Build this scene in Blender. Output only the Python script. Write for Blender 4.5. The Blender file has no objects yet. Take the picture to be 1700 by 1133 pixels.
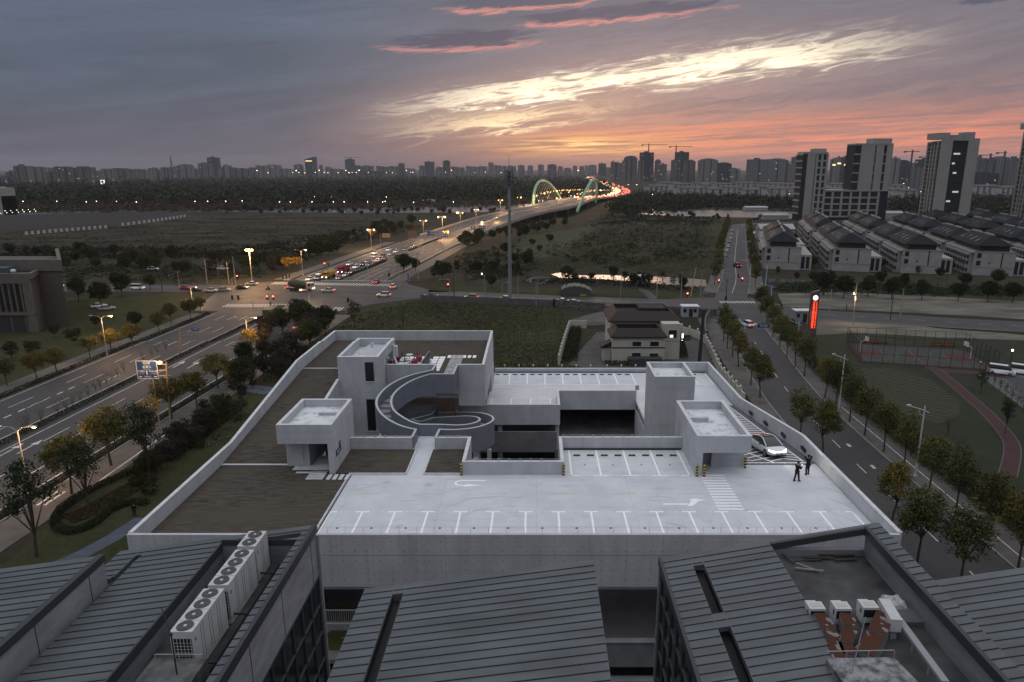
import bpy, bmesh, math, random
import numpy as np
from mathutils import Vector, Matrix
SC = bpy.context.scene
COL = SC.collection
R = math.radians
# ------------------------------------------------------------------ camera
CAM_H = 42.0
F_PX, PCX, PCY = 1150.0, 890.0, 566.0          # focal length and principal point in pixels of the 1700x1133 photograph
PITCH = math.atan(287 / 1150.0)
cam = bpy.data.cameras.new("camera")
cam.sensor_width = 36.0
cam.lens = F_PX / 1700 * 36.0
cam.shift_x = -(PCX - 850) / 1700.0
cam.shift_y = (PCY - 566.5) / 1700.0
cam.clip_start = 0.5
cam.clip_end = 30000
camo = bpy.data.objects.new("camera", cam)
COL.objects.link(camo)
camo.location = (0, 0, CAM_H)
camo.rotation_euler = (math.pi / 2 - PITCH, 0, 0)
SC.camera = camo
SC.view_settings.view_transform = 'Standard'
SC.view_settings.look = 'None'
SC.view_settings.exposure = 0.0
SC.view_settings.gamma = 1.0
SC.cycles.max_bounces = 5
SC.cycles.diffuse_bounces = 3
SC.cycles.glossy_bounces = 3
SC.cycles.volume_bounces = 0
SC.cycles.transparent_max_bounces = 6
SC.cycles.use_denoising = True
SC.cycles.sample_clamp_indirect = 6.0
SC.cycles.use_light_tree = True
SP, CP = math.sin(PITCH), math.cos(PITCH)

def U(px, py, z=0.0):
    """survey: the point of the plane at height z seen at a pixel of the photograph"""
    u, v = (px - PCX) / F_PX, (py - PCY) / F_PX
    t = (z - CAM_H) / -(SP + v * CP)
    return (u * t, (CP - v * SP) * t, z)

def UY(px, py, Y):
    """survey: the point of the vertical plane y = Y seen at a pixel"""
    u, v = (px - PCX) / F_PX, (py - PCY) / F_PX
    t = Y / (CP - v * SP)
    return (u * t, Y, CAM_H - (SP + v * CP) * t)

# ------------------------------------------------------------------ node helpers
def lin(c):
    return tuple((x / 12.92 if x <= .04045 else ((x + .055) / 1.055) ** 2.4) for x in [k / 255. for k in c]) + (1,)

class NB:
    def __init__(s, nt): s.nt = nt
    def n(s, t, **k):
        o = s.nt.nodes.new(t)
        for a, b in k.items(): setattr(o, a, b)
        return o
    def L(s, a, b):
        if hasattr(a, 'is_linked'): s.nt.links.new(a, b)
        else: b.default_value = a
    def m(s, op, a, b=0.0, c=0.0, clamp=False):
        o = s.n('ShaderNodeMath', operation=op, use_clamp=clamp)
        s.L(a, o.inputs[0]); s.L(b, o.inputs[1]); s.L(c, o.inputs[2])
        return o.outputs[0]
    def mix(s, f, a, b, bt='MIX'):
        o = s.n('ShaderNodeMix', data_type='RGBA', blend_type=bt)
        s.L(f, o.inputs[0]); s.L(a, o.inputs[6]); s.L(b, o.inputs[7])
        return o.outputs[2]
    def ramp(s, f, st, interp='LINEAR'):
        o = s.n('ShaderNodeValToRGB'); o.color_ramp.interpolation = interp
        e = o.color_ramp.elements
        while len(e) < len(st): e.new(.5)
        for i, (p, c) in enumerate(st):
            e[i].position = p; e[i].color = c if len(c) == 4 else tuple(c) + (1,)
        s.L(f, o.inputs[0]); return o.outputs[0]
    def mr(s, v, a, b, c=0.0, d=1.0, t='LINEAR'):
        o = s.n('ShaderNodeMapRange', interpolation_type=t)
        for i, x in enumerate((v, a, b, c, d)): s.L(x, o.inputs[i])
        return o.outputs[0]
    def noise(s, vec, scale, det=3.0, rough=.55, dist=0.0):
        o = s.n('ShaderNodeTexNoise')
        s.L(vec, o.inputs['Vector'])
        for k, x in (('Scale', scale), ('Detail', det), ('Roughness', rough), ('Distortion', dist)): s.L(x, o.inputs[k])
        return o.outputs[0]
    def xyz(s, x, y, z=0.0):
        o = s.n('ShaderNodeCombineXYZ'); s.L(x, o.inputs[0]); s.L(y, o.inputs[1]); s.L(z, o.inputs[2]); return o.outputs[0]
    def gauss(s, x, c, w):
        d = s.m('DIVIDE', s.m('SUBTRACT', x, c), w)
        return s.m('POWER', 2.718, s.m('MULTIPLY', s.m('MULTIPLY', d, d), -1.0))

# ------------------------------------------------------------------ world: dusk sky, clouds lit by the set sun
W = bpy.data.worlds.new("World"); SC.world = W; W.use_nodes = True
SUN_AZ, SUN_EL = 4.5, 2.0
def build_sky():
    nt = W.node_tree; nt.nodes.clear(); b = NB(nt)
    tc = b.n('ShaderNodeTexCoord')
    sp = b.n('ShaderNodeSeparateXYZ'); b.L(tc.outputs['Generated'], sp.inputs[0])
    x, y, z = sp.outputs
    a = b.m('MULTIPLY', b.m('ARCTAN2', x, y), 57.2958)
    e = b.m('MULTIPLY', b.m('ARCSINE', z), 57.2958)
    # slanted, stretched cloud coordinates: streaks rise towards the right
    es = b.m('SUBTRACT', e, b.m('MULTIPLY', a, .125))
    v1 = b.xyz(b.m('MULTIPLY', a, .045), b.m('MULTIPLY', es, .42), 1.3)
    v2 = b.xyz(b.m('MULTIPLY', a, .27), b.m('MULTIPLY', es, 2.1), 4.1)
    v3 = b.xyz(b.m('MULTIPLY', a, .09), b.m('MULTIPLY', b.m('SUBTRACT', e, b.m('MULTIPLY', a, .035)), 1.9), 9.2)
    n1 = b.noise(v1, 1.0, 5, .6, .6); n2 = b.noise(v2, 1.0, 8, .66, 1.0); n3 = b.noise(v3, 1.35, 8, .64, .6)
    e14 = b.m('DIVIDE', e, 14.0, clamp=True)
    left = b.ramp(e14, [(0, lin((92, 93, 108))), (.12, lin((92, 95, 112))), (.45, lin((86, 96, 115))), (.75, lin((92, 103, 123))), (1, lin((98, 109, 131)))])
    right = b.ramp(e14, [(0, lin((124, 108, 118))), (.1, lin((158, 122, 122))), (.3, lin((162, 130, 130))), (.5, lin((136, 125, 134))), (.8, lin((122, 119, 131))), (1, lin((114, 114, 128)))])
    fr = b.mr(a, -22.0, 12.0, 0.0, 1.0, 'SMOOTHSTEP')
    col = b.mix(fr, left, right)
    # broad soft cloud modulation
    mod = b.m('MULTIPLY', b.mr(n1, .3, .7, .84, 1.16), b.mr(n2, .3, .7, .93, 1.07))
    col = b.mix(1.0, col, b.xyz(mod, mod, mod), 'MULTIPLY')
    # fine grey cloud texture on the right
    m2 = b.m('MULTIPLY', b.mr(n2, .46, .62, 0, .6), b.mr(a, -14.0, 6.0))
    col = b.mix(m2, col, lin((112, 106, 120)))
    # salmon streak layer above the horizon
    so = b.m('MULTIPLY', b.m('MULTIPLY', b.mr(e, .5, 1.3), b.mr(e, 4.9, 2.3)), b.mr(a, -6.0, 9.0))
    so = b.m('MULTIPLY', so, b.mr(n3, .36, .66, .12, .95))
    col = b.mix(so, col, lin((232, 148, 124)))
    sg = b.m('MULTIPLY', b.m('MULTIPLY', b.gauss(e, 2.5, 1.0), b.gauss(a, 22.0, 14.0)), b.mr(n3, .45, .62))
    col = b.mix(b.m('MULTIPLY', sg, .6), col, lin((250, 150, 118)))
    # sunset core: yellow streaks
    co = b.m('MULTIPLY', b.m('MULTIPLY', b.gauss(e, 1.75, .75), b.gauss(a, 3.2, 6.5)), b.mr(n3, .40, .62, .1, 1.0))
    col = b.mix(co, col, lin((255, 196, 112)))
    co2 = b.m('MULTIPLY', b.m('MULTIPLY', b.gauss(e, 1.75, .38), b.gauss(a, 3.6, 3.6)), b.mr(n3, .42, .55))
    col = b.mix(co2, col, (1.5, 1.05, .46, 1))
    # the long bright opening in the clouds
    ac = b.m('MAXIMUM', b.m('SUBTRACT', a, 6.0), 0.0)
    ec = b.m('SUBTRACT', b.m('ADD', 5.9, b.m('MULTIPLY', a, .135)), b.m('MULTIPLY', b.m('MULTIPLY', ac, ac), .0027))
    dn = b.m('MULTIPLY', b.m('SUBTRACT', n2, .5), 5.2)
    de = b.m('SUBTRACT', b.m('ADD', e, dn), ec)
    wd = b.mr(a, -14.0, 16.0, .5, .74)
    st = b.m('MULTIPLY', b.gauss(de, 0.0, wd), b.m('MULTIPLY', b.mr(a, -15.0, 0.0, 0, 1, 'SMOOTHSTEP'), b.mr(a, 31.0, 15.0, 0, 1, 'SMOOTHSTEP')))
    halo = b.m('MULTIPLY', b.gauss(b.m('SUBTRACT', e, ec), -.5, 2.3), b.m('MULTIPLY', b.mr(a, -20.0, 0.0, 0, 1, 'SMOOTHSTEP'), b.mr(a, 36.0, 10.0, 0, 1, 'SMOOTHSTEP')))
    col = b.mix(b.m('MULTIPLY', halo, .42), col, lin((198, 166, 154)))
    col = b.mix(b.m('POWER', b.m('MULTIPLY', st, b.mr(n2, .3, .6, .55, 1.0)), 1.0, clamp=True), col, (1.55, 1.36, 1.0, 1))
    # lower second opening at the left of the glow
    ec2 = b.m('ADD', 3.95, b.m('MULTIPLY', a, .09))
    s2 = b.m('MULTIPLY', b.gauss(b.m('ADD', e, b.m('MULTIPLY', dn, .9)), ec2, .5), b.gauss(a, -2.0, 6.5))
    col = b.mix(b.m('MULTIPLY', s2, b.mr(n2, .34, .56, .25, 1.0)), col, (1.25, .98, .60, 1))
    # dark violet lens clouds with pink lower rims
    def lens(ca, ce, sl, la, th, up=0.0):
        da = b.m('DIVIDE', b.m('SUBTRACT', a, ca), la)
        dd = b.m('DIVIDE', b.m('SUBTRACT', b.m('SUBTRACT', e, ce + up), b.m('MULTIPLY', b.m('SUBTRACT', a, ca), sl)), th)
        f = b.m('SUBTRACT', 1.0, b.m('ADD', b.m('MULTIPLY', da, da), b.m('MULTIPLY', dd, dd)))
        f = b.m('ADD', f, b.m('MULTIPLY', b.m('SUBTRACT', n2, .5), 3.2))
        return b.mr(f, .05, .75, 0, 1, 'SMOOTHSTEP')
    for ca, ce, sl, la, th, dk in ((-5.6, 9.2, .055, 6.6, .78, .9), (6.0, 11.0, .05, 9.5, .55, .75), (-1.0, 11.9, .06, 7.0, .6, .6), (33.5, 10.4, .05, 4.5, .6, .8), (24.0, 5.4, .12, 16.0, .8, .45), (10.0, 4.2, .10, 7.0, .4, .4)):
        c0, c1 = lens(ca, ce, sl, la, th), lens(ca, ce, sl, la, th, .3)
        col = b.mix(b.m('MULTIPLY', b.m('SUBTRACT', c0, c1, clamp=True), .75 if ce > 8 and ca < 20 else .0), col, lin((230, 152, 142)))
        col = b.mix(b.m('MULTIPLY', c1, dk), col, lin((84, 85, 106)) if ce > 8 else lin((124, 112, 124)))
    # thin dark wisps on the left
    wm = b.m('MULTIPLY', b.m('MULTIPLY', b.gauss(e, 8.6, .9), b.gauss(a, -22.0, 7.0)), b.mr(n2, .48, .6))
    col = b.mix(b.m('MULTIPLY', wm, .7), col, lin((84, 84, 98)))
    # haze line
    hz = b.gauss(e, 0.0, .55)
    col = b.mix(b.m('MULTIPLY', hz, .55), col, b.mix(fr, lin((90, 90, 102)), lin((126, 108, 118))))
    # the rest of the sky, overhead and behind: high pale overcast, unseen, brightened to light the deck
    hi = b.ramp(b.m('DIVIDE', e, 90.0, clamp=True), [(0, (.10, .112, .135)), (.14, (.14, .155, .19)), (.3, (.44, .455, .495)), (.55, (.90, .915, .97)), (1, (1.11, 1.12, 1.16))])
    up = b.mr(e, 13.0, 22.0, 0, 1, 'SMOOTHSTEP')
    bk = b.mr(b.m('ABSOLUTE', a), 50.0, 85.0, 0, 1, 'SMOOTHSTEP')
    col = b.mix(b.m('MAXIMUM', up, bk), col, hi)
    col = b.mix(b.mr(e, 0.0, -.6), col, lin((70, 70, 78)))
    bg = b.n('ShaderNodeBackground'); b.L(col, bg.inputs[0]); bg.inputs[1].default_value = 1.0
    sk = b.n('ShaderNodeTexSky', sky_type='NISHITA', sun_disc=False)
    sk.sun_elevation = R(SUN_EL); sk.sun_rotation = R(SUN_AZ)
    bg2 = b.n('ShaderNodeBackground'); b.L(sk.outputs[0], bg2.inputs[0]); bg2.inputs[1].default_value = .006
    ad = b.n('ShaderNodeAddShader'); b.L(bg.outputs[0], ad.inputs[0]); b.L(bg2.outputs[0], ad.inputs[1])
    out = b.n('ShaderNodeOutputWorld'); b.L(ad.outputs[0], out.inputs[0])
build_sky()
W.cycles.sampling_method = 'MANUAL'; W.cycles.sample_map_resolution = 512
sun = bpy.data.lights.new("sun", 'SUN'); sun.energy = .35; sun.angle = R(12); sun.color = (1, .62, .42)
suno = bpy.data.objects.new("sun", sun); COL.objects.link(suno)
suno.rotation_euler = (R(90 - SUN_EL - 1.5), 0, R(180 - SUN_AZ))
suno.location = (0, 300, 200)

# ------------------------------------------------------------------ materials
MATS = {}
def mat(name, col, rough=.85, var=0.0, vs=1.0, col2=None, metal=0.0, emit=None, es=0.0, bump=0.0, bs=20.0, spec=.3, stretch=(1, 1, 1), det=5.0, lo=.35, hi=.65, objvar=0.0, coord='Object', trans=0.0):
    """procedural principled material: noise blend of two real colours, optional bump and per-object variation"""
    if name in MATS: return MATS[name]
    m = bpy.data.materials.new(name); m.use_nodes = True
    nt = m.node_tree; b = NB(nt); p = nt.nodes['Principled BSDF']
    c = tuple(col) + (1,)
    p.inputs['Roughness'].default_value = rough; p.inputs['Metallic'].default_value = metal
    p.inputs['Specular IOR Level'].default_value = spec
    if trans: 
        p.inputs['Transmission Weight'].default_value = trans
    src = None
    if var or col2 or bump:
        tc = b.n('ShaderNodeTexCoord'); mp = b.n('ShaderNodeMapping'); mp.inputs['Scale'].default_value = stretch
        b.L(tc.outputs[coord], mp.inputs[0])
        v = mp.outputs[0]
    if var or col2:
        c2 = tuple(col2) + (1,) if col2 else tuple(x * (1 - var) for x in col) + (1,)
        f = b.mr(b.noise(v, vs, det, .6), lo, hi)
        src = b.mix(f, c, c2)
    if objvar:
        oi = b.n('ShaderNodeObjectInfo')
        k = b.mr(oi.outputs['Random'], 0.0, 1.0, 1 - objvar, 1 + objvar)
        src = b.mix(1.0, src if src else c, b.xyz(k, k, k), 'MULTIPLY')
    if src: b.L(src, p.inputs['Base Color'])
    else: p.inputs['Base Color'].default_value = c
    if emit:
        p.inputs['Emission Color'].default_value = tuple(emit) + (1,); p.inputs['Emission Strength'].default_value = es
    if bump:
        bp = b.n('ShaderNodeBump'); bp.inputs['Strength'].default_value = bump; bp.inputs['Distance'].default_value = .05
        b.L(b.noise(v, bs, 4, .6), bp.inputs['Height']); b.L(bp.outputs[0], p.inputs['Normal'])
    MATS[name] = m
    return m

def mat_nodes(name, fn, rough=.85, spec=.3):
    """fn(builder, objectcoord, positionxyz) -> colour socket"""
    m = bpy.data.materials.new(name); m.use_nodes = True; b = NB(m.node_tree); p = m.node_tree.nodes['Principled BSDF']
    p.inputs['Roughness'].default_value = rough; p.inputs['Specular IOR Level'].default_value = spec
    g = b.n('ShaderNodeNewGeometry'); sp = b.n('ShaderNodeSeparateXYZ'); b.L(g.outputs['Position'], sp.inputs[0])
    r = fn(b, g.outputs['Position'], sp.outputs)
    if isinstance(r, tuple) and len(r) == 2:
        b.L(r[0], p.inputs['Base Color']); b.L(r[1], p.inputs['Roughness'])
    else: b.L(r, p.inputs['Base Color'])
    MATS[name] = m
    return m

# ------------------------------------------------------------------ mesh builder
class MB:
    def __init__(s): s.v = []; s.f = []; s.mi = []
    def add(s, vs, fs, mi=0):
        o = len(s.v); s.v.extend(tuple(p) for p in vs)
        for f in fs: s.f.append(tuple(i + o for i in f)); s.mi.append(mi)
        return s
    def box(s, x0, x1, y0, y1, z0, z1, mi=0):
        return s.add([(x0, y0, z0), (x1, y0, z0), (x1, y1, z0), (x0, y1, z0), (x0, y0, z1), (x1, y0, z1), (x1, y1, z1), (x0, y1, z1)],
                     [(0, 3, 2, 1), (4, 5, 6, 7), (0, 1, 5, 4), (1, 2, 6, 5), (2, 3, 7, 6), (3, 0, 4, 7)], mi)
    def obox(s, c, sz, rz=0.0, mi=0):
        ca, sa = math.cos(rz), math.sin(rz); hx, hy, hz = sz[0] / 2, sz[1] / 2, sz[2] / 2
        vs = []
        for dz in (-hz, hz):
            for dx, dy in ((-hx, -hy), (hx, -hy), (hx, hy), (-hx, hy)):
                vs.append((c[0] + dx * ca - dy * sa, c[1] + dx * sa + dy * ca, c[2] + dz))
        return s.add(vs, [(0, 3, 2, 1), (4, 5, 6, 7), (0, 1, 5, 4), (1, 2, 6, 5), (2, 3, 7, 6), (3, 0, 4, 7)], mi)
    def prism(s, poly, z0, z1, mi=0, caps=(1, 1)):
        """poly list of (x,y); z0,z1 number or per-vertex list"""
        n = len(poly)
        a = z0 if hasattr(z0, '__len__') else [z0] * n
        c = z1 if hasattr(z1, '__len__') else [z1] * n
        vs = [(p[0], p[1], a[i]) for i, p in enumerate(poly)] + [(p[0], p[1], c[i]) for i, p in enumerate(poly)]
        fs = [(i, (i + 1) % n, n + (i + 1) % n, n + i) for i in range(n)]
        if caps[0]: fs.append(tuple(range(n))[::-1])
        if caps[1]: fs.append(tuple(range(n, 2 * n)))
        return s.add(vs, fs, mi)
    def poly(s, pts, mi=0): return s.add(pts, [tuple(range(len(pts)))], mi)
    def tube(s, pts, rad, n=6, mi=0, cap=True):
        pts = [Vector(p) for p in pts]; k = len(pts)
        rr = rad if hasattr(rad, '__len__') else [rad] * k
        vs = []; ref = None
        for i, p in enumerate(pts):
            d = (pts[min(i + 1, k - 1)] - pts[max(i - 1, 0)]).normalized()
            if ref is None: ref = Vector((1, 0, 0)) if abs(d.x) < .8 else Vector((0, 1, 0))
            u = d.cross(ref).normalized(); w = d.cross(u).normalized(); ref = w.cross(d) if False else ref
            for j in range(n):
                t = 2 * math.pi * j / n
                vs.append(p + (u * math.cos(t) + w * math.sin(t)) * rr[i])
        fs = [(i * n + j, i * n + (j + 1) % n, (i + 1) * n + (j + 1) % n, (i + 1) * n + j) for i in range(k - 1) for j in range(n)]
        if cap: fs += [tuple(range(n))[::-1], tuple(range((k - 1) * n, k * n))]
        return s.add(vs, fs, mi)
    def ball(s, c, r, mi=0, n=8, m=6, sc=(1, 1, 1)):
        vs = [(c[0], c[1], c[2] - r * sc[2])]
        for i in range(1, m):
            t = math.pi * i / m
            for j in range(n):
                p = 2 * math.pi * j / n
                vs.append((c[0] + r * sc[0] * math.sin(t) * math.cos(p), c[1] + r * sc[1] * math.sin(t) * math.sin(p), c[2] - r * sc[2] * math.cos(t)))
        vs.append((c[0], c[1], c[2] + r * sc[2])); L = len(vs) - 1
        fs = [(0, 1 + (j + 1) % n, 1 + j) for j in range(n)]
        for i in range(m - 2):
            for j in range(n): fs.append((1 + i * n + j, 1 + i * n + (j + 1) % n, 1 + (i + 1) * n + (j + 1) % n, 1 + (i + 1) * n + j))
        b = 1 + (m - 2) * n
        fs += [(b + j, b + (j + 1) % n, L) for j in range(n)]
        return s.add(vs, fs, mi)
    def wall(s, pts, th, z0, mi=0, closed=False, mtop=None):
        """wall following points (x,y,ztop) with thickness th (centred); z0 = bottom z (number or list)"""
        k = len(pts); P = [Vector((p[0], p[1])) for p in pts]
        zb = z0 if hasattr(z0, '__len__') else [z0] * k
        vs = []
        for i in range(k):
            if closed: d0 = (P[i] - P[i - 1]).normalized(); d1 = (P[(i + 1) % k] - P[i]).normalized()
            else:
                d0 = (P[i] - P[i - 1]).normalized() if i else (P[1] - P[0]).normalized()
                d1 = (P[i + 1] - P[i]).normalized() if i < k - 1 else d0
            t = (d0 + d1); t = t.normalized() if t.length > 1e-6 else d1
            nn = Vector((-t.y, t.x)); cs = max(.4, nn.dot(Vector((-d1.y, d1.x))))
            nn = nn * (th / 2 / cs)
            a, b = P[i] + nn, P[i] - nn
            vs += [(a.x, a.y, zb[i]), (b.x, b.y, zb[i]), (b.x, b.y, pts[i][2]), (a.x, a.y, pts[i][2])]
        n = k if closed else k - 1
        o = len(s.v); s.v.extend(vs)
        for i in range(n):
            p, q = o + 4 * i, o + 4 * ((i + 1) % k)
            for f, m2 in (((p, q, q + 3, p + 3), mi), ((q + 1, p + 1, p + 2, q + 2), mi), ((p + 3, q + 3, q + 2, p + 2), mi if mtop is None else mtop), ((p + 1, q + 1, q, p), mi)):
                s.f.append(f); s.mi.append(m2)
        if not closed:
            s.f += [(o, o + 3, o + 2, o + 1), (o + 4 * k - 4, o + 4 * k - 3, o + 4 * k - 2, o + 4 * k - 1)]; s.mi += [mi, mi]
        return s
    def strip(s, pts, hw, z, mi=0):
        """flat ribbon along (x,y[,z]) points"""
        k = len(pts); L = []; Rr = []
        for i in range(k):
            a = Vector(pts[max(i - 1, 0)][:2]); c = Vector(pts[min(i + 1, k - 1)][:2]); t = (c - a).normalized()
            zz = pts[i][2] + z if len(pts[i]) > 2 else z
            L.append((pts[i][0] - t.y * hw, pts[i][1] + t.x * hw, zz)); Rr.append((pts[i][0] + t.y * hw, pts[i][1] - t.x * hw, zz))
        return s.add(L + Rr, [(i, i + k, i + k + 1, i + 1) for i in range(k - 1)], mi)
    def build(s, name, mats, parent=None, smooth=False, world=True):
        me = bpy.data.meshes.new(name)
        vs = s.v
        if parent is not None and world:
            l = parent_loc(parent)
            if l.length > 0: vs = [(p[0] - l[0], p[1] - l[1], p[2] - l[2]) for p in s.v]
        me.from_pydata([tuple(p) for p in vs], [], s.f)
        ms = mats if isinstance(mats, (list, tuple)) else [mats]
        for m in ms: me.materials.append(m)
        if len(ms) > 1: me.polygons.foreach_set('material_index', s.mi)
        if smooth: me.polygons.foreach_set('use_smooth', [True] * len(s.f))
        me.update()
        o = bpy.data.objects.new(name, me); COL.objects.link(o)
        if parent is not None: o.parent = parent
        return o

def parent_loc(o):
    l = Vector((0, 0, 0))
    while o is not None: l = l + Vector(o.location); o = o.parent
    return l

def tag(o, label=None, cat=None, group=None, kind=None):
    if label: o['label'] = label
    if cat: o['category'] = cat
    if group: o['group'] = group
    if kind: o['kind'] = kind
    return o

def thing(name, label, cat, loc=(0, 0, 0), rz=0.0, group=None):
    o = bpy.data.objects.new(name, None); COL.objects.link(o); o.location = loc; o.rotation_euler = (0, 0, rz)
    o.empty_display_size = .3
    return tag(o, label, cat, group)

def structure(o): o['kind'] = 'structure'; return o

KIDS = {}
def freeze(root):
    """remember the children of a prototype so that copies are cheap"""
    KIDS[root.name] = [(c, [g for g in bpy.data.objects if g.parent == c]) for c in bpy.data.objects if c.parent == root]
    return root
def dup(root, loc, rz=0.0, sc=1.0, label=None, group=None, swap=None):
    r = root.copy(); COL.objects.link(r); r.location = loc; r.rotation_euler = (0, 0, rz)
    r.scale = (sc, sc, sc) if not hasattr(sc, '__len__') else sc
    if label: r['label'] = label
    if group: r['group'] = group
    for c, gs in KIDS.get(root.name, ()):
        n = c.copy(); COL.objects.link(n); n.parent = r
        if swap and c.name.split('.')[0] in swap:
            sl = n.material_slots[0]; sl.link = 'OBJECT'; sl.material = swap[c.name.split('.')[0]]
        for g in gs:
            k = g.copy(); COL.objects.link(k); k.parent = n
    return r
FIRST = set()
def place(proto, loc, rz=0.0, sc=1.0, label=None, group=None, swap=None):
    """the first placing moves the prototype itself, later ones copy it"""
    if proto.name not in FIRST:
        FIRST.add(proto.name)
        KIDS_src = KIDS.get(proto.name, ())
        proto['placed'] = 1
        proto.location = loc; proto.rotation_euler = (0, 0, rz)
        proto.scale = (sc, sc, sc) if not hasattr(sc, '__len__') else sc
        if label: proto['label'] = label
        if group: proto['group'] = group
        if swap:
            for c, gs in KIDS_src:
                k = c.name.split('.')[0]
                if k in swap: sl = c.material_slots[0]; sl.link = 'OBJECT'; sl.material = swap[k]
        return proto
    return dup(proto, loc, rz, sc, label, group, swap)

def text_mesh(s, size):
    cu = bpy.data.curves.new('t', 'FONT'); cu.body = s; cu.size = size; cu.align_x = 'CENTER'; cu.align_y = 'CENTER'; cu.resolution_u = 2
    ob = bpy.data.objects.new('t', cu); COL.objects.link(ob)
    dg = bpy.context.evaluated_depsgraph_get(); dg.update()
    me = bpy.data.meshes.new_from_object(ob.evaluated_get(dg))
    vs = [tuple(v.co) for v in me.vertices]; fs = [tuple(p.vertices) for p in me.polygons]
    bpy.data.objects.remove(ob); bpy.data.curves.remove(cu); bpy.data.meshes.remove(me)
    return vs, fs
def lettering(mb, s, size, fn, mi=0):
    """fn maps (u,v) of the lettering plane to a world point"""
    vs, fs = text_mesh(s, size)
    mb.add([fn(v[0], v[1]) for v in vs], fs, mi)
ORD = ['first', 'second', 'third', 'fourth', 'fifth', 'sixth', 'seventh', 'eighth', 'ninth', 'tenth', 'eleventh', 'twelfth', 'thirteenth', 'fourteenth', 'fifteenth', 'sixteenth', 'seventeenth', 'eighteenth', 'nineteenth', 'twentieth']
def nth(i):
    if i < 20: return ORD[i]
    t = ['twenty', 'thirty', 'forty', 'fifty', 'sixty', 'seventy', 'eighty', 'ninety'][(i + 1) // 10 - 2] if i < 99 else 'hundred'
    r = (i + 1) % 10
    if i >= 99: return 'hundred and ' + nth(i - 100) if i > 99 else 'hundredth'
    return t + '-' + ORD[r - 1] if r else {'twenty': 'twentieth', 'thirty': 'thirtieth', 'forty': 'fortieth', 'fifty': 'fiftieth', 'sixty': 'sixtieth', 'seventy': 'seventieth', 'eighty': 'eightieth', 'ninety': 'ninetieth'}[t]
# ================================================================== the concrete parking building
rnd = random.Random(7)
def deckcol(b, pos, s):
    n = b.noise(pos, .35, 6, .65); k = b.noise(pos, 3.0, 5, .7)
    c = b.mix(b.mr(n, .35, .7), (.60, .62, .66, 1), (.49, .51, .55, 1))
    st = b.mr(b.noise(b.xyz(b.m('MULTIPLY', s[0], .25), b.m('MULTIPLY', s[1], 1.6), 0.0), 1.0, 5, .7), .56, .72)
    c = b.mix(b.m('MULTIPLY', st, .55), c, (.33, .34, .37, 1))
    tr = b.noise(b.xyz(b.m('MULTIPLY', s[0], .12), b.m('MULTIPLY', s[1], 2.6), 3.0), 1.0, 6, .72, .8)
    c = b.mix(b.m('MULTIPLY', b.mr(tr, .60, .70), .4), c, (.26, .265, .28, 1))
    jt = b.m('MAXIMUM', b.m('LESS_THAN', b.m('FRACT', b.m('DIVIDE', s[0], 7.37)), .006), b.m('LESS_THAN', b.m('FRACT', b.m('DIVIDE', s[1], 5.9)), .007))
    c = b.mix(b.m('MULTIPLY', jt, .3), c, (.25, .25, .27, 1))
    dx, dy = b.m('SUBTRACT', s[0], 2.0), b.m('SUBTRACT', s[1], 30.0)
    rr_ = b.m('ADD', b.m('SQRT', b.m('ADD', b.m('MULTIPLY', dx, dx), b.m('MULTIPLY', dy, dy))), b.m('MULTIPLY', b.noise(pos, .12, 2, .5), 5.0))
    ty = b.m('MULTIPLY', b.m('LESS_THAN', b.m('FRACT', b.m('DIVIDE', rr_, 1.9)), .13), b.mr(b.noise(pos, .22, 4, .6), .5, .66))
    c = b.mix(b.m('MULTIPLY', ty, .28), c, (.20, .205, .215, 1))
    vo = b.n('ShaderNodeTexVoronoi'); b.L(pos, vo.inputs['Vector']); vo.inputs['Scale'].default_value = .42
    sp_ = b.m('MULTIPLY', b.mr(vo.outputs['Distance'], .22, .08), b.mr(b.noise(pos, .5, 3, .6), .52, .6))
    c = b.mix(b.m('MULTIPLY', sp_, .35), c, (.22, .22, .23, 1))
    return b.mix(b.m('MULTIPLY', b.mr(k, .55, .75), .25), c, (.42, .43, .46, 1))
M_deck = mat_nodes('coated_deck', deckcol, .6, .3)
def concol(b, pos, s, base=(.50, .515, .545, 1), dk=(.38, .39, .42, 1)):
    n = b.noise(b.xyz(s[0], s[1], b.m('MULTIPLY', s[2], .35)), .8, 6, .65)
    c = b.mix(b.mr(n, .35, .7), base, dk)
    h = b.noise(b.xyz(b.m('MULTIPLY', s[0], .05), b.m('MULTIPLY', s[1], .05), b.m('MULTIPLY', s[2], 3.2)), 1.0, 3, .5)
    return b.mix(b.m('MULTIPLY', b.mr(h, .5, .66), .3), c, (.34, .35, .385, 1))
M_conc = mat_nodes('fair_faced_concrete', concol, .85, .2)
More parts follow.
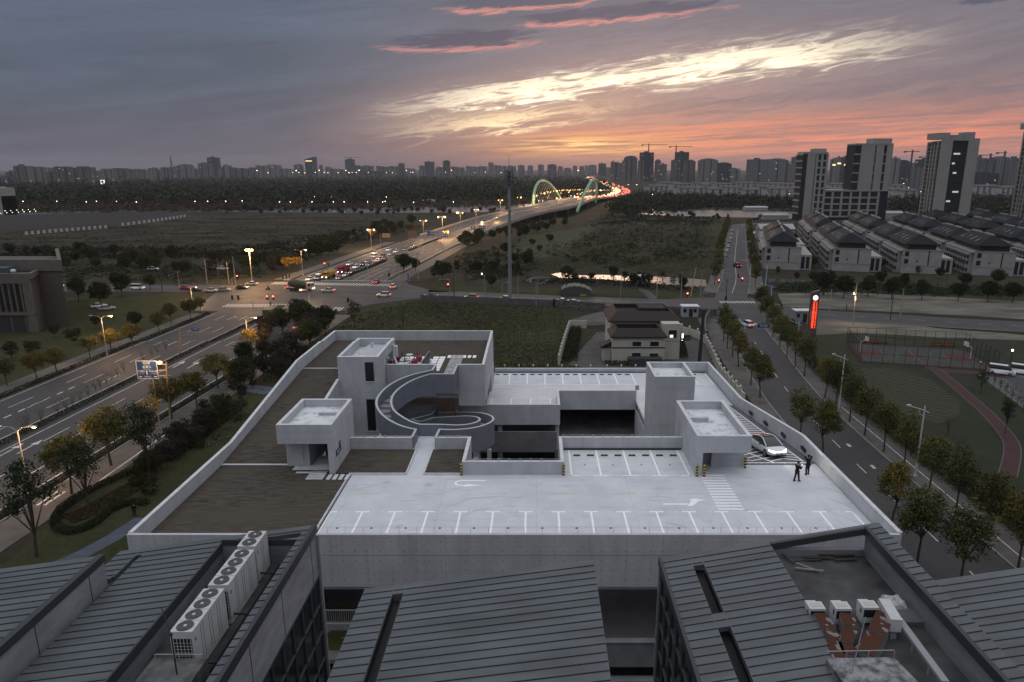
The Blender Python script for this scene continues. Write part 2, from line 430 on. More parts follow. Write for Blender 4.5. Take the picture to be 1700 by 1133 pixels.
def facol(b, pos, s):
    c = concol(b, pos, s, (.50, .51, .545, 1), (.40, .41, .445, 1))
    def dot(px, pz, off):
        fx = b.m('SUBTRACT', b.m('FRACT', b.m('ADD', b.m('DIVIDE', s[0], px), off)), .5); fz = b.m('SUBTRACT', b.m('FRACT', b.m('DIVIDE', s[2], pz)), .5)
        return b.m('LESS_THAN', b.m('ADD', b.m('POWER', b.m('MULTIPLY', fx, px), 2.0), b.m('POWER', b.m('MULTIPLY', fz, pz), 2.0)), .0022)
    ln = b.m('LESS_THAN', b.m('ABSOLUTE', b.m('SUBTRACT', b.m('FRACT', b.m('DIVIDE', s[0], 2.44)), .5)), .006)
    lz = b.m('LESS_THAN', b.m('ABSOLUTE', b.m('SUBTRACT', s[2], 16.62)), .045)
    c = b.mix(b.m('MULTIPLY', b.m('MAXIMUM', ln, lz), .4), c, (.12, .12, .13, 1))
    stn = b.noise(b.xyz(b.m('MULTIPLY', s[0], 1.5), 0.0, b.m('MULTIPLY', s[2], .22)), 1.0, 5, .7)
    c = b.mix(b.m('MULTIPLY', b.mr(stn, .52, .72), .45), c, (.28, .285, .31, 1))
    return b.mix(b.m('MULTIPLY', dot(.83, .72, .2), .6), c, (.06, .06, .065, 1))
M_fac = mat_nodes('board_marked_facade', facol, .85, .2)
def soilcol(b, pos, s):
    v = b.xyz(b.m('MULTIPLY', s[0], .55), b.m('MULTIPLY', s[1], 3.0), 0.0)
    n = b.noise(v, 1.3, 7, .75); w = b.noise(pos, .22, 3, .5)
    c = b.mix(b.mr(n, .36, .62), (.036, .031, .027, 1), (.105, .092, .080, 1))
    c = b.mix(b.mr(w, .45, .7), c, (.082, .074, .056, 1))
    gr = b.m('LESS_THAN', b.m('FRACT', b.m('DIVIDE', s[1], 1.22)), .05)
    return b.mix(b.m('MULTIPLY', gr, .35), c, (.03, .026, .022, 1))
M_soil = mat_nodes('dry_sedum_mats', soilcol, 1.0, .05)
def dirtyroof(b, pos, s):
    n = b.noise(pos, 1.1, 7, .75)
    c = b.mix(b.mr(n, .5, .68), (.66, .68, .71, 1), (.26, .265, .28, 1))
    return b.mix(b.mr(b.noise(pos, 5.0, 4, .7), .6, .75), c, (.2, .2, .2, 1))
M_droof = mat_nodes('weathered_white_membrane', dirtyroof, .8, .2)
M_white = mat('white_road_paint', (.92, .93, .94), .6, var=.08, vs=3)
M_cap = mat('pale_coping', (.62, .64, .67), .7, var=.2, vs=1.5)
M_dkc = mat('dark_grey_render', (.175, .19, .225), .75, var=.15, vs=.8)
M_inner = mat('interior_shade_concrete', (.20, .20, .215), .8, var=.3, vs=.4)  # concrete darkened in its colour to stand for interior shade
M_glass = mat('dark_window_glass', (.015, .018, .022), .12, spec=.6)
M_frame = mat('black_window_frame', (.02, .021, .024), .5)
M_gap = mat('dark_drain_gap', (.035, .037, .042), .9)
M_yel = mat('yellow_paint', (.55, .42, .12), .7, var=.3, vs=2)
M_blk = mat('black_rubber', (.02, .02, .021), .8)
M_oran = mat('worn_orange_rubber', (.16, .055, .03), .8)
M_ramp = mat('grey_blue_ramp_coating', (.115, .13, .155), .55, var=.2, vs=.7)
M_door = mat('grey_steel_door', (.36, .36, .39), .45)
M_rail = mat('thin_grey_rail', (.3, .31, .33), .5)
M_sign = mat('dark_blue_sign_face', (.02, .03, .10), .5)
M_wglyph = mat('white_sign_glyphs', (.75, .76, .78), .6)
M_olive = mat('olive_painted_floor', (.13, .14, .045), .6, var=.25, vs=.6)
M_red = mat('crimson_upholstery', (.28, .025, .05), .6)

PB = thing('parking_building', 'pale concrete parking building with white roof deck, brown planted roofs and spiral stair', 'building', (-1.4, 68, 0))
XL, XR, YN, YB = -27.3, 24.5, 41.8, 95.3
# ---- decks
d = MB()
def slab(x0, x1, y0, y1, z, t=.5): d.box(x0, x1, y0, y1, z - t, z)
slab(-15.6, 24.3, 42.0, 53.62, 17.0)
slab(2.4, 13.3, 53.62, 59.0, 17.0); slab(13.3, 17.85, 53.62, 62.0, 17.0); slab(17.85, 24.3, 53.62, 55.8, 17.0)
slab(-10.85, -9.45, 53.62, 59.0, 17.0); slab(-11.3, -9.0, 59.0, 62.2, 17.0)
d.build('roof_deck', M_deck, PB); d = MB()
slab(-5.9, 24.3, 83.5, 95.1, 13.5); slab(-11.7, 2.7, 78.2, 83.5, 13.5); slab(14.0, 24.3, 81.0, 83.5, 13.5); slab(12.6, 16.84, 75.9, 83.5, 13.5)
slab(-16.6, -11.7, 78.2, 91.0, 13.5); slab(-11.7, -5.9, 83.5, 91.0, 13.5)
d.build('roof_deck', M_deck, PB)
# ---- planted roofs
g = MB()
def gslab(x0, x1, y0, y1, z0, z1=None):
    z1 = z0 if z1 is None else z1
    g.prism([(x0, y0), (x1, y0), (x1, y1), (x0, y1)], [z0 - .5, z0 - .5, z1 - .5, z1 - .5], [z0, z0, z1, z1])
gslab(-27.15, -15.62, 42.0, 53.62, 17.06); gslab(-27.15, -16.95, 53.62, 55.25, 17.06)
gslab(-27.15, -21.3, 55.55, 77.4, 17.1, 19.25); gslab(-21.3, -16.95, 59.9, 60.0, 17.0)
gslab(-27.15, -21.2, 77.9, 91.6, 19.3); gslab(-21.2, -16.8, 80.0, 91.6, 19.3); gslab(-16.8, -6.05, 74.6, 91.6, 19.3)
gslab(-16.85, -10.95, 53.72, 58.75, 17.1); gslab(-9.35, -6.2, 53.72, 58.75, 17.1)
g.build('planted_roof', M_soil, PB)
k = MB()
# kerbs and seams between the mats and the deck
k.wall([(-15.6, 42.1, 17.16), (-15.6, 53.6, 17.16), (-10.9, 53.6, 17.16), (-10.9, 58.8, 17.16)], .1, 16.9)
k.wall([(-9.4, 58.8, 17.16), (-9.4, 53.6, 17.16), (-6.15, 53.6, 17.16)], .1, 16.9)
k.build('kerb_strip', M_cap, PB); k = MB(); k.box(-27.1, -21.4, 55.3, 55.5, 16.8, 17.15); k.build('kerb_strip', M_cap, PB); k = MB(); k.box(-27.1, -21.3, 77.45, 77.62, 18.9, 19.32)
k.build('kerb_strip', M_cap, PB)
k = MB(); k.box(-15.53, -15.43, 42.1, 53.5, 16.9, 17.004); k.box(-27.1, -21.4, 55.22, 55.3, 16.9, 17.085); k.box(-27.1, -21.3, 77.62, 77.9, 19.0, 19.22)
k.build('drain_channel', M_gap, PB)
# ---- perimeter parapets
w = MB()
w.wall([(-15.6, YN + .12, 18.15), (XR - .1, YN + .12, 18.15)], .24, 14.2)
w.build('front_facade', [M_fac], PB)
w = MB(); w.wall([(XL - .1, YN + .12, 18.15), (-15.6, YN + .12, 18.15)], .24, 14.2); w.build('front_facade', [M_fac], PB)
P = MB(); CPG = MB()
def parapet(pts, z0, th=.28, cap=True):
    P.wall(pts, th, z0)
    if cap: CPG.wall([(p[0], p[1], p[2] + .035) for p in pts], th + .02, [p[2] for p in pts])
parapet([(XL, YN + .26, 18.15), (XL, 57.9, 18.15), (XL, 76.1, 20.6), (XL, 91.5, 20.6), (-6.0, 91.5, 20.6), (-5.92, 74.5, 20.6), (-8.75, 74.5, 20.6)], 15.8)
parapet([(-11.25, 74.5, 20.6), (-16.75, 74.5, 20.6)], 17.2)
P.box(-16.8, -11.2, 74.37, 74.64, 16.9, 17.4)
P.wall([(-11.3, 74.5, 19.28), (-8.7, 74.5, 19.28)], .28, 17.2)
parapet([(XR, YN + .26, 18.15), (XR, 59.5, 18.15), (XR + .1, 79.0, 15.1), (XR + .1, YB, 14.95), (16.9, YB, 14.95)], 12.4)
parapet([(16.9, YB + .02, 14.05), (-5.9, YB + .02, 14.05)], 12.4)
# atrium parapets
for pts in ([(-16.86, 59.0, 18.15), (-11.3, 59.0, 18.15)], [(-9.15, 59.0, 18.15), (-6.05, 59.0, 18.15), (-6.05, 53.75, 18.15), (2.2, 53.75, 18.15), (2.2, 59.1, 18.15), (13.3, 59.1, 18.15)]):
    parapet(pts, 16.0)
parapet([(-11.75, 78.15, 14.6), (-16.7, 78.15, 14.6)], 12.2)
parapet([(-9.55, 78.15, 14.6), (2.72, 78.15, 14.6), (2.72, 83.5, 14.6), (12.7, 83.5, 14.6)], 12.1)
parapet([(-21.35, 60.0, 18.3), (-21.25, 71.1, 19.95)], 12.0)
P.wall([(-27.1, 42.1, 14.2), (24.3, 42.1, 14.2)], .2, 13.9)
P.build('parapet', M_conc, PB); CPG.build('coping', M_cap, PB)
# ---- lower storeys seen through the openings
lo = MB()
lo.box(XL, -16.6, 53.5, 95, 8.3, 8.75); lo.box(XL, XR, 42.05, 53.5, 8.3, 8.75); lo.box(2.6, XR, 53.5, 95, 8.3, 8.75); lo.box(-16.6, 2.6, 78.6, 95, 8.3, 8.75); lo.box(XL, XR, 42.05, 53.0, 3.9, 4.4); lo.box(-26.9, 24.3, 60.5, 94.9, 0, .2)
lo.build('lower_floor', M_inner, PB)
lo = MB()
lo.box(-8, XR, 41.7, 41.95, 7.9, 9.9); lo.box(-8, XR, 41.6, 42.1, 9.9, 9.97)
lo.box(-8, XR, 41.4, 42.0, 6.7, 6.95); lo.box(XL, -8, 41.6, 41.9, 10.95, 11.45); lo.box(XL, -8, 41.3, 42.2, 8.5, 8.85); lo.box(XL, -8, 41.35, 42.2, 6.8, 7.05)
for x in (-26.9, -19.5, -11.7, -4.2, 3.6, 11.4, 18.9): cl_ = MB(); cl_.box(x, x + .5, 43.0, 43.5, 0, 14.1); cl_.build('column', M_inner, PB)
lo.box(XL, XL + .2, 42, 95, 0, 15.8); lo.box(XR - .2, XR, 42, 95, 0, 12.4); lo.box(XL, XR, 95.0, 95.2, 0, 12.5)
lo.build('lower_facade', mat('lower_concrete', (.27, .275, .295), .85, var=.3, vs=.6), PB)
lo = MB(); lo.box(-17, -8.1, 42.3, 47.5, 8.75, 8.77)
lo.build('painted_floor', M_olive, PB)
lo = MB()
for i in range(4): lo.box(-16.6 + .0, -15.2, 42.9 + i * .7, 43.15 + i * .7, 8.775, 8.779)
lo.box(-14.2, -8.2, 43.6, 43.72, 8.775, 8.779)
for i in range(4): lo.box(-7.5 + i * 3.6, -7.38 + i * 3.6, 43.2, 46, 8.755, 8.76); lo.box(-8 + i * 3.6, -6.7 + i * 3.6, 46, 46.12, 8.755, 8.76)
lo.build('floor_marking', mat('pale_floor_lines', (.34, .34, .25), .7), PB)
lo = MB()
for i in range(60): lo.box(-17 + i * .15, -16.97 + i * .15, 41.74, 41.77, 11.45, 12.4)
lo.box(-17, -8, 41.72, 41.79, 12.4, 12.45)
lo.build('balustrade', M_rail, PB)
# inner atrium walls
a = MB()
a.box(2.5, 2.74, 78.4, 83.4, 8.7, 12.3); a.box(-16.7, -16.4, 60, 78, 0, 14.4); a.box(-21.2, -20.95, 60, 71.1, 0, 18.0)
a.box(12.6, 12.85, 76, 83.4, 8.7, 12.2)
for x in (-12.4, -4.6, 2.3): cl_ = MB(); cl_.box(x, x + .5, 78.6, 79.1, 4.4, 13.0); cl_.build('column', M_conc, PB)
cl_ = MB(); cl_.box(-16.6, 2.45, 76.6, 76.8, 9.2, 11.75); cl_.build('shaded_parapet', M_inner, PB); cl_ = MB(); cl_.box(-6.35, -5.85, 78.7, 79.5, 13.5, 17.3); cl_.build('column', M_conc, PB); cl_ = MB(); cl_.box(-6.2, -5.8, 86.5, 91.4, 13.5, 16.0); cl_.build('column', M_conc, PB)  # the parapet's shade is put into its darker concrete colour
a.build('atrium_wall', M_conc, PB)
a = MB(); a.box(2.8, 13, 60, 93, 8.755, 8.8)
a.box(-16.3, -6.1, 79, 90.8, 13.505, 13.52)
a.build('asphalt_floor', mat('dark_garage_floor', (.17, .165, .17), .55, var=.5, vs=.4), PB)
a = MB()
for i in range(5): a.box(3.6 + i * 2.4, 3.7 + i * 2.4, 85, 89.5, 8.805, 8.81)
a.box(3.6, 13, 89.5, 89.6, 8.805, 8.81)
for x in (-10.6, -8.4): a.box(x, x + .1, 80, 90, 13.525, 13.53)
a.build('floor_marking', mat('faded_lines', (.22, .22, .22), .7), PB)
# underside of the raised planted block
u = MB(); u.box(-16.7, -6.0, 74.7, 91.3, 16.6, 17.25); u.box(-27.1, -16.9, 77.9, 91.3, 16.6, 18.7); u.box(-5.99, -5.85, 74.64, 91.3, 15.9, 17.0)
u.build('soffit', M_conc, PB)
# ---- parking ramp on the right
r = MB()
r.prism([(17.87, 55.84), (24.3, 55.84), (24.4, 62.4), (17.87, 62.4)], [15] * 4, [17.0, 17.0, 16.1, 16.1])
r.prism([(16.86, 62.4), (24.4, 62.4), (24.4, 81.0), (16.86, 81.0)], [12.5] * 4, [16.1, 16.1, 13.502, 13.502])
ro = r.build('ramp', M_ramp, PB)
def zr(y): return 17.0 - .9 * (y - 55.84) / 6.56 if y < 62.4 else 16.1 - 2.6 * (y - 62.4) / 18.6
rm = MB()
def rl(p, q, wd=.13):
    n = max(2, int(abs(q[1] - p[1]) / 1.2) + 2); pts = []
    for i in range(n):
        t = i / (n - 1); x, y = p[0] + (q[0] - p[0]) * t, p[1] + (q[1] - p[1]) * t
        pts.append((x, y, zr(y)))
    rm.strip(pts, wd / 2, .03)
rl((18.0, 56.0), (23.8, 56.0), .16); rl((23.45, 56.3), (23.6, 80.6)); rl((20.75, 56.1), (18.0, 62.6), .16)
rl((18.0, 62.6), (18.0, 80.6))
for i in range(8):
    y = 57.2 + i * .85
    x1 = 20.75 - (y - 56.1) * .42
    if x1 > 18.5: rl((18.0, y + .1), (18.0 + (x1 - 18) * .45, y - .55)); rl((18.0 + (x1 - 18) * .45, y - .55), (x1, y + .15))
for i in range(9):
    y = 56.9 + i * .85; x0 = max(18.1, 20.75 - (y - .3 - 56.1) * .42)
    rl((x0, y - .45), (min(x0 + 1.6, 22), y + .45)); rl((min(x0 + 1.6, 22), y + .45), (23.4, y - .1))
for i in range(19):
    y = 64.4 + i * .86
    rl((18.05, y - .35), (19.0, y + .25)); rl((19.0, y + .25), (23.4, y - .15))
rm.build('ramp_marking', M_white, PB)
q = MB(); q.box(17.9, 23.9, 55.62, 55.82, 16.9, 17.03, 0)
for i in range(12): q.box(17.95 + i * .5, 18.2 + i * .5, 55.63, 55.81, 17.03, 17.036, 1)
q.build('drain_grating', [M_gap, mat('grating_bar', (.12, .12, .13), .6)], PB)
q = MB(); q.box(20.2, 22.9, 81.0, 81.5, 13.5, 13.75, 0)
for i in range(3): q.box(20.4 + i * .9, 20.8 + i * .9, 80.98, 81.52, 13.52, 13.77, 1)
q.build('speed_hump', [M_blk, M_yel], PB)
for y in (58.2, 63.3, 68.5, 73.6):
    q = MB(); zz = zr(y); q.box(24.2, 24.34, y, y + .9, zz + .38, zz + .66); q.box(24.19, 24.2, y - .04, y + .94, zz + .36, zz + .68)
    q.build('wall_light', M_gap, PB)
# ---- deck markings
mk = MB(); tx = MB()
ztx, zt = 17.009, 17.004
lx = [U(547.6 + 54.2 * i, 850.9, 17)[0] for i in range(17)]
for i, x in enumerate(lx):
    mk.box(x - .075, x + .075, 42.15, 47.25, zt - .02, zt); 
    a0 = x - (.55 if i else 0); a1 = x + (.55 if i < 16 else 0)
    mk.box(a0, x - .075, 47.1, 47.25, zt - .02, zt); mk.box(x + .075, a1, 47.1, 47.25, zt - .02, zt)
    if i < 16:
        cx = (x + lx[i + 1]) / 2
        lettering(tx, 'PA-%d' % (232 - i), .34, lambda p, q_, cx=cx: (cx - p, 47.17 - q_, ztx))
mx = [2.98 + 2.46 * i for i in range(5)]
for i, x in enumerate(mx):
    mk.box(x - .075, x + .075, 53.4, 58.8, zt - .02, zt)
    a0 = x - (.7 if i else 0); a1 = x + (.7 if i < 4 else 0)
    mk.box(a0, x - .075, 53.4, 53.52, zt - .02, zt); mk.box(x + .075, a1, 53.4, 53.52, zt - .02, zt)
    if i < 4:
        cx = x + 1.23
        lettering(tx, 'PA-%d' % (215 - i), .3, lambda p, q_, cx=cx: (cx + p, 53.46 + q_, ztx))
fx = [-6.15 + 2.46 * i for i in range(9)] + [17.2, 19.6, 22.0, 24.0]
for x in fx: mk.box(x - .07, x + .07, 89.6, 94.6, 13.49, 13.505)
for x0, x1 in ((fx[0], 13.6), (17.2, 24.0)): mk.box(x0, x1, 89.48, 89.58, 13.49, 13.506)
for i in range(4): mk.box(-5.65 + 2.46 * i, -5.53 + 2.46 * i, 78.5, 83.6, 13.49, 13.505)
for i in range(3):
    lettering(tx, 'PA-%d' % (304 + i), .3, lambda p, q_, cx=-4.4 + 2.46 * i: (cx - p, 83.65 - q_, 13.509))
    mk.box(-5.5 + 2.46 * i, -5.0 + 2.46 * i, 83.6, 83.7, 13.49, 13.506)
for i in range(13):
    y = 47.5 + i * .49; mk.box(13.72, 15.7, y, y + .2, zt - .02, zt)
for (a0, a1) in ((588, 630), (697, 737), (800, 842), (912, 955), (1015, 1058), (1125, 1168)):
    pass
mk.build('stall_marking', M_white, PB); tx.build('stall_lettering', M_white, PB)
ym = MB()
for (a0, a1) in ((588, 630), (697, 737), (800, 842), (912, 955), (1015, 1058), (1125, 1168)):
    p, q_ = U(a0, 821, 17), U(a1, 821, 17); ym.box(p[0], q_[0], p[1] - .06, p[1] + .06, 16.98, 17.003)
ym.build('centre_line', mat('worn_yellow_line', (.56, .52, .36), .7, var=.1, vs=4), PB)
def flat(pts, z=17.004):
    m = MB(); m.prism(pts, z - .02, z); return m
ar = MB()
y0 = U(760, 799, 17); x0 = y0[0]
ar.box(x0 + .35, U(807, 799, 17)[0], y0[1] - .09, y0[1] + .09, 16.98, 17.004)
ar.add([(x0 + .35 + math.cos(t) * r_ * 1.1, y0[1] - .45 + math.sin(t) * r_, 17.004) for r_ in (.54, .36) for t in [math.pi / 2 + i * math.pi / 8 for i in range(9)]], [(i, i + 1, i + 10, i + 9) for i in range(8)])
ar.add([(x0 + .35, y0[1] - .8, 17.004), (x0 + .95, y0[1] - .8, 17.004), (x0 + .95, y0[1] - 1.0, 17.004), (x0 + .35, y0[1] - 1.0, 17.004)], [(0, 1, 2, 3)])
ar.add([(x0 + .8, y0[1] - .6, 17.005), (x0 + 2.1, y0[1] - .9, 17.005), (x0 + .6, y0[1] - 1.15, 17.005)], [(0, 1, 2)])
ar.build('turn_arrow', M_white, PB)
ar = MB(); p0 = U(1101, 838, 17); p1 = U(1142, 838, 17); p2 = U(1158, 832, 17); p3 = U(1169, 831, 17)
ar.box(p0[0], p1[0], p0[1] - .1, p0[1] + .1, 16.98, 17.004)
ar.poly([(p1[0] - .1, p1[1] - .3, 17.005), (p1[0] + .3, p1[1] - .3, 17.005), (p2[0] + .15, p2[1] - .05, 17.005), (p3[0] + .2, p2[1], 17.005), (p2[0] - .1, p2[1] + .35, 17.005), (p1[0] + .3, p2[1] + .2, 17.005), (p1[0] + .35, p2[1] - .1, 17.005)])
ar.build('turn_arrow', M_white, PB)
dd = MB()
for i in range(16): c = (lx[i] + lx[i + 1]) / 2; dd.prism([(c + .1 * math.cos(t), 44.75 + .1 * math.sin(t)) for t in [j * math.pi / 4 for j in range(8)]], 16.98, 17.004)
for i in range(4): c = mx[i] + 1.23; dd.prism([(c + .09 * math.cos(t), 55.6 + .09 * math.sin(t)) for t in [j * math.pi / 4 for j in range(8)]], 16.98, 17.004)
dd.build('floor_drain', M_gap, PB)
def wheel_stop(x, y, z, two):
    m = MB(); m.prism([(x - .31, y - .09), (x + .31, y - .09), (x + .27, y + .06), (x - .27, y + .06)], z, z + .11, 0)
    if two: m.prism([(x - .2, y - .095), (x + .2, y - .095), (x + .17, y + .03), (x - .17, y + .03)], z + .02, z + .125, 1)
    m.build('wheel_stop', [M_blk, M_oran], PB)
for i in range(4):
    for s_ in (-.6, .62): wheel_stop(mx[i] + 1.25 + s_, 57.55, 17.0, True)
for i in range(8):
    for s_ in (-.55, .58): wheel_stop(fx[i] + 1.25 + s_, 94.0, 13.5, False)
for x in (18.0, 20.3, 22.3): wheel_stop(x, 94.0, 13.5, False)
hb = MB()
for i in range(4): hb.obox((13.35 + .07 * i, 87.2 + .5 * i, 13.53), (.5, .16, .06), .3)
hb.build('speed_hump', M_blk, PB)
hb = MB(); hb.box(2.5, 13.2, 58.82, 58.95, 17.0, 17.14); hb.box(-5.8, 24.2, 94.95, 95.1, 13.5, 13.6); hb.build('kerb_gutter', M_gap, PB)
def guard(x, y):
    m = MB()
    for i in range(8): m.box(x - .1, x + .1, y - .06, y + .04, 17.0 + i * .13, 17.13 + i * .13, i % 2)
    m.build('corner_guard', [M_blk, M_yel], PB)
for (x, y) in ((13.4, 53.3), (14.0, 53.3), (17.9, 55.0), (2.3, 53.52), (-6.25, 53.52)): guard(x, y)
hb = MB(); hb.tube([(-15.3, 42.0, 18.62), (24.2, 42.0, 18.62)], .012, 4)
for i in range(34): hb.tube([(-15.2 + i * 1.2, 42.0, 18.15), (-15.2 + i * 1.2, 42.0, 18.62)], .012, 4)
hb.build('wire_railing', mat('pale_wire', (.5, .51, .53), .5), PB)
hb = MB()
for (x0, x1, y, z) in ((-16.5, -11.4, 59.06, 18.2), (-9.0, -6.2, 59.06, 18.2), (2.4, 13.1, 59.2, 18.2), (-5.9, 2.0, 53.85, 18.2)):
    hb.tube([(x0, y, z + .12), (x1, y, z + .12)], .02, 4)
    for i in range(int((x1 - x0) / .9)): hb.box(x0 + i * .9, x0 + i * .9 + .12, y - .05, y + .05, z - .02, z + .14)
hb.build('railing_light', M_rail, PB)
for i in range(11):
    m = MB(); x = -4.5 + 2.05 * i + (.3 if i > 6 else 0); m.tube([(x, 95.32, 14.05), (x, 95.32, 14.45)], .03, 5); m.ball((x, 95.32, 14.53), .13, n=8, m=6)
    m.build('lamp_globe', mat('cream_globe', (.5, .48, .43), .5), PB)
# ---- stair towers
def rim_roof(nm, x0, x1, y0, y1, ztop, zfl, zbot, upst, th=.32):
    t = MB()
    t.wall([(x0 + th / 2, y0 + th / 2, ztop), (x1 - th / 2, y0 + th / 2, ztop), (x1 - th / 2, y1 - th / 2, ztop), (x0 + th / 2, y1 - th / 2, ztop)], th, zbot, 0, True)
    o = t.build(nm, M_conc, PB)
    c = MB(); c.wall([(x0 + th / 2, y0 + th / 2, ztop + .03), (x1 - th / 2, y0 + th / 2, ztop + .03), (x1 - th / 2, y1 - th / 2, ztop + .03), (x0 + th / 2, y1 - th / 2, ztop + .03)], th + .02, ztop, 0, True)
    c.build('coping', M_cap, o)
    f = MB(); f.box(x0 + th, x1 - th, y0 + th, y1 - th, zfl - .3, zfl); f.build('flat_roof', M_droof, o)
    if upst: f = MB(); f.box(*upst); f.build('roof_upstand', M_conc, o)
    return o
tR = rim_roof('stair_tower', 13.3, 17.8, 53.42, 62.45, 20.5, 19.75, 19.05, (13.62, 15.5, 58.7, 59.0, 19.75, 20.15))
t = MB(); t.box(13.3, 13.84, 53.42, 62.45, 17, 19.05); t.box(13.84, 15.05, 55.3, 55.55, 19.0, 19.05); t.box(15.05, 17.82, 55.2, 62.4, 16.6, 19.05); t.box(13.84, 15.05, 56.0, 62.4, 16.6, 19.05)
t.build('tower_wall', M_conc, tR)
t = MB(); t.box(13.95, 14.47, 55.9, 55.98, 17.0, 19.0); t.box(14.49, 15.0, 55.9, 55.98, 17.0, 19.0); t.build('double_door', M_door, tR)
def sign_plate(parent, fn, w_, h_, rows, nm='wall_sign'):
    m = MB(); m.add([fn(-w_ / 2, -h_ / 2, 0), fn(w_ / 2, -h_ / 2, 0), fn(w_ / 2, h_ / 2, 0), fn(-w_ / 2, h_ / 2, 0), fn(-w_ / 2, -h_ / 2, .03), fn(w_ / 2, -h_ / 2, .03), fn(w_ / 2, h_ / 2, .03), fn(-w_ / 2, h_ / 2, .03)],
        [(0, 1, 2, 3), (4, 5, 6, 7), (0, 1, 5, 4), (1, 2, 6, 5), (2, 3, 7, 6), (3, 0, 4, 7)], 0)
    for (s_, sz, cx, cy) in rows: lettering(m, s_, sz, lambda p, q_: fn(cx + p, cy + q_, .036), 1)
    return m.build(nm, [M_sign, M_wglyph], parent)
sign_plate(tR, lambda p, q_, n_: (16.05 + p, 55.16 - n_, 18.72 + q_), .8, .5, [('出口', .26, .1, -.05), ('<', .3, -.27, -.02)])
tL = rim_roof('stair_tower', -21.45, -16.87, 53.65, 60.3, 21.4, 20.75, 19.75, (-19.2, -17.2, 57.7, 57.95, 20.75, 21.0), .28)
t = MB(); t.box(-17.32, -16.88, 53.66, 60.3, 16.6, 19.75); t.box(-21.4, -19.45, 55.25, 60.2, 16.6, 19.75); t.box(-19.45, -17.32, 59.6, 60.2, 16.6, 19.75)
t.build('tower_wall', M_conc, tL)
t = MB(); t.box(-20.75, -19.95, 55.18, 55.26, 17.15, 19.3); dL = t.build('metal_door', mat('pale_door', (.44, .45, .48), .5), tL)
t = MB(); t.ball((-20.05, 55.14, 18.2), .05, n=6, m=4); t.build('door_handle', M_frame, dL)
t = MB(); t.box(-18.75, -18.35, 57.5, 57.6, 17, 19.7); t.box(-17.95, -17.4, 57.5, 57.55, 17, 19.7); t.build('glass_screen', M_glass, tL)
sign_plate(tL, lambda p, q_, n_: (-16.87 + n_, 55.1 + p, 18.55 + q_), 1.5, .5, [('停车楼', .3, -.1, -.02)])
sign_plate(tL, lambda p, q_, n_: (-16.87 + n_, 55.6 + p, 19.0 + q_), .5, .4, [('P', .34, 0, -.02)])
tT = rim_roof('stair_tower', 12.56, 16.84, 70.1, 75.9, 20.5, 19.9, 8.7, (12.9, 16.4, 70.5, 70.75, 19.9, 20.02), .28)
tU = rim_roof('stair_tower', -21.2, -16.8, 71.1, 80.0, 22.4, 21.3, 8.7, (-19.9, -17.75, 71.5, 79.6, 21.3, 21.62))
def window(parent, x0, x1, z0, z1, y):
    f = MB(); e = .09
    f.box(x0, x1, y - .05, y + .02, z1 - e, z1); f.box(x0, x1, y - .05, y + .02, z0, z0 + e); f.box(x0, x0 + e, y - .05, y + .02, z0 + e, z1 - e); f.box(x1 - e, x1, y - .05, y + .02, z0 + e, z1 - e)
    o = f.build('window', M_frame, parent)
    f = MB(); f.box(x0 + e, x1 - e, y - .012, y + .01, z0 + e, z1 - e); f.build('pane', M_glass, o)
    f = MB(); f.box(x0 - .1, x1 + .1, y - .09, y + .02, z0 - .12, z0 - .003); f.build('sill', M_cap, o)
a_, b_ = UY(605.5, 602.5, 71.1), UY(621.5, 634, 71.1); window(tU, a_[0], b_[0], b_[2], a_[2], 71.1)
a_, b_ = UY(608, 664, 71.1), UY(625, 716, 71.1); window(tU, a_[0], b_[0], b_[2], a_[2], 71.1)
m = MB(); m.tube([(-19.2, 78.5, 21.6), (-19.2, 78.5, 22.0), (-18.9, 78.0, 22.1)], .12, 8); m.tube([(-19.3, 74.0, 21.6), (-19.3, 74.0, 21.75)], .4, 10); m.build('roof_vent', M_cap, tU)
m = MB(); m.tube([(-16.6, 78.0, 22.0), (-16.6, 78.0, 20.6), (-16.1, 77.0, 20.0), (-15.9, 76.4, 19.4)], .13, 7); m.box(-16.75, -16.3, 78.3, 79.0, 20.4, 21.7); m.build('drain_pipe', M_cap, tU)
m = MB(); m.box(-16.79, -16.74, 74.9, 77.6, 19.3, 21.3); m.build('glass_door', M_glass, tU)
# concrete ledge over the shaft
# ---- spiral stair
SO = [(-11.3, 59.15, 18.15), (-11.28, 61.0, 18.15), (-12.1, 61.3, 18.2), (-13.05, 61.8, 18.3), (-14.3, 62.75, 18.55), (-15.3, 64.0, 18.85), (-15.9, 65.4, 19.15), (-16.0, 66.9, 19.45), (-15.55, 68.8, 19.8), (-14.5, 70.5, 20.1), (-13.1, 71.6, 20.35), (-11.28, 72.3, 20.6), (-11.24, 74.4, 20.6)]
SI = [(-9.03, 62.4, 18.1), (-11.1, 62.3, 18.15), (-12.0, 62.75, 18.25), (-13.05, 63.5, 18.5), (-14.05, 64.6, 18.8), (-14.55, 66.0, 19.2), (-14.55, 67.6, 19.5), (-14.0, 69.05, 19.8), (-12.85, 70.25, 20.2), (-11.3, 70.8, 20.6), (-8.85, 70.8, 20.6), (-8.8, 74.4, 20.6)]
LO = [(-9.15, 59.15, 18.15), (-9.05, 61.0, 18.15), (-7.6, 61.3, 18.0), (-5.9, 62.6, 17.7), (-4.8, 64.7, 17.3), (-4.4, 66.9, 16.9), (-4.8, 69.4, 16.4), (-6.0, 71.9, 15.8), (-7.5, 73.8, 15.2), (-9.1, 75.2, 14.7), (-9.55, 78.0, 14.6)]
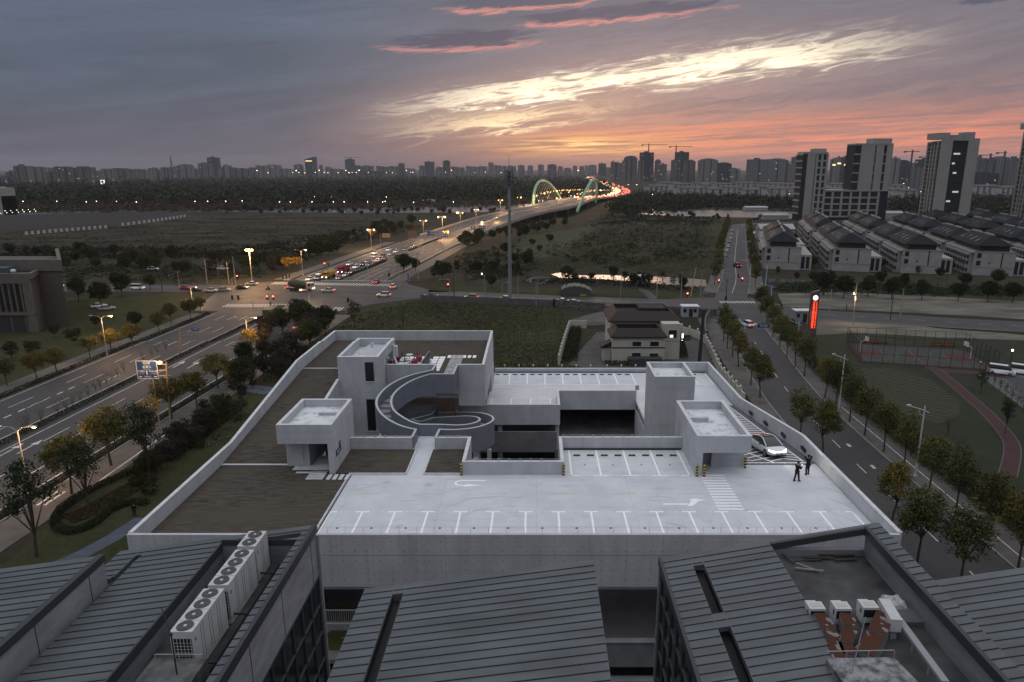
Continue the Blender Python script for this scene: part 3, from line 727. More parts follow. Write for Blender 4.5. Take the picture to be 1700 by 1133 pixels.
LI = [(-9.03, 62.4, 18.1), (-7.7, 62.75, 17.9), (-6.75, 63.45, 17.7), (-6.0, 64.8, 17.4), (-5.75, 66.6, 17.0), (-6.2, 68.7, 16.5), (-7.4, 70.4, 16.0), (-9.05, 71.6, 15.5), (-11.4, 72.6, 15.0), (-12.8, 72.0, 14.8), (-13.9, 72.9, 14.7), (-11.9, 74.9, 14.6), (-11.75, 78.0, 14.6)]
def dens(pts, n=5):
    """Catmull-Rom through the points"""
    out = []
    for i in range(len(pts) - 1):
        p0, p1, p2, p3 = [np.array(pts[max(0, min(len(pts) - 1, j))]) for j in (i - 1, i, i + 1, i + 2)]
        for k_ in range(n):
            t = k_ / n
            out.append(tuple(.5 * (2 * p1 + (p2 - p0) * t + (2 * p0 - 5 * p1 + 4 * p2 - p3) * t * t + (3 * p1 - p0 - 3 * p2 + p3) * t ** 3)))
    out.append(tuple(pts[-1])); return out
def dens_c(pts, corners, n=4):
    cs = [0] + [c for c in corners] + [len(pts) - 1]; out = []
    for a, b_ in zip(cs[:-1], cs[1:]): out += (dens(pts[a:b_ + 1], n) if b_ - a > 1 else [pts[a], pts[b_]])[:-1]
    return out + [pts[-1]]
SS = MB(); SCp = MB()
for pts, hh, cn in ((SO, 2.2, (1, 11)), (SI, 2.1, (1, 9, 10)), (LO, 2.5, (1, 9)), (LI, 2.2, (8, 10, 11))):
    q_ = dens_c(pts, cn)
    SS.wall(q_, .2, [p[2] - hh for p in q_]); SCp.wall([(p[0], p[1], p[2] + .04) for p in q_], .22, [p[2] for p in q_])
ss = SS.build('spiral_stair', M_dkc, PB)
SCp.build('handrail_coping', mat('stair_coping', (.42, .44, .47), .7), ss)
def resample(pts, n):
    P_ = np.array(pts); dl = np.r_[0, np.cumsum(np.linalg.norm(np.diff(P_[:, :2], axis=0), axis=1))]
    s_ = np.linspace(0, dl[-1], n); return np.stack([np.interp(s_, dl, P_[:, i]) for i in range(3)], 1)
TR_ = MB()
o_, i_ = resample(dens(SO[1:12], 4), 15), resample(dens(SI[1:10], 4), 15)
for j in range(14):
    z = (o_[j][2] + o_[j + 1][2]) / 2 - 1.15
    TR_.prism([tuple(o_[j][:2]), tuple(o_[j + 1][:2]), tuple(i_[j + 1][:2]), tuple(i_[j][:2])], z - .3, z)
o_, i_ = resample(dens(LO[1:10], 4), 21), resample(dens(LI[:9], 4), 21)
for j in range(20):
    z = min(17, (o_[j][2] + o_[j + 1][2]) / 2 - 1.15)
    TR_.prism([tuple(o_[j][:2]), tuple(o_[j + 1][:2]), tuple(i_[j + 1][:2]), tuple(i_[j][:2])], z - .3, z)
TR_.prism([(-11.6, 74.9), (-13.8, 72.8), (-11.4, 72.6), (-9.1, 75.2), (-9.6, 78.1), (-11.7, 78.1)], 13.2, 13.49)
TR_.build('stair_tread', mat('stair_tread_grey', (.30, .31, .335), .75, var=.2, vs=1), ss)
m = MB(); m.prism([(-11.2, 72.3), (-11.2, 74.6), (-8.9, 74.6), (-8.9, 70.9), (-11.2, 70.9)], 18.6, 19.29); m.build('stair_landing', M_dkc, ss)
m = MB(); m.box(-4.9, -4.5, 64.5, 64.9, 0, 14.6); m.box(-6.2, -5.7, 61.5, 66, 8.7, 14.5); m.build('stair_pier', M_conc, ss)
m = MB(); q_ = [(-6 + 3.4 * math.cos(t), 57.5 + 3.0 * math.sin(t), 15.2) for t in [R(5 + 10 * i) for i in range(13)]]; m.wall(q_, .18, 13); m.build('lower_stair_wall', M_dkc, ss)
# ---- paving of the raised terrace
pv = MB()
for i in range(7):
    for j in range(6):
        if (i * 3 + j * 5) % 11 != 4: pv.box(-16.5 + i * .78, -15.82 + i * .78, 76.3 + j * 1.05, 77.15 + j * 1.05, 19.3, 19.36)
for i in range(6): pv.box(-10.55 + i * .62 - .35, -10.55 + i * .62 + .05, 81.9, 83.0, 19.3, 19.36)
pv.build('terrace_paving', M_white, PB)
bw = MB()
for i in range(16): bw.box(-10.45 + .0, -8.95, 74.9 + i * .52, 75.3 + i * .52, 19.3, 19.37)
bw.build('boardwalk', mat('weathered_boards', (.46, .46, .47), .8, var=.5, vs=2.5), PB)
st = MB()
for i in range(6): st.box(-20.2 + i * .0 + .35 * (i > 1), -17.6 - .3 * (i > 1) * 0, 53.75 + i * .38, 54.0 + i * .38, 17.06, 17.1) if i < 1 else st.box(-20.7, -17.5, 54.2 + i * .2, 54.33 + i * .2, 17.06, 17.1)
for i in range(5): st.box(-19.0, -17.6, 52.55 + i * .33, 52.78 + i * .33, 17.06, 17.1)
for i in range(4): st.obox((-17.15 + i * .5, 53.0, 17.08), (.32, 1.0, .04), 0)
for i in range(6): st.box(-19.3, -17.45, 55.6 + i * .32, 55.82 + i * .32, 17.0, 17.06)
st.build('paving_slab', M_cap, PB)
# ---- loose things on the raised terrace
for i, (px, py) in enumerate(((688, 606), (696, 600), (656, 606), (661, 598))):
    c = U(px, py + 1, 19.4); s_ = (.42, .4, .34, .32)[i]
    m = MB(); m.ball((0, 0, s_ * .95), s_, n=12, m=8, sc=(1, 1, .95)); m.tube([(0, 0, 0), (0, 0, .12)], s_ * .6, 10)
    o = m.build('pouffe', M_red, smooth=True); o.location = c
    tag(o, ('large crimson round seat beside the dark screen on the raised terrace', 'crimson round seat half behind the larger one, next to the dark terrace screen', 'small dark red round seat nearest the tower door on the terrace', 'small dark red round seat farther back near the drain pipe')[i], 'seat', 'round red seats on the terrace')
sc_ = thing('glass_screen', 'dark upright glass screen standing beside the red seats on the terrace', 'screen', (-13.0, 77, 19.3))
m = MB(); m.wall([(-12.9, 75.2, 20.75), (-12.7, 79.8, 20.75)], .04, 19.45); m.build('pane', M_frame, sc_)
m = MB(); m.wall([(-12.9, 75.15, 20.8), (-12.7, 79.85, 20.8)], .07, 20.75); m.tube([(-12.9, 75.17, 19.36), (-12.9, 75.17, 20.8)], .04, 5); m.tube([(-12.7, 79.83, 19.3), (-12.7, 79.83, 20.8)], .04, 5); m.build('frame', M_rail, sc_)
for i, (x, y) in enumerate(((-15.6, 77.0), (-14.6, 78.6), (-15.3, 80.8))):
    tb = thing('terrace_table', ('white terrace table nearest the front parapet', 'middle white terrace table between the red seats', 'white terrace table farthest from the parapet')[i], 'table', (x, y, 19.36), group='tables on the terrace')
    m = MB(); m.tube([(x, y, 20.02), (x, y, 20.07)], .42, 12); m.build('table_top', M_cap, tb)
    m = MB(); m.tube([(x, y, 19.36), (x, y, 20.02)], .04, 6); m.tube([(x, y, 19.36), (x, y, 19.39)], .22, 8); m.build('pedestal', M_frame, tb)
    for j in range(2):
        cx, cy = x + (.75 if j else -.72), y + .15
        ch = thing('terrace_chair', 'dark terrace chair on the %s side of the %s table' % (('left', 'right')[j], ('front', 'middle', 'rear')[i]), 'chair', (cx, cy, 19.36), group='chairs on the terrace')
        m = MB(); m.box(cx - .22, cx + .22, cy - .22, cy + .22, 19.76, 19.81); m.build('seat', M_frame, ch)
        m = MB(); xx = cx + (.2 if j else -.24); m.box(xx, xx + .04, cy - .22, cy + .22, 19.82, 20.25); m.build('backrest', M_frame, ch)
        for (ax, ay) in ((-.2, -.2), (.2, -.2), (-.2, .2), (.2, .2)):
            m = MB(); m.tube([(cx + ax, cy + ay, 19.36), (cx + ax, cy + ay, 19.76)], .02, 4); m.build('leg', M_rail, ch)
# ================================================================== the office block in front, saw-tooth standing-seam roofs
M_metal = mat('zinc_roof_sheet', (.088, .102, .115), .45, var=.40, vs=.5, stretch=(.5, 2.13, 1), spec=.5, det=7)
M_seam = mat('seam_with_shadow', (.022, .024, .029), .6)  # dark seam metal, its shadow line painted into the same colour
M_trim = mat('dark_edge_trim', (.040, .042, .048), .5)
M_plast = mat('grey_rendered_wall', (.20, .205, .225), .85, var=.35, vs=.5, stretch=(1, 1, 3))
M_panel = mat('concrete_panel', (.29, .295, .32), .85, var=.3, vs=.7, stretch=(1, 1, 3))
M_roofflr = mat('stained_roof_floor', (.075, .076, .080), .8, col2=(.028, .028, .030), vs=.6)
M_blackg = mat('black_gutter', (.014, .015, .018), .7)
OB = thing('office_building', 'office block in the foreground with sloping grey standing seam metal roofs', 'building', (0, 22, 0))
YE = 9.0
def zpl(x0, z0, x1, z1): return lambda x: z0 + (z1 - z0) * (x - x0) / (x1 - x0)
def mroof(nm, rects, zf, yfar, parent, phase=0.0):
    """sloping sheet made of rectangles with one set of seams running up the slope"""
    m = MB()
    for (x0, x1, y0, y1) in rects:
        m.prism([(x0, y0), (x1, y0), (x1, y1), (x0, y1)], [zf(x0) - .22, zf(x1) - .22, zf(x1) - .22, zf(x0) - .22], [zf(x0), zf(x1), zf(x1), zf(x0)])
    o = m.build(nm, M_metal, parent)
    s = MB(); y = yfar - .47
    while y > YE:
        for (x0, x1, y0, y1) in rects:
            if y0 + .02 < y < y1 - .02:
                a, b = x0 + .02, x1 - .02
                s.prism([(a, y - .014), (b, y - .014), (b, y + .014), (a, y + .014)], [zf(a), zf(b), zf(b), zf(a)], [zf(a) + .03, zf(b) + .03, zf(b) + .03, zf(a) + .03])
        y -= .47
    s.build('seam', M_seam, o)
    return o
def trim(parent, x0, x1, y0, y1, zf, h=.3):
    m = MB(); m.prism([(x0, y0), (x1, y0), (x1, y1), (x0, y1)], [zf(x0) - h, zf(x1) - h, zf(x1) - h, zf(x0) - h], [zf(x0) + .06, zf(x1) + .06, zf(x1) + .06, zf(x0) + .06])
    m.build('edge_trim', M_trim, parent)
# A
zA = zpl(-24.44, 24.2, -19.6, 24.9)
rA = mroof('metal_roof', [(-36, -19.95, YE, 28.2)], zA, 28.2, OB); trim(rA, -19.95, -19.62, YE, 28.21, zA)
m = MB(); m.box(-19.92, -19.66, YE, 28.15, 22.6, 24.6); m.box(-35.8, -19.92, 27.8, 28.15, 0, 22.3); wA = m.build('concrete_wall', M_panel, OB)
m = MB()
for y in (27.0, 23.6, 20.2): m.box(-19.665, -19.648, y, y + .03, 23.0, 24.6)
m.build('panel_joint', M_blackg, wA)
# B
zB = zpl(-20.68, 23.48, -10.86, 24.93)
rB = mroof('metal_roof', [(-19.6, -19.5, 28.4, 30.9), (-20.68, -19.6, 28.25, 30.9), (-19.18, -15.25, YE, 30.9), (-19.5, -19.18, 30.2, 30.9), (-15.25, -11.35, 30.25, 30.9), (-11.35, -10.98, YE, 30.9)], zB, 30.9, OB)
trim(rB, -11.0, -10.80, YE, 30.91, zB, .4); 
m = MB(); m.box(-19.52, -19.16, YE, 30.2, 23.1, 23.3); m.build('gutter', M_blackg, rB)
m = MB(); m.box(-19.62, -10.95, 30.5, 30.8, 0, 23.3); m.box(-15.5, -15.25, YE, 30.5, 22.5, 24.0); m.box(-15.25, -11.3, 30.2, 30.5, 22.5, 24.3); m.box(-11.4, -11.2, YE, 30.3, 22.5, 24.5)
m.build('plaster_wall', M_plast, OB)
m = MB(); m.box(-15.3, -15.22, YE, 30.25, 23.9, 24.34); m.box(-15.22, -11.36, 30.17, 30.25, 24.2, 24.5); m.build('edge_trim', M_trim, rB)
m = MB(); m.box(-15.3, -11.2, YE, 30.3, 22.6, 23.2); m.build('roof_terrace', M_roofflr, OB)
m = MB(); m.box(-11.0, -10.85, YE, 30.78, 22.25, 24.55); wB = m.build('concrete_wall', M_panel, OB)
m = MB()
for y in (29.9, 26.0, 22.6, 19.2): m.box(-10.855, -10.84, y, y + .035, 22.3, 24.55)
m.build('panel_joint', M_blackg, wB)
def glazing(x, sgn, y0, y1, z0, z1, parent):
    m = MB(); m.box(x - .05, x + .05, y0, y1, z0, z1); o = m.build('curtain_wall', M_glass, parent)
    f = MB(); xx = x + sgn * .07
    y = y1
    while y > y0:
        f.box(xx - .06, xx + .06, y - .06, y + .0, z0, z1); y -= 1.25
    z = z1 - .02
    while z > z0: f.box(xx - .05, xx + .05, y0, y1, z - .07, z); z -= 1.55
    f.build('mullion', mat('grey_mullion', (.07, .073, .08), .5), o)
glazing(-10.95, 1, YE, 30.7, 2, 22.25, OB)
m = MB(); m.box(-10.98, -10.72, 30.72, 30.86, 0, 24.4); m.build('corner_post', M_panel, OB)
# C
zC = zpl(-7.8, 23.5, 2.57, 24.97)
rC = mroof('metal_roof', [(-7.75, -6.35, YE, 27.7), (-6.35, -5.85, 26.95, 27.7), (-5.85, 2.57, YE, 27.7)], zC, 27.7, OB)
m = MB(); m.box(-6.42, -5.8, YE, 27.0, 23.1, 23.35); m.box(-6.36, -6.3, YE, 26.95, 23.35, 23.69); m.box(-5.9, -5.84, YE, 26.95, 23.35, 23.76); m.build('gutter', M_blackg, rC)
m = MB(); m.box(-7.4, 2.3, YE, 27.4, 0, 23.2); m.build('plaster_wall', M_plast, OB)
# D
zD = zpl(6.0, 23.65, 16.35, 25.55)
rD = mroof('metal_roof', [(6.05, 7.35, YE, 30), (7.35, 7.85, 28.9, 30), (7.35, 7.85, 24.4, 25.3), (7.85, 11.15, YE, 30), (11.15, 15.7, 29.75, 30), (15.7, 16.35, YE, 30)], zD, 30, OB)
trim(rD, 5.92, 6.06, YE, 30.01, zD, .4); trim(rD, 15.56, 15.72, YE, 29.76, zD, .35); 
m = MB(); m.prism([(11.15, 29.6), (15.6, 29.6), (15.6, 29.76), (11.15, 29.76)], [zD(11.15) - .3, zD(15.6) - .3, zD(15.6) - .3, zD(11.15) - .3], [zD(11.15) + .03, zD(15.6) + .03, zD(15.6) + .03, zD(11.15) + .03]); m.build('edge_trim', M_trim, rD)
m = MB(); m.box(7.3, 7.9, YE, 29.0, 23.2, 23.45); m.build('gutter', M_blackg, rD)
m = MB(); m.box(11.0, 15.75, 29.62, 29.9, 22.4, 24.3); m.box(15.66, 16.1, YE, 29.7, 22.4, 25.1); m.box(10.95, 11.12, YE, 29.7, 22.4, 24.3); m.box(6.2, 16.2, 29.5, 29.62, 0, 23.3)
m.build('plaster_wall', M_plast, OB)
FLR = 23.98
m = MB(); m.box(11.1, 15.7, YE, 29.7, 23.4, FLR); m.build('roof_terrace', M_roofflr, OB)
glazing(6.12, -1, YE, 29.6, 2, 23.5, OB)
m = MB(); m.box(5.9, 6.1, 29.6, 29.75, 0, 23.4); m.build('corner_post', M_panel, OB)
# E
zE = zpl(18.2, 23.5, 22.38, 24.2)
rE = mroof('metal_roof', [(16.4, 34, YE, 28.3)], zE, 28.3, OB)
m = MB(); m.box(16.5, 33, YE, 28.0, 0, 22.9); m.build('plaster_wall', M_plast, OB)
m = MB(); m.box(-10.6, 5.8, 15, 41.0, -.1, .3); m.box(-10.7, 5.9, 30.6, 31.2, 6.4, 6.9); m.build('courtyard', mat('courtyard_paving', (.10, .10, .105), .8, var=.3, vs=.5), OB)

# ---------------------------------------------------------------- condensers on the left roof terrace
M_ac = mat('off_white_casing', (.52, .525, .54), .55, var=.12, vs=2)
M_fan = mat('fan_grille', (.10, .102, .108), .5)
PIT = .69
def condenser(y0, nf, label, dx=0.0):
    x0, x1 = -13.75 + dx, -12.9 + dx; y1 = y0 + nf * PIT
    t = thing('condenser_unit', label, 'condenser', (x0 + .44, (y0 + y1) / 2, 23.2), group='condenser units on the roof terrace')
    m = MB(); m.box(x0, x1, y0, y1, 23.28, 25.1); m.box(x0 + .05, x1 - .05, y0 + .05, y1 - .05, 23.2, 23.28)
    c = m.build('casing', M_ac, t)
    m = MB()
    for i in range(1, nf):
        m.box(x1 - .01, x1 + .008, y0 + i * PIT - .1, y0 + i * PIT - .085, 23.4, 25.0); m.box(x1 - .01, x1 + .008, y0 + i * PIT + .1, y0 + i * PIT + .115, 23.4, 25.0)
        m.box(x0 + .02, x1 - .02, y0 + i * PIT - .008, y0 + i * PIT + .008, 25.1, 25.106)
    m.build('panel_joint', M_fan, c)
    for i in range(nf):
        cy = y0 + PIT / 2 + i * PIT; cx = (x0 + x1) / 2; f = MB()
        f.tube([(cx, cy, 25.103), (cx, cy, 25.115)], .315, 20, 0)
        for r_ in (.31, .24, .17): 
            f.add([(cx + q * math.cos(a), cy + q * math.sin(a), 25.125) for q in (r_, r_ - .02) for a in [j * math.pi / 10 for j in range(20)]], [(j, (j + 1) % 20, 20 + (j + 1) % 20, 20 + j) for j in range(20)], 1)
        for j in range(6):
            a = j * math.pi / 3 + .3 * i
            f.add([(cx + q * math.cos(a + d_), cy + q * math.sin(a + d_), 25.12) for q, d_ in ((.07, 0), (.3, .02), (.3, -.12), (.07, -.2))], [(0, 1, 2, 3)], 1)
        f.tube([(cx, cy, 25.11), (cx, cy, 25.14)], .06, 10, 2)
        f.build('fan', [M_fan, mat('fan_wire', (.045, .046, .05), .5), M_ac], t)
    m = MB(); m.box(x0 + .06, x1 - .06, y0 - .012, y0 + .01, 23.45, 24.8, 0)
    for j in range(6): m.box(x0 + .1 + j * .13, x0 + .115 + j * .13, y0 - .03, y0 - .012, 23.45, 24.8, 1)
    for j in range(9): m.box(x0 + .06, x1 - .06, y0 - .03, y0 - .02, 23.5 + j * .14, 23.512 + j * .14, 1)
    m.build('intake_grille', [M_blackg, M_ac], t)
    m = MB(); m.box(x1, x1 + .006, y0 + .12, y0 + .22, 24.6, 24.75); m.build('badge', mat('brass_badge', (.16, .13, .06), .5), t)
    m = MB(); m.tube([(x1, y0 + .2, 23.6), (x1 + .5, y0 + .3, 23.5), (x1 + .8, y0 + .3, 23.55)], .05, 6); m.build('pipe', M_blackg, t)
condenser(22.55, 4, 'four-fan off-white condenser nearest the camera, its intake grille showing')
condenser(25.55, 4, 'four-fan off-white condenser between the other two condensers', .06)
condenser(28.6, 2, 'two-fan off-white condenser farthest from the camera, by the end wall of the terrace')
# ---------------------------------------------------------------- other things on the left terrace
pl = thing('concrete_plinth', 'low stained concrete plinth with a thin pole below the condensers', 'plinth', (-13.6, 21.6, 22.9))
m = MB(); m.box(-14.3, -12.3, 18.2, 22.25, 23.2, 24.2); m.build('slab', mat('stained_concrete', (.13, .13, .135), .85, col2=(.05, .05, .052), vs=1.5), pl)
m = MB(); m.tube([(-13.0, 21.4, 24.2), (-13.0, 21.4, 25.9)], .025, 6); m.tube([(-13.0, 21.4, 25.8), (-13.7, 22.2, 26.4)], .02, 5); m.ball((-13.0, 21.4, 25.85), .06); m.build('pole', M_blackg, pl)
m = MB(); m.tube([(-14.2, 22.2, 24.4), (-12.4, 22.2, 24.4)], .02, 5)
for x in (-14.2, -13.3, -12.45): m.tube([(x, 22.2, 24.2), (x, 22.2, 24.4)], .015, 4)
m.build('rail', M_rail, pl)
m = MB(); m.prism([(-14.95, 19), (-14.68, 19), (-14.3, 23.2), (-14.5, 23.2)], 23.25, 23.4)
tag(m.build('cable_tray', M_metal), 'blue-grey metal cable tray lying left of the condensers', 'cable tray')
m = MB()
for dx in (0, .18, .33): m.tube([(-12.5 + dx, 17, 23.3), (-12.45 + dx, 29.9, 23.3)], .045, 6)
tag(m.build('pipe_run', M_blackg), 'black refrigerant pipes running along the right side of the condensers', 'pipes')
# ---------------------------------------------------------------- right roof terrace
M_rust = mat('rusty_duct_top', (.058, .018, .009), .8, col2=(.17, .165, .165), vs=1.5, lo=.55, hi=.58, det=2.0)
M_duct = mat('galvanised_duct', (.21, .22, .235), .5, var=.4, vs=1.2)
def duct(parent, pts, w_, z0, z1):
    for i in range(len(pts) - 1):
        a, b = Vector(pts[i][:2]), Vector(pts[i + 1][:2]); t = (b - a).normalized(); n_ = Vector((-t.y, t.x)) * w_ / 2
        ext = t * .02
        m = MB(); q = [a + n_ + ext, a - n_ + ext, b - n_ - ext, b + n_ - ext]
        m.prism([(p.x, p.y) for p in q], z0, z1 - i * .06, 0); o = m.build('duct_section', M_duct, parent)
        m = MB(); q = [a + n_ * 1.05 + ext, a - n_ * 1.05 + ext, b - n_ * 1.05 - ext, b + n_ * 1.05 - ext]
        m.prism([(p.x, p.y) for p in q], z1 - i * .06, z1 - i * .06 + .02, 0); m.build('rusty_cover', M_rust, o)
FT = FLR + .85
def fan_unit(px, py, path, w_, label):
    c = U(px, py, FT); t = thing('exhaust_fan', label, 'exhaust fan', (c[0], c[1], FLR), group='rusting exhaust fans on the right terrace')
    m = MB(); m.box(c[0] - .34, c[0] + .3, c[1] - .24, c[1] + .26, FLR + .15, FT); m.box(c[0] - .3, c[0] + .12, c[1] + .26, c[1] + .42, FLR + .3, FT - .06)
    for dx in (-.28, .2): m.box(c[0] + dx, c[0] + dx + .08, c[1] - .2, c[1] + .2, FLR, FLR + .15)
    o = m.build('fan_housing', M_ac, t)
    m = MB(); m.box(c[0] - .346, c[0] - .339, c[1] - .12, c[1] - .02, FLR + .5, FLR + .7); m.box(c[0] - .3, c[0] + .28, c[1] - .246, c[1] - .239, FLR + .4, FLR + .75); m.build('vent_slot', M_blackg, o)
    m = MB(); m.box(c[0] - .2, c[0] + .2, c[1] - .1, c[1] + .16, FT, FT + .012); m.build('rust_stain', mat('pale_lid', (.44, .43, .40), .6, col2=(.16, .07, .03), vs=2.5, lo=.6, hi=.66), o)
    P_ = [U(*p, FT - .1) for p in path]
    duct(t, P_, w_, FLR + .05, FT - .12)
fan_unit(1355, 1006, [(1362, 1018), (1378, 1046), (1385, 1060), (1396, 1092)], .5, 'exhaust fan with a straight rusty duct, nearest the sloping metal roof')
fan_unit(1398, 1006, [(1404, 1018), (1414, 1040), (1403, 1062), (1412, 1083)], .48, 'middle exhaust fan with a bent rusty duct')
fan_unit(1443, 1004, [(1470, 1018), (1456, 1050), (1434, 1082)], .62, 'exhaust fan with the widest, most rusted duct, beside the white duct')
wd = thing('white_duct', 'long white boxed duct and metal tray running along the right terrace', 'duct', (14.0, 26, FLR))
a_, b_ = U(1468, 995, FLR + .95), U(1489, 1030, FLR + .95)
m = MB(); t_ = Vector((b_[0] - a_[0], b_[1] - a_[1])).normalized(); n_ = Vector((-t_.y, t_.x)) * .22
m.prism([(a_[0] + n_.x, a_[1] + n_.y), (a_[0] - n_.x, a_[1] - n_.y), (b_[0] - n_.x, b_[1] - n_.y), (b_[0] + n_.x, b_[1] + n_.y)], FLR + .4, FLR + .95); m.build('duct_box', M_ac, wd)
c_ = U(1492, 1027, FLR + .6); e_ = U(1570, 1133, FLR + .6)
m = MB(); t_ = Vector((e_[0] - c_[0], e_[1] - c_[1])).normalized(); n_ = Vector((-t_.y, t_.x)) * .13
m.prism([(c_[0] + n_.x, c_[1] + n_.y), (c_[0] - n_.x, c_[1] - n_.y), (e_[0] - n_.x, e_[1] - n_.y), (e_[0] + n_.x, e_[1] + n_.y)], FLR + .5, FLR + .62); m.build('metal_tray', mat('bare_metal_tray', (.25, .27, .29), .5), wd)
m = MB()
for k_ in (0, .35, .7, 1): m.box(c_[0] + (e_[0] - c_[0]) * k_ - .03, c_[0] + (e_[0] - c_[0]) * k_ + .03, c_[1] + (e_[1] - c_[1]) * k_ - .03, c_[1] + (e_[1] - c_[1]) * k_ + .03, FLR, FLR + .5)
for k_ in (.1, .9): m.box(a_[0] + (b_[0] - a_[0]) * k_ - .12, a_[0] + (b_[0] - a_[0]) * k_ + .12, a_[1] + (b_[1] - a_[1]) * k_ - .03, a_[1] + (b_[1] - a_[1]) * k_ + .03, FLR, FLR + .4)
m.build('support', M_rail, wd)
c_ = U(1500, 1022, FLR + .2); m = MB(); m.box(c_[0] - .5, c_[0] + .75, c_[1] - .5, c_[1] + .9, FLR, FLR + .22)
tag(m.build('plinth', mat('stained_concrete', (.13, .13, .135), .85)), 'low concrete plinth under the white duct box', 'plinth')
# crumpled tarpaulin
c_ = U(1484, 1004, FLR + .2); m = MB(); n = 9; rr = random.Random(3)
vs = [(c_[0] + (i / (n - 1) - .5) * .95, c_[1] + (j / (n - 1) - .5) * .95, (FLR + .28 if 0 < i < n - 1 and 0 < j < n - 1 else FLR + .02) + (rr.random() * .22 if 0 < i < n - 1 and 0 < j < n - 1 else 0)) for j in range(n) for i in range(n)]
m.add(vs, [(j * n + i, j * n + i + 1, (j + 1) * n + i + 1, (j + 1) * n + i) for j in range(n - 1) for i in range(n - 1)])
tag(m.build('tarpaulin', mat('white_tarpaulin', (.42, .43, .45), .6)), 'crumpled white tarpaulin by the terrace wall behind the white duct', 'tarpaulin')
# timber and debris
rr = random.Random(5)
for i in range(9):
    px, py = (1340 + i * 8.2 + rr.uniform(-4, 4), 926 + rr.uniform(-3, 6)); c = U(px, py, FLR + .05); m = MB()
    m.obox((c[0], c[1], FLR + .03 + .03 * (i % 3)), (.75 + rr.random() * .7, .1, .05), rr.uniform(-.1, .18))
    tag(m.build('board', mat('wet_dark_board', (.05, .047, .043), .8, var=.4, vs=2, objvar=.4)), 'dark board in the loose row along the terrace back wall', 'board', 'loose dark boards by the back wall')
for i, (a, b, l) in enumerate((((1322, 936), (1365, 952), 'pale timber plank, longest of the crossed pair on the terrace'), ((1320, 946), (1367, 951), 'pale timber plank lying lower of the crossed pair'), ((1300, 925), (1318, 940), 'dark timber beam lying aslant at the corner of the terrace'))):
    p, q = U(*a, FLR + .05), U(*b, FLR + .05); m = MB(); m.obox(((p[0] + q[0]) / 2, (p[1] + q[1]) / 2, FLR + .04 + .06 * i), (math.hypot(q[0] - p[0], q[1] - p[1]), .09, .07), math.atan2(q[1] - p[1], q[0] - p[0]))
    tag(m.build('plank', mat('pale_timber', (.20, .19, .18), .8) if i < 2 else mat('wet_dark_board', (.05, .047, .043))), l, 'plank')
# roof hatch block at the bottom edge
hk = thing('stair_head', 'weathered concrete stair head with a rod at the lower edge of the right terrace', 'roof block', (13, 20.5, FLR))
a_, b_ = U(1372, 1094, FLR + .8), U(1484, 1092, FLR + .8)
m = MB(); m.prism([(a_[0], a_[1]), (a_[0] + .3, 16), (b_[0] + .9, 16), (b_[0], b_[1])], FLR, FLR + .8); m.build('block', mat('lichen_concrete', (.27, .275, .285), .9, col2=(.07, .07, .075), vs=2.2, lo=.4, hi=.6), hk)
m = MB(); c = U(1413, 1120, FLR + .8); m.tube([(c[0], c[1], FLR + .8), (c[0] + .3, c[1] + .1, FLR + 3)], .02, 5); m.build('rod', M_rail, hk)
m = MB(); m.tube([(a_[0], a_[1] + .05, FLR + 1.05), (b_[0], b_[1] + .05, FLR + 1.05)], .02, 5)
for k_ in (0, .3, .62, 1): m.tube([(a_[0] + (b_[0] - a_[0]) * k_, a_[1] + .05, FLR + .8), (a_[0] + (b_[0] - a_[0]) * k_, a_[1] + .05, FLR + 1.05)], .015, 4)
m.build('rail', M_rail, hk)
# ================================================================== ground, roads, water
def groundcol(b, pos, s):
    n = b.noise(pos, .035, 7, .65); k = b.noise(pos, .5, 5, .7); w = b.noise(pos, .006, 4, .6)
    c = b.mix(b.mr(n, .38, .62), (.033, .034, .020, 1), (.056, .050, .036, 1))
    c = b.mix(b.mr(w, .45, .62), c, (.034, .031, .028, 1))
    return b.mix(b.m('MULTIPLY', b.mr(k, .45, .7), .6), c, (.017, .019, .012, 1))
M_ground = mat_nodes('rough_ground', groundcol, 1.0, .05)
def grasscol(b, pos, s):
    n = b.noise(pos, .12, 6, .7); k = b.noise(pos, 1.4, 5, .75)
    c = b.mix(b.mr(n, .35, .65), (.034, .041, .018, 1), (.056, .053, .030, 1))
    return b.mix(b.m('MULTIPLY', b.mr(k, .45, .7), .6), c, (.014, .019, .009, 1))
M_grass = mat_nodes('mown_grass', grasscol, 1.0, .05)
def drycol(b, pos, s):
    v = b.xyz(b.m('MULTIPLY', s[0], .018), b.m('MULTIPLY', s[1], .07), 0.0)
    n = b.noise(v, 1.0, 6, .65); k = b.noise(pos, .25, 6, .7)
    c = b.mix(b.mr(n, .42, .6), (.064, .055, .040, 1), (.020, .019, .018, 1))
    return b.mix(b.m('MULTIPLY', b.mr(k, .42, .65), .6), c, (.030, .031, .019, 1))
M_dry = mat_nodes('bare_field', drycol, 1.0, .05)
def aspcol(b, pos, s):
    n = b.noise(pos, .15, 6, .65); k = b.noise(pos, 2.5, 4, .7)
    t = b.noise(b.xyz(b.m('MULTIPLY', s[0], .9), b.m('MULTIPLY', s[1], .02), 0.0), 1.0, 4, .6)
    c = b.mix(b.mr(n, .35, .65), (.037, .037, .040, 1), (.054, .053, .054, 1))
    c = b.mix(b.m('MULTIPLY', b.mr(t, .5, .65), .35), c, (.034, .034, .036, 1))
    return b.mix(b.m('MULTIPLY', b.mr(k, .5, .7), .25), c, (.09, .09, .09, 1)), b.mr(n, .3, .7, .55, .85)
M_asph = mat_nodes('asphalt', aspcol, .8, .3)
M_pave = mat('grey_paving', (.115, .105, .098), .85, var=.35, vs=.35)
M_kerb = mat('kerb_stone', (.28, .28, .28), .85, var=.25, vs=.5)
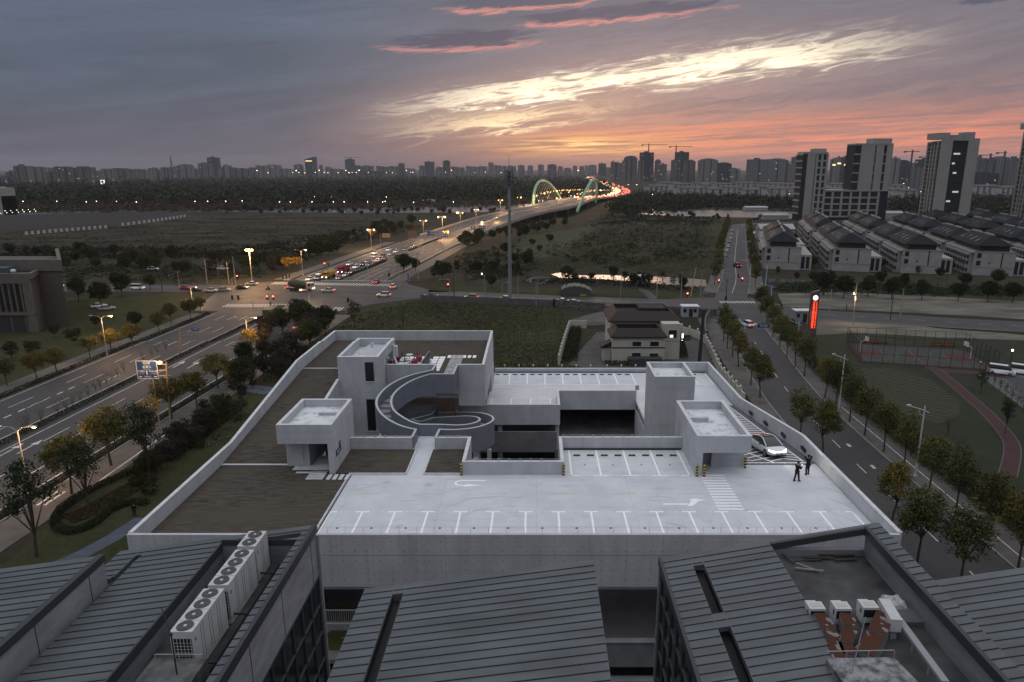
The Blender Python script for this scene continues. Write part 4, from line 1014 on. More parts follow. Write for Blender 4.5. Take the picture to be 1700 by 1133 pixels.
M_sand = mat('pale_sandy_soil', (.15, .142, .118), .95, col2=(.075, .070, .058), vs=.12, stretch=(.5, 1.6, 1), lo=.4, hi=.62)
M_dirt = mat('dirt_track', (.115, .105, .098), .95, var=.4, vs=.3)
M_water = mat('river_water', (.04, .045, .05), .25, spec=.42, bump=.15, bs=.6)
M_mark = mat('worn_white_marking', (.55, .55, .55), .7, col2=(.16, .16, .16), vs=1.6, lo=.5, hi=.75)
M_cream = mat('cream_wall', (.46, .44, .40), .8, var=.12, vs=.5)
def sheet(nm, pts, z, m, holes=None):
    if nm in ('lawn', 'bare_field', 'dark_field', 'sandy_ground', 'dirt_track', 'river', 'canal', 'planted_rows'):
        rg = random.Random(len(pts) * 7 + int(pts[0][0])); q = []
        for i in range(len(pts)):
            a, c = Vector(pts[i][:2]), Vector(pts[(i + 1) % len(pts)][:2]); L_ = (c - a).length; n = max(1, min(40, int(L_ / 4))); t = (c - a).normalized()
            j = 0.0
            for k in range(n):
                p = a + (c - a) * k / n; j = j * .6 + rg.uniform(-1, 1) * min(.9, L_ * .02) * (k > 0); q.append((p.x - t.y * j, p.y + t.x * j))
        pts = q
    mb = MB(); mb.poly([(p[0], p[1], z) for p in pts]); o = mb.build(nm, m); structure(o); return o
mb = MB(); N = 24
mb.poly([(-9000, -300, 0), (9000, -300, 0), (9000, 14000, 0), (-9000, 14000, 0)])
structure(mb.build('ground', M_ground))
def P2(l, z=0): return [U(x, y, z) for x, y in l]
# fields and lawns
sheet('bare_field', P2([(-60, 392), (320, 356), (560, 352), (700, 356), (640, 385), (560, 400), (430, 412), (250, 415), (-60, 425)]), .02, M_dry)
sheet('dark_field', P2([(-60, 352), (330, 348), (300, 362), (-60, 388)]), .03, mat('dark_ploughed_soil', (.024, .021, .020), 1.0, var=.3, vs=.1))
sheet('lawn', [(-62, 30), (-58.6, 65), (-58, 108), (-57, 160), (-54, 204), (-40, 224), (-8, 219.5), (4, 217), (10, 190), (6, 100), (-27, 96), (-27, 30)], .012, M_grass)
sheet('lawn', P2([(700, 484), (760, 474), (880, 476), (1000, 478), (1100, 482), (1168, 490), (1165, 497), (1000, 489), (850, 485)]), .03, M_grass)
sheet('lawn', [(-104, 40), (-102.4, 155), (-104, 212), (-116, 232), (-190, 226), (-210, 40)], .012, M_grass)
sheet('lawn', P2([(915, 425), (1000, 372), (870, 392), (850, 410), (860, 432)]), .03, mat('bright_lawn', (.032, .046, .016), 1.0, var=.5, vs=.08))
sheet('sandy_ground', P2([(1292, 487), (1400, 484), (1705, 500), (1705, 530), (1500, 518), (1300, 508)]), .015, M_sand)
sheet('sandy_ground', P2([(1335, 528), (1480, 534), (1560, 545), (1700, 556), (1700, 565), (1560, 560), (1420, 552), (1340, 556)]), .015, M_sand)
sheet('lawn', [(56.6, 58), (57.2, 150), (66, 178), (120, 172), (140, 120), (140, 50)], .01, mat('dim_lawn', (.024, .030, .015), 1.0, var=.35, vs=.15))
# roads
BL = [(-88.5, -20), (-86, 40), (-82, 130), (-75.8, 265), (-72.3, 300), (-64.6, 372), (-57, 424), (-45, 480), (-27, 545), (-6, 600), (14, 640), (30, 715), (47, 798), (60, 870), (82, 960), (118, 1080), (150, 1250), (172, 1450), (186, 1700), (200, 2000), (206, 2500), (240, 3200), (330, 4000)]
BZ = [0, 0, 0, 0, 0, .3, .9, 2.4, 5.0, 7.0, 8.0, 8.8, 8.2, 6.5, 4, 1.5, .4, .3, .3, .3, .3, .3, .3]
BP = dens([(p[0], p[1], z) for p, z in zip(BL, BZ)], 6)
def offs(pts, o):
    r = []
    for i in range(len(pts)):
        a, c = Vector(pts[max(i - 1, 0)][:2]), Vector(pts[min(i + 1, len(pts) - 1)][:2]); t = (c - a).normalized()
        r.append((pts[i][0] + t.y * o, pts[i][1] - t.x * o, pts[i][2] if len(pts[i]) > 2 else 0))
    return r
def sub(pts, y0, y1): return [p for p in pts if y0 <= p[1] <= y1]
m = MB(); m.strip([p for p in BP], 17.6, .04); structure(m.build('boulevard', M_asph))
CR = dens([(-420, 285, 0), (-200, 252, 0), (-147, 248.5, 0), (-100, 246.5, 0), (-40, 236.5, 0), (-8, 229, 0), (21, 222.5, 0), (54, 216, 0), (76, 204, 0), (105, 194.5, 0), (134, 185, 0), (260, 150, 0)], 6)
m = MB(); m.strip(CR, 6.6, .03); structure(m.build('cross_road', M_asph))
sheet('junction', [(-104, 206), (-98.5, 206), (-60.5, 204), (-52, 217), (-38, 228), (-38, 244), (-47, 255), (-51, 266), (-100.5, 262), (-112, 254), (-112, 240)], .045, M_asph)
SL = dens([(46.5, -20, 0), (46.4, 66, 0), (47.3, 110, 0), (49.5, 135, 0), (52.5, 155, 0), (56.5, 182, 0), (63.5, 222, 0), (78, 268, 0), (94.5, 329, 0), (118, 410, 0), (143.5, 497, 0), (160, 540, 0), (200, 560, 0), (260, 575, 0)], 6)
m = MB(); m.strip(SL, 5.2, .05); structure(m.build('side_road', M_asph))
sheet('junction', [(44, 210), (56, 188), (68, 190), (84, 196), (80, 212), (72, 228), (54, 228), (40, 225)], .06, M_asph)
# pavements
m = MB()
m.strip(offs(sub(SL, -20, 190), 7.6), 2.3, .13); structure(m.build('pavement', M_pave))
m = MB(); m.strip(offs(sub(SL, 100, 200), -8.6), 3.2, .13); structure(m.build('pavement', M_pave))
m = MB(); m.strip(offs(sub(SL, 236, 500), -7.6), 2.2, .12); structure(m.build('pavement', M_pave))
m = MB(); m.strip(offs(sub(SL, 236, 500), 7.6), 2.2, .12); structure(m.build('pavement', M_pave))
m = MB(); m.strip(offs(sub(BP, -20, 206), 22.0), 2.6, .1); structure(m.build('pavement', M_pave))
m = MB(); m.strip(offs(sub(BP, -20, 216), -21.6), 2.2, .1); structure(m.build('pavement', M_pave))
m = MB(); m.strip(offs(sub(BP, 262, 400), -23.0), 3.0, .1); structure(m.build('pavement', M_pave))
m = MB(); m.strip(offs(sub(BP, 262, 420), 22.4), 3.0, .1); structure(m.build('pavement', M_pave))
m = MB(); m.strip(offs(CR, 7.6), .7, .1); structure(m.build('pavement', M_pave))
m = MB()
for o_, a, c in ((5.25, -20, 190), (-5.25, 90, 196), (5.25, 236, 500), (-5.25, 236, 500)):
    m.wall([(p[0], p[1], .16) for p in offs(sub(SL, a, c), o_)], .18, 0)
for o_, a, c in ((19.1, -20, 205), (-19.1, -20, 212), (17.7, 262, 420), (-17.7, 264, 400)):
    m.wall([(p[0], p[1], p[2] + .16) for p in offs(sub(BP, a, c), o_)], .2, 0)
structure(m.build('kerb', M_kerb))
sheet('forecourt', [(16, 178), (37, 178), (42, 168), (38, 140), (12, 143), (7, 146)], .02, mat('forecourt_paving', (.085, .083, .082), .9, var=.3, vs=.4))
sheet('dirt_track', P2([(950, 530), (985, 520), (1012, 512), (1040, 512), (1030, 535), (985, 540), (955, 536)]), .025, M_dirt)
sheet('garden_path', P2([(1035, 468), (1052, 472), (1080, 484), (1096, 500), (1083, 502), (1068, 486), (1045, 474)]), .05, M_asph)
m = MB(); e_ = [(x + 28 * math.cos(t) * 1, y + 5 * math.sin(t)) for x, y in ((905, 465),) for t in [i * math.pi / 12 for i in range(25)]]
m.strip([(p[0], p[1], 0) for p in P2(e_)], .8, .06); structure(m.build('garden_path', M_pave))
m = MB(); m.strip([(p[0], p[1], 0) for p in P2([(85, 945), (140, 920), (190, 893), (238, 862)])], 1.1, .05); structure(m.build('blue_path', mat('blue_grey_path', (.075, .09, .125), .7, var=.3, vs=.6)))
m = MB(); m.strip([(p[0], p[1], 0) for p in P2([(400, 645), (425, 647), (452, 652)])], 2.0, .05); structure(m.build('blue_path', MATS['blue_grey_path']))
sheet('bike_lane_line', [(-60.3, 85), (-60.2, 85), (-59.9, 112), (-60.0, 112)], .12, M_mark)
# water
sheet('river', P2([(-100, 361), (190, 351), (430, 352), (640, 353), (800, 352), (905, 343), (905, 337), (700, 341), (430, 345), (200, 345), (-100, 352)]), .05, M_water)
sheet('river', P2([(1022, 353), (1100, 357), (1290, 362), (1500, 366), (1500, 358), (1290, 351), (1100, 346), (1022, 345)]), .05, M_water)
sheet('canal', P2([(915, 455), (935, 451), (965, 457), (1000, 456), (1060, 459), (1100, 459), (1172, 464), (1174, 475), (1148, 476), (1095, 471), (1040, 466), (985, 462), (930, 461)]), .05, M_water)
sheet('canal', P2([(1275, 462), (1340, 464), (1400, 470), (1390, 480), (1280, 476)]), .04, mat('still_pond', (.03, .034, .035), .2, spec=.7))
# ---- road markings
mk = MB()
def dash(pts, o_, ln, gap, w_=.15, z=.055, off0=0):
    q = offs(pts, o_); acc = off0; seg = []
    for i in range(len(q) - 1):
        a, c = Vector(q[i]), Vector(q[i + 1]); L_ = (c - a).length; t = 0
        while t < L_:
            ph = acc % (ln + gap)
            step = min((ln - ph) if ph < ln else (ln + gap - ph), L_ - t) + 1e-4
            if ph < ln:
                p0, p1 = a + (c - a) * (t / L_), a + (c - a) * (min(1, (t + step) / L_))
                mk.strip([tuple(p0), tuple(p1)], w_ / 2, z)
            t += step; acc += step
for o_ in (5.4, 8.9, 12.4, -5.4, -8.9, -12.4): dash(sub(BP, 20, 204), o_, 6, 9, .16)
for o_ in (16.6, 2.0, -16.6, -2.0): dash(sub(BP, 20, 203), o_, 400, .1, .17)
dash(sub(BP, 80, 135), -9.0, 1.6, 1.6, .34)
for o_ in (5.4, 8.9, 12.4, -5.4, -8.9, -12.4): dash(sub(BP, 270, 640), o_, 6, 9, .16)
for o_ in (5.4, 8.9, -5.4, -8.9, -12.4): dash(sub(BP, 264, 300), o_, 40, .1, .16)
for o_ in (16.6, 1.6, -16.6, -1.6): dash(sub(BP, 268, 1100), o_, 4000, .1, .18)
dash(sub(SL, -20, 176), 0, 3.2, 6, .14, .062); dash(sub(SL, 236, 500), 0, 300, .1, .16, .062)
dash(sub(SL, 178, 196), 0, 3, 2, .14, .062)
dash([p for p in CR if p[0] < -106], 0, 300, .1, .15, .05); dash([p for p in CR if -36 < p[0] < 44], 0, 400, .1, .15, .05); dash([p for p in CR if 84 < p[0] < 250], 0, 3, 5, .14, .05)
for i in range(36):
    x = -98 + i * 1.08; y = 214.5 + .0 * i - (3.5 if x > -76 else 0) - max(0, x + 76) * .12
    if -79.5 < x < -77: continue
    mk.poly([(x, y - 2.6, .065), (x + .5, y - 2.6, .065), (x + .5, y + 2.6, .065), (x, y + 2.6, .065)])
for i in range(42):
    x = -99 + i * 1.12; y = 258.5 - (x + 99) * .1
    mk.poly([(x, y - 2.6, .065), (x + .5, y - 2.6, .065), (x + .5, y + 2.6, .065), (x, y + 2.6, .065)])
mk.poly([(-60.5, 206.8, .065), (-75, 209.2, .065), (-75, 209.6, .065), (-60.5, 207.2, .065)])
mk.poly([(-55, 263, .065), (-98, 266, .065), (-98, 266.5, .065), (-55, 263.5, .065)])
for i in range(11):
    x = 59.5 + i * 1.05; mk.poly([(x, 218.5, .07), (x + .5, 218.5, .07), (x + .5, 222, .07), (x, 222, .07)])
for i in range(9):
    x = 52.5 + i * 1.05; mk.poly([(x, 186, .07), (x + .45, 186, .07), (x + .45, 189, .07), (x, 189, .07)])
for q4 in (((59, 840), (64, 840), (99, 816), (95, 816)), ((71, 840), (76, 840), (110, 817), (106, 817))): mk.poly([U(*p_, .12) for p_ in q4])
for a in P2([(298, 606), (322, 607), (20, 748), (52, 742)]):
    x, y = a[0], a[1]
    mk.poly([(x - .12, y - 3, .06), (x + .12, y - 3, .06), (x + .12, y + .6, .06), (x - .12, y + .6, .06)])
    mk.poly([(x - .6, y + .6, .06), (x + .6, y + .6, .06), (x, y + 2.6, .06)])
for i, y in enumerate((36, 44, 52, 92, 100)): mk.poly([(48.4, y, .062), (48.9, y, .062), (48.9, y + 1.2, .062), (48.4, y + 1.2, .062)])
dash([(55.0, 118, 0), (54.2, 84, 0), (53.6, 66, 0)], 0, 400, .1, .14, .135)
dash([(-60.1, 84, 0), (-59.9, 112, 0)], 0, 400, .1, .14, .106)
structure(mk.build('road_marking', M_mark))
# elevated deck under the bridge approach: side walls, barriers, piers, arches
BR = thing('arch_bridge', 'road bridge with two leaning pale green arches and lit parapets', 'bridge', (30, 715, 0))
M_brc = mat('bridge_concrete', (.34, .31, .28), .8, var=.2, vs=.2)
bp = sub(BP, 430, 1090)
m = MB()
for o_ in (17.6, -17.6): m.wall([(p[0], p[1], p[2] + 1.0) for p in offs(bp, o_)], .35, [max(-.2, p[2] - 1.2) for p in bp])
m.build('parapet', M_brc, BR)
m = MB(); m.wall([(p[0], p[1], p[2] + .75) for p in bp], .5, [p[2] for p in bp]); m.build('median_barrier', M_brc, BR)
m = MB(); q = [p for p in bp if p[2] > 2.2]; m.wall([(p[0], p[1], p[2] - .1) for p in q], 34, [p[2] - 1.6 for p in q]); m.build('deck', mat('deck_concrete', (.2, .2, .2), .85), BR)
m = MB(); q = [p for p in bp if p[2] <= 2.6 and p[1] < 600]; m.wall([(p[0], p[1], p[2] + .02) for p in q], 34.8, -.2); m.build('embankment', mat('deck_concrete', (.2, .2, .2)), BR)
for y in (560, 590, 620, 655, 780, 815, 850, 890):
    p = min(BP, key=lambda w: abs(w[1] - y)); pr = MB()
    for o_ in (-13, 13): 
        c = offs([p, (p[0] + 2, p[1] + 9, p[2])], o_)[0]; pr.box(c[0] - 1, c[0] + 1, c[1] - .8, c[1] + .8, 0, p[2] - 1.5)
    pr.build('pier', MATS['deck_concrete'], BR)
M_arch = mat('pale_green_arch', (.13, .24, .17), .45, emit=(.30, .62, .34), es=.12)  # faint green glow added to the ribs themselves, which are no lamp
def arch(p0, p1, lean, hgt, nm):
    n = 34; ax = MB(); pts = []
    for i in range(n + 1):
        t = i / n; k = 4 * t * (1 - t)
        k = k ** .8
        pts.append((p0[0] + (p1[0] - p0[0]) * t + lean * k, p0[1] + (p1[1] - p0[1]) * t, p0[2] - 2 + (hgt + 2) * k))
    ax.tube(pts, [1.3] * (n + 1), 8); o = ax.build('arch_rib', M_arch, BR, smooth=True)
    h = MB()
    for i in range(6, n - 5, 2):
        t = i / n; h.tube([pts[i], (p0[0] + (p1[0] - p0[0]) * t - lean * .05, p0[1] + (p1[1] - p0[1]) * t, 8.6)], .14, 4)
    h.build('hanger', mat('white_hanger', (.5, .48, .46), .5), o)
arch((-2.5, 650, 8), (29, 806, 8.3), -7, 22, 'l'); arch((36, 614, 7.5), (66, 782, 8.3), 6, 24, 'r')
# ================================================================== garden house
HB = thing('garden_house', 'two storey cream house with brown tiled skirt roofs behind the parking building', 'house', (23, 152, 0))
M_tile = mat('brown_roof_tile', (.028, .019, .020), .6, var=.3, vs=4, stretch=(3, 1, 1))
M_dkroof = mat('dark_flat_roof', (.035, .035, .037), .9, var=.4, vs=.6)
m = MB(); m.box(16.7, 28.2, 147, 154, 0, 6.4); m.box(17.0, 32.3, 154, 166, 0, 8.4); m.box(28.2, 32.2, 150.5, 154, 0, 8.4); m.build('wall', M_cream, HB)
def skirt(x0, x1, y0, y1, z0, z1, ov, inn):
    m = MB(); A = [(x0 - ov, y0 - ov), (x1 + ov, y0 - ov), (x1 + ov, y1 + ov), (x0 - ov, y1 + ov)]; B_ = [(x0 + inn, y0 + inn), (x1 - inn, y0 + inn), (x1 - inn, y1 - inn), (x0 + inn, y1 - inn)]
    vs = [(*p, z0) for p in A] + [(*p, z1) for p in B_] + [(*p, z0 - .25) for p in A] + [(*p, z1 - 1.0) for p in B_]
    fs = [(i, (i + 1) % 4, 4 + (i + 1) % 4, 4 + i) for i in range(4)] + [(8 + i, 8 + (i + 1) % 4, (i + 1) % 4, i) for i in range(4)] + [(4 + i, 4 + (i + 1) % 4, 12 + (i + 1) % 4, 12 + i) for i in range(4)] + [(11, 10, 9, 8)]
    m.add(vs, fs); o = m.build('tiled_skirt_roof', M_tile, HB)
    f = MB(); f.poly([(*p, z1 - .98) for p in B_]); f.build('flat_roof', M_dkroof, o)
skirt(16.7, 28.2, 147, 153.5, 6.4, 8.0, .5, 1.2); skirt(17.0, 32.3, 154, 166, 8.4, 10.3, .6, 1.6)
m = MB(); m.box(24, 30.2, 158, 163, 9.35, 10.5); m.build('roof_box', M_dkroof, HB)
def hwin(x0, x1, z0, z1, y, lit=False):
    f = MB(); f.box(x0 - .12, x1 + .12, y - .06, y + .01, z0 - .12, z1 + .12); o = f.build('window', mat('pale_window_surround', (.5, .49, .45), .7), HB)
    g_ = MB(); g_.box(x0, x1, y - .075, y - .06, z0, z1); g_.build('pane', M_glass if not lit else mat('lit_pane', (.3, .25, .15), .4, emit=(1, .85, .6), es=1.2), o)
for a in ((800, 473, 857, 503), (918, 473, 975, 503), (796, 548, 853, 592), (914, 551, 970, 592)):
    p, q = UY(850 + a[0] / 4, 450 + a[1] / 4, 147), UY(850 + a[2] / 4, 450 + a[3] / 4, 147); hwin(p[0], q[0], q[2], p[2], 147)
hwin(29.6, 31.4, 5.2, 7, 150.5); hwin(29.9, 30.6, 5.3, 5.9, 150.43, True)
m = MB(); m.box(16.6, 28.3, 146.93, 147.0, 3.5, 3.75); m.box(28.3, 32.3, 150.43, 150.5, 4.3, 4.5); m.build('string_course', mat('brown_band', (.055, .03, .03), .7), HB)
m = MB(); m.box(20.2, 27.5, 144.6, 147.0, 0, 1.7); m.build('cellar_porch', mat('dark_porch', (.05, .05, .055), .7), HB)
m = MB(); m.box(14.9, 16.6, 149, 152, 0, 3.0); m.build('side_porch', M_cream, HB); m = MB(); m.prism([(14.4, 148.6), (16.7, 148.6), (16.7, 152.4), (14.4, 152.4)], [3.0, 3.6, 3.6, 3.0], [3.4, 4.6, 4.6, 3.4]); m.build('porch_roof', M_tile, HB)
def garden_wall(pts, h, label, balls=True, step=3.0, m_=None):
    t = thing('garden_wall', label, 'wall', (pts[0][0], pts[0][1], 0))
    w_ = MB(); w_.wall([(p[0], p[1], h) for p in pts], .25, 0); w_.build('wall_panel', m_ or M_cream, t)
    if balls:
        for i in range(len(pts) - 1):
            a, c = Vector(pts[i][:2]), Vector(pts[i + 1][:2]); n = max(1, int((c - a).length / step))
            for k_ in range(n):
                p = a + (c - a) * k_ / n; b_ = MB(); b_.box(p.x - .28, p.x + .28, p.y - .28, p.y + .28, 0, h + .25); o = b_.build('gate_post', M_cream, t)
                b_ = MB(); b_.ball((p.x, p.y, h + .5), .27, n=8, m=6); b_.build('ball_finial', M_cap, o)
    return t
garden_wall([(5, 145.5), (7, 165), (9.2, 183)], 2.0, 'cream garden wall with ball finials on the weed field side of the house')
garden_wall([(9.2, 183), (13.6, 182.6)], 2.2, 'short cream wall at the far corner of the garden beside the gate', False)
garden_wall([(34, 178.5), (38, 176.5), (41, 171), (41.6, 165), (40, 152), (38.2, 138), (38, 120)], 2.0, 'curved cream garden wall with ball finials beside the side road')
gt = thing('garden_gate', 'black iron gate standing open to the forecourt', 'gate', (14, 182, 0))
for x0 in (14.0, 16.2):
    m = MB()
    for i in range(8): m.tube([(x0 + i * .28, 181.5 + (i * .0), .1), (x0 + i * .28, 181.5, 1.9)], .025, 4)
    m.box(x0, x0 + 2.0, 181.47, 181.53, 1.85, 1.92); m.box(x0, x0 + 2.0, 181.47, 181.53, .2, .27); m.build('gate_leaf', M_frame, gt)
wl = thing('wall_lamp', 'white strip lamp glowing on the curved garden wall', 'lamp', U(1133, 559, 0.0))
c = U(1133, 562, 0.9); m = MB(); m.box(c[0] - .12, c[0] + .12, c[1] - .1, c[1] + .1, .3, 2.2); m.build('lamp_tube', mat('warm_white_tube', (.9, .9, .7), .5, emit=(1, .95, .7), es=6), wl)
m = MB(); m.box(c[0] - .15, c[0] + .15, c[1] + .1, c[1] + .2, 0, 2.4); m.build('backplate', M_frame, wl)
# walls along the cross road
M_rub = mat('rubble_wall', (.17, .17, .165), .95, col2=(.045, .045, .042), vs=2.2, stretch=(1, 1, 1.6), lo=.42, hi=.55)
M_gw = mat('grey_block_wall', (.115, .118, .118), .95, var=.3, vs=.6)
for pts, h, mm, lb in ((P2([(700, 500), (850, 506), (920, 509)]), 2.2, M_gw, 'plain grey block wall between the cross road and the weed field'), (P2([(920, 509), (1003, 516)]), 2.4, M_rub, 'rubble stone wall carrying on from the grey block wall'), (P2([(1048, 517), (1130, 520), (1188, 524)]), 2.0, M_rub, 'rubble wall behind the garden house by the white booth'), ([(50, 196), (46.5, 186), (43.5, 174), (42.5, 168)], 2.6, M_gw, 'grey wall curving along the pavement towards the garden house')):
    t = thing('boundary_wall', lb, 'wall', (pts[0][0], pts[0][1], 0)); m = MB(); m.wall([(p[0], p[1], h) for p in pts], .4, 0); m.build('wall_panel', mm, t)
    m = MB()
    for p in (pts[0], pts[-1]): m.box(p[0] - .3, p[0] + .3, p[1] - .3, p[1] + .3, 0, h + .2)
    m.build('end_post', M_gw, t)
# booths and tent
def booth(px, py, w_, d_, h, mcol, label, nm='booth'):
    c = U(px, py); t = thing(nm, label, 'booth', c)
    m = MB(); m.box(c[0] - w_ / 2, c[0] + w_ / 2, c[1], c[1] + d_, 0, h); o = m.build('wall', mcol, t)
    m = MB(); m.box(c[0] - w_ / 2 - .3, c[0] + w_ / 2 + .3, c[1] - .3, c[1] + d_ + .3, h, h + .25); m.build('roof', M_cap, t)
    m = MB(); m.box(c[0] - w_ * .1, c[0] + w_ * .14, c[1] - .04, c[1] + .0, .1, h * .8); m.build('door', M_frame, t)
    for k_ in (-.35, .3): m = MB(); m.box(c[0] + w_ * k_ - .5, c[0] + w_ * k_ + .4, c[1] - .04, c[1], h * .45, h * .8); m.build('window', M_glass, t)
booth(1146, 526, 4.5, 3.0, 3.0, mat('white_booth', (.30, .33, .37), .6), 'white metal booth with a door behind the garden house')
booth(1062, 473, 4.2, 3.5, 3.2, mat('grey_kiosk', (.16, .16, .155), .8), 'small grey kiosk beside the canal')
booth(1335, 535, 5.0, 2.6, 3.2, mat('blue_white_cabin', (.20, .24, .28), .6), 'pale blue site cabin left of the red lit pylon')
tn = thing('camouflage_tent', 'grey and cream scalloped tent standing on the grass by the cross road', 'tent', U(957, 492))
c = U(957, 492); m = MB(); n = 12; prof = []
for i in range(n + 1):
    t = i / n; x = c[0] - 5 + 10.5 * t; z = 1.2 + 2.2 * math.sin(math.pi * min(1, t * .9 + .1)) ** .7 + (.25 if i % 2 else 0); prof.append((x, z))
vs = [(x, c[1] - .2, 0) for x, z in prof] + [(x, c[1] + .4, z) for x, z in prof] + [(x, c[1] + 4, z + .5) for x, z in prof] + [(x, c[1] + 7, 0) for x, z in prof]
k_ = n + 1
m.add(vs, [(j * k_ + i, j * k_ + i + 1, (j + 1) * k_ + i + 1, (j + 1) * k_ + i) for j in range(1, 3) for i in range(n)]); m.build('canvas', mat('cream_canvas', (.17, .17, .14), .9, var=.3, vs=.5), tn)
m = MB(); m.add(vs[:2 * k_], [(i, i + 1, k_ + i + 1, k_ + i) for i in range(n)]); m.build('tent_front', mat('dark_canvas', (.05, .055, .048), .9), tn)
m = MB(); m.box(c[0] + 1.2, c[0] + 3.2, c[1] - .35, c[1] - .25, .2, .9); m.build('yellow_banner', mat('yellow_banner', (.36, .22, .03), .7), tn)
# ================================================================== stone building on the left edge
SB = thing('stone_building', 'brown stone public building with tall slit windows at the left edge', 'building', (-140, 190, 0))
M_stone = mat('brown_stone', (.098, .090, .084), .85, var=.22, vs=.5, stretch=(1, 1, 3))
fy = 178.0
m = MB(); m.prism([(-175, fy + .4), (-131.5, fy + .4), (-134.5, 185.5), (-175, 185.5)], 0, 15.0); m.prism([(-190, 186), (-128.3, 186), (-147, 213), (-190, 213)], 0, 15.8); m.build('wall', M_stone, SB)
m = MB()
m.wall([(-175, fy + .3, 15.6), (-131.3, fy + .3, 15.6), (-134.3, 185.5, 15.6)], .8, 14.2); m.wall([(-175, 186, 18.2), (-128.2, 186, 18.2), (-147, 213, 18.2)], .9, 15.2); m.build('cornice', mat('pale_stone', (.135, .124, .114), .85, var=.2, vs=.6), SB)
for i in range(14):
    x0 = -134.6 - i * 1.55
    if i % 5 == 4: continue
    f = MB(); f.box(x0 - .62, x0, fy + .1, fy + .38, 5.8, 12.6); f.build('window', M_glass, SB)
m = MB()
for i in range(15): x0 = -133.9 - i * 1.55; m.box(x0 - .38, x0, fy - .1, fy + .39, 5.3, 13.0)
m.box(-175, -131.4, fy - .2, fy + .39, 4.6, 5.3); m.box(-175, -131.4, fy - .15, fy + .39, 13.0, 14.2); m.box(-133.5, -131.4, fy - .05, fy + .39, 0, 13.0); m.build('pilaster', MATS['pale_stone'], SB)
for x0 in (-137.6, -141.4): f = MB(); f.box(x0, x0 + 2.6, fy + .1, fy + .38, 0, 4.2); f.build('doorway', M_gap, SB)
m = MB(); m.box(-150, -139.5, 181, 184.5, 15.0, 16.6); m.build('roof_plant', mat('blue_plant', (.06, .09, .12), .7), SB)
m = MB(); m.ball((-138.5, 182.5, 15.6), .7, sc=(1, 1, .8)); m.build('vent_cowl', M_cap, SB)
# rust-glowing tower fragment at the far left edge
c = U(5, 356); t = thing('pleated_tower', 'pleated white tower cut off by the left edge with a red glow', 'tower', c)
z1 = UY(2, 310, c[1])[2]
m = MB()
for i in range(8): m.box(c[0] - 30 + i * 3.9, c[0] - 30 + i * 3.9 + 2.9, c[1], c[1] + 20, 0, z1 - (i * 1.2 if i > 5 else 0))
m.box(c[0] - 30, c[0] + .2, c[1] + 1, c[1] + 20, 0, z1 - 1); m.build('pleated_wall', mat('pale_pleat', (.3, .29, .29), .7), t)
m = MB(); m.box(c[0] - 9, c[0] - 2, c[1] - .3, c[1] - .1, 5, 14); m.build('glowing_panel', mat('red_glow', (.4, .1, .05), .6, emit=(.9, .25, .15), es=.35), t)
# ================================================================== sports court
CT = P2([(1405, 570), (1600, 580), (1655, 617), (1428, 602)])
sheet('court_surround', CT, .03, mat('dull_red_court', (.045, .022, .020), .8, var=.2, vs=.4))
def bil(u, v, z=.045):
    a, b_, c_, d_ = [Vector(p[:2]) for p in CT]; p = (a * (1 - u) + b_ * u) * (1 - v) + (d_ * (1 - u) + c_ * u) * v; return (p.x, p.y, z)
m = MB(); m.poly([bil(.05, .1), bil(.93, .1), bil(.93, .92), bil(.05, .92)]); structure(m.build('court', mat('grey_green_court', (.040, .043, .039), .8, var=.2, vs=.5)))
m = MB(); m.poly([bil(.06, .36, .055), bil(.24, .36, .055), bil(.24, .66, .055), bil(.06, .66, .055)]); m.poly([bil(.92, .36, .055), bil(.73, .36, .055), bil(.73, .66, .055), bil(.92, .66, .055)])
m.poly([bil(.49 + .075 * math.cos(t), .51 + .13 * math.sin(t), .055) for t in [i * math.pi / 8 for i in range(16)]]); structure(m.build('court_key', mat('court_red', (.060, .020, .019), .8)))
m = MB(); m.strip([bil(.49, .1, .06), bil(.49, .92, .06)], .06, 0); 
for u0, s_ in ((.06, 1), (.92, -1)): m.strip([bil(u0 + s_ * .30 * math.cos(t), .51 + .38 * math.sin(t), .06) for t in [-math.pi / 2 + i * math.pi / 12 for i in range(13)]], .06, 0); m.strip([bil(u0 + s_ * .18, .36, .06), bil(u0 + s_ * .18, .66, .06)], .06, 0)
m.strip([bil(u, v, .06) for u, v in ((.05, .1), (.93, .1), (.93, .92), (.05, .92), (.05, .1))], .06, 0)
structure(m.build('court_line', mat('court_white', (.13, .13, .13), .8)))
cf = thing('court_fence', 'dark mesh fence round the basketball court', 'fence', (CT[3][0], CT[3][1], 0))
cr_ = [Vector(p) for p in CT]; M_mesh = mat('fence_wire', (.02, .022, .022), .8)
for i in range(4):
    a, c = cr_[i], cr_[(i + 1) % 4]; n = 12 if i % 2 == 0 else 8; w_ = MB()
    for k_ in range(n + 1):
        p = a + (c - a) * k_ / n; pm = MB(); pm.tube([(p.x, p.y, 0), (p.x, p.y, 4.2)], .05, 5); pm.build('post', M_mesh, cf)
    for z in (.1, 2.1, 4.15): w_.tube([(a.x, a.y, z), (c.x, c.y, z)], .035, 4)
    L_ = (c - a).length; k_ = 0
    while k_ < L_ / .55: p = a + (c - a) * (k_ * .55 / L_); w_.tube([(p.x, p.y, .1), (p.x, p.y, 4.15)], .011, 3, cap=False); k_ += 1
    w_.build('mesh_panel', M_mesh, cf)
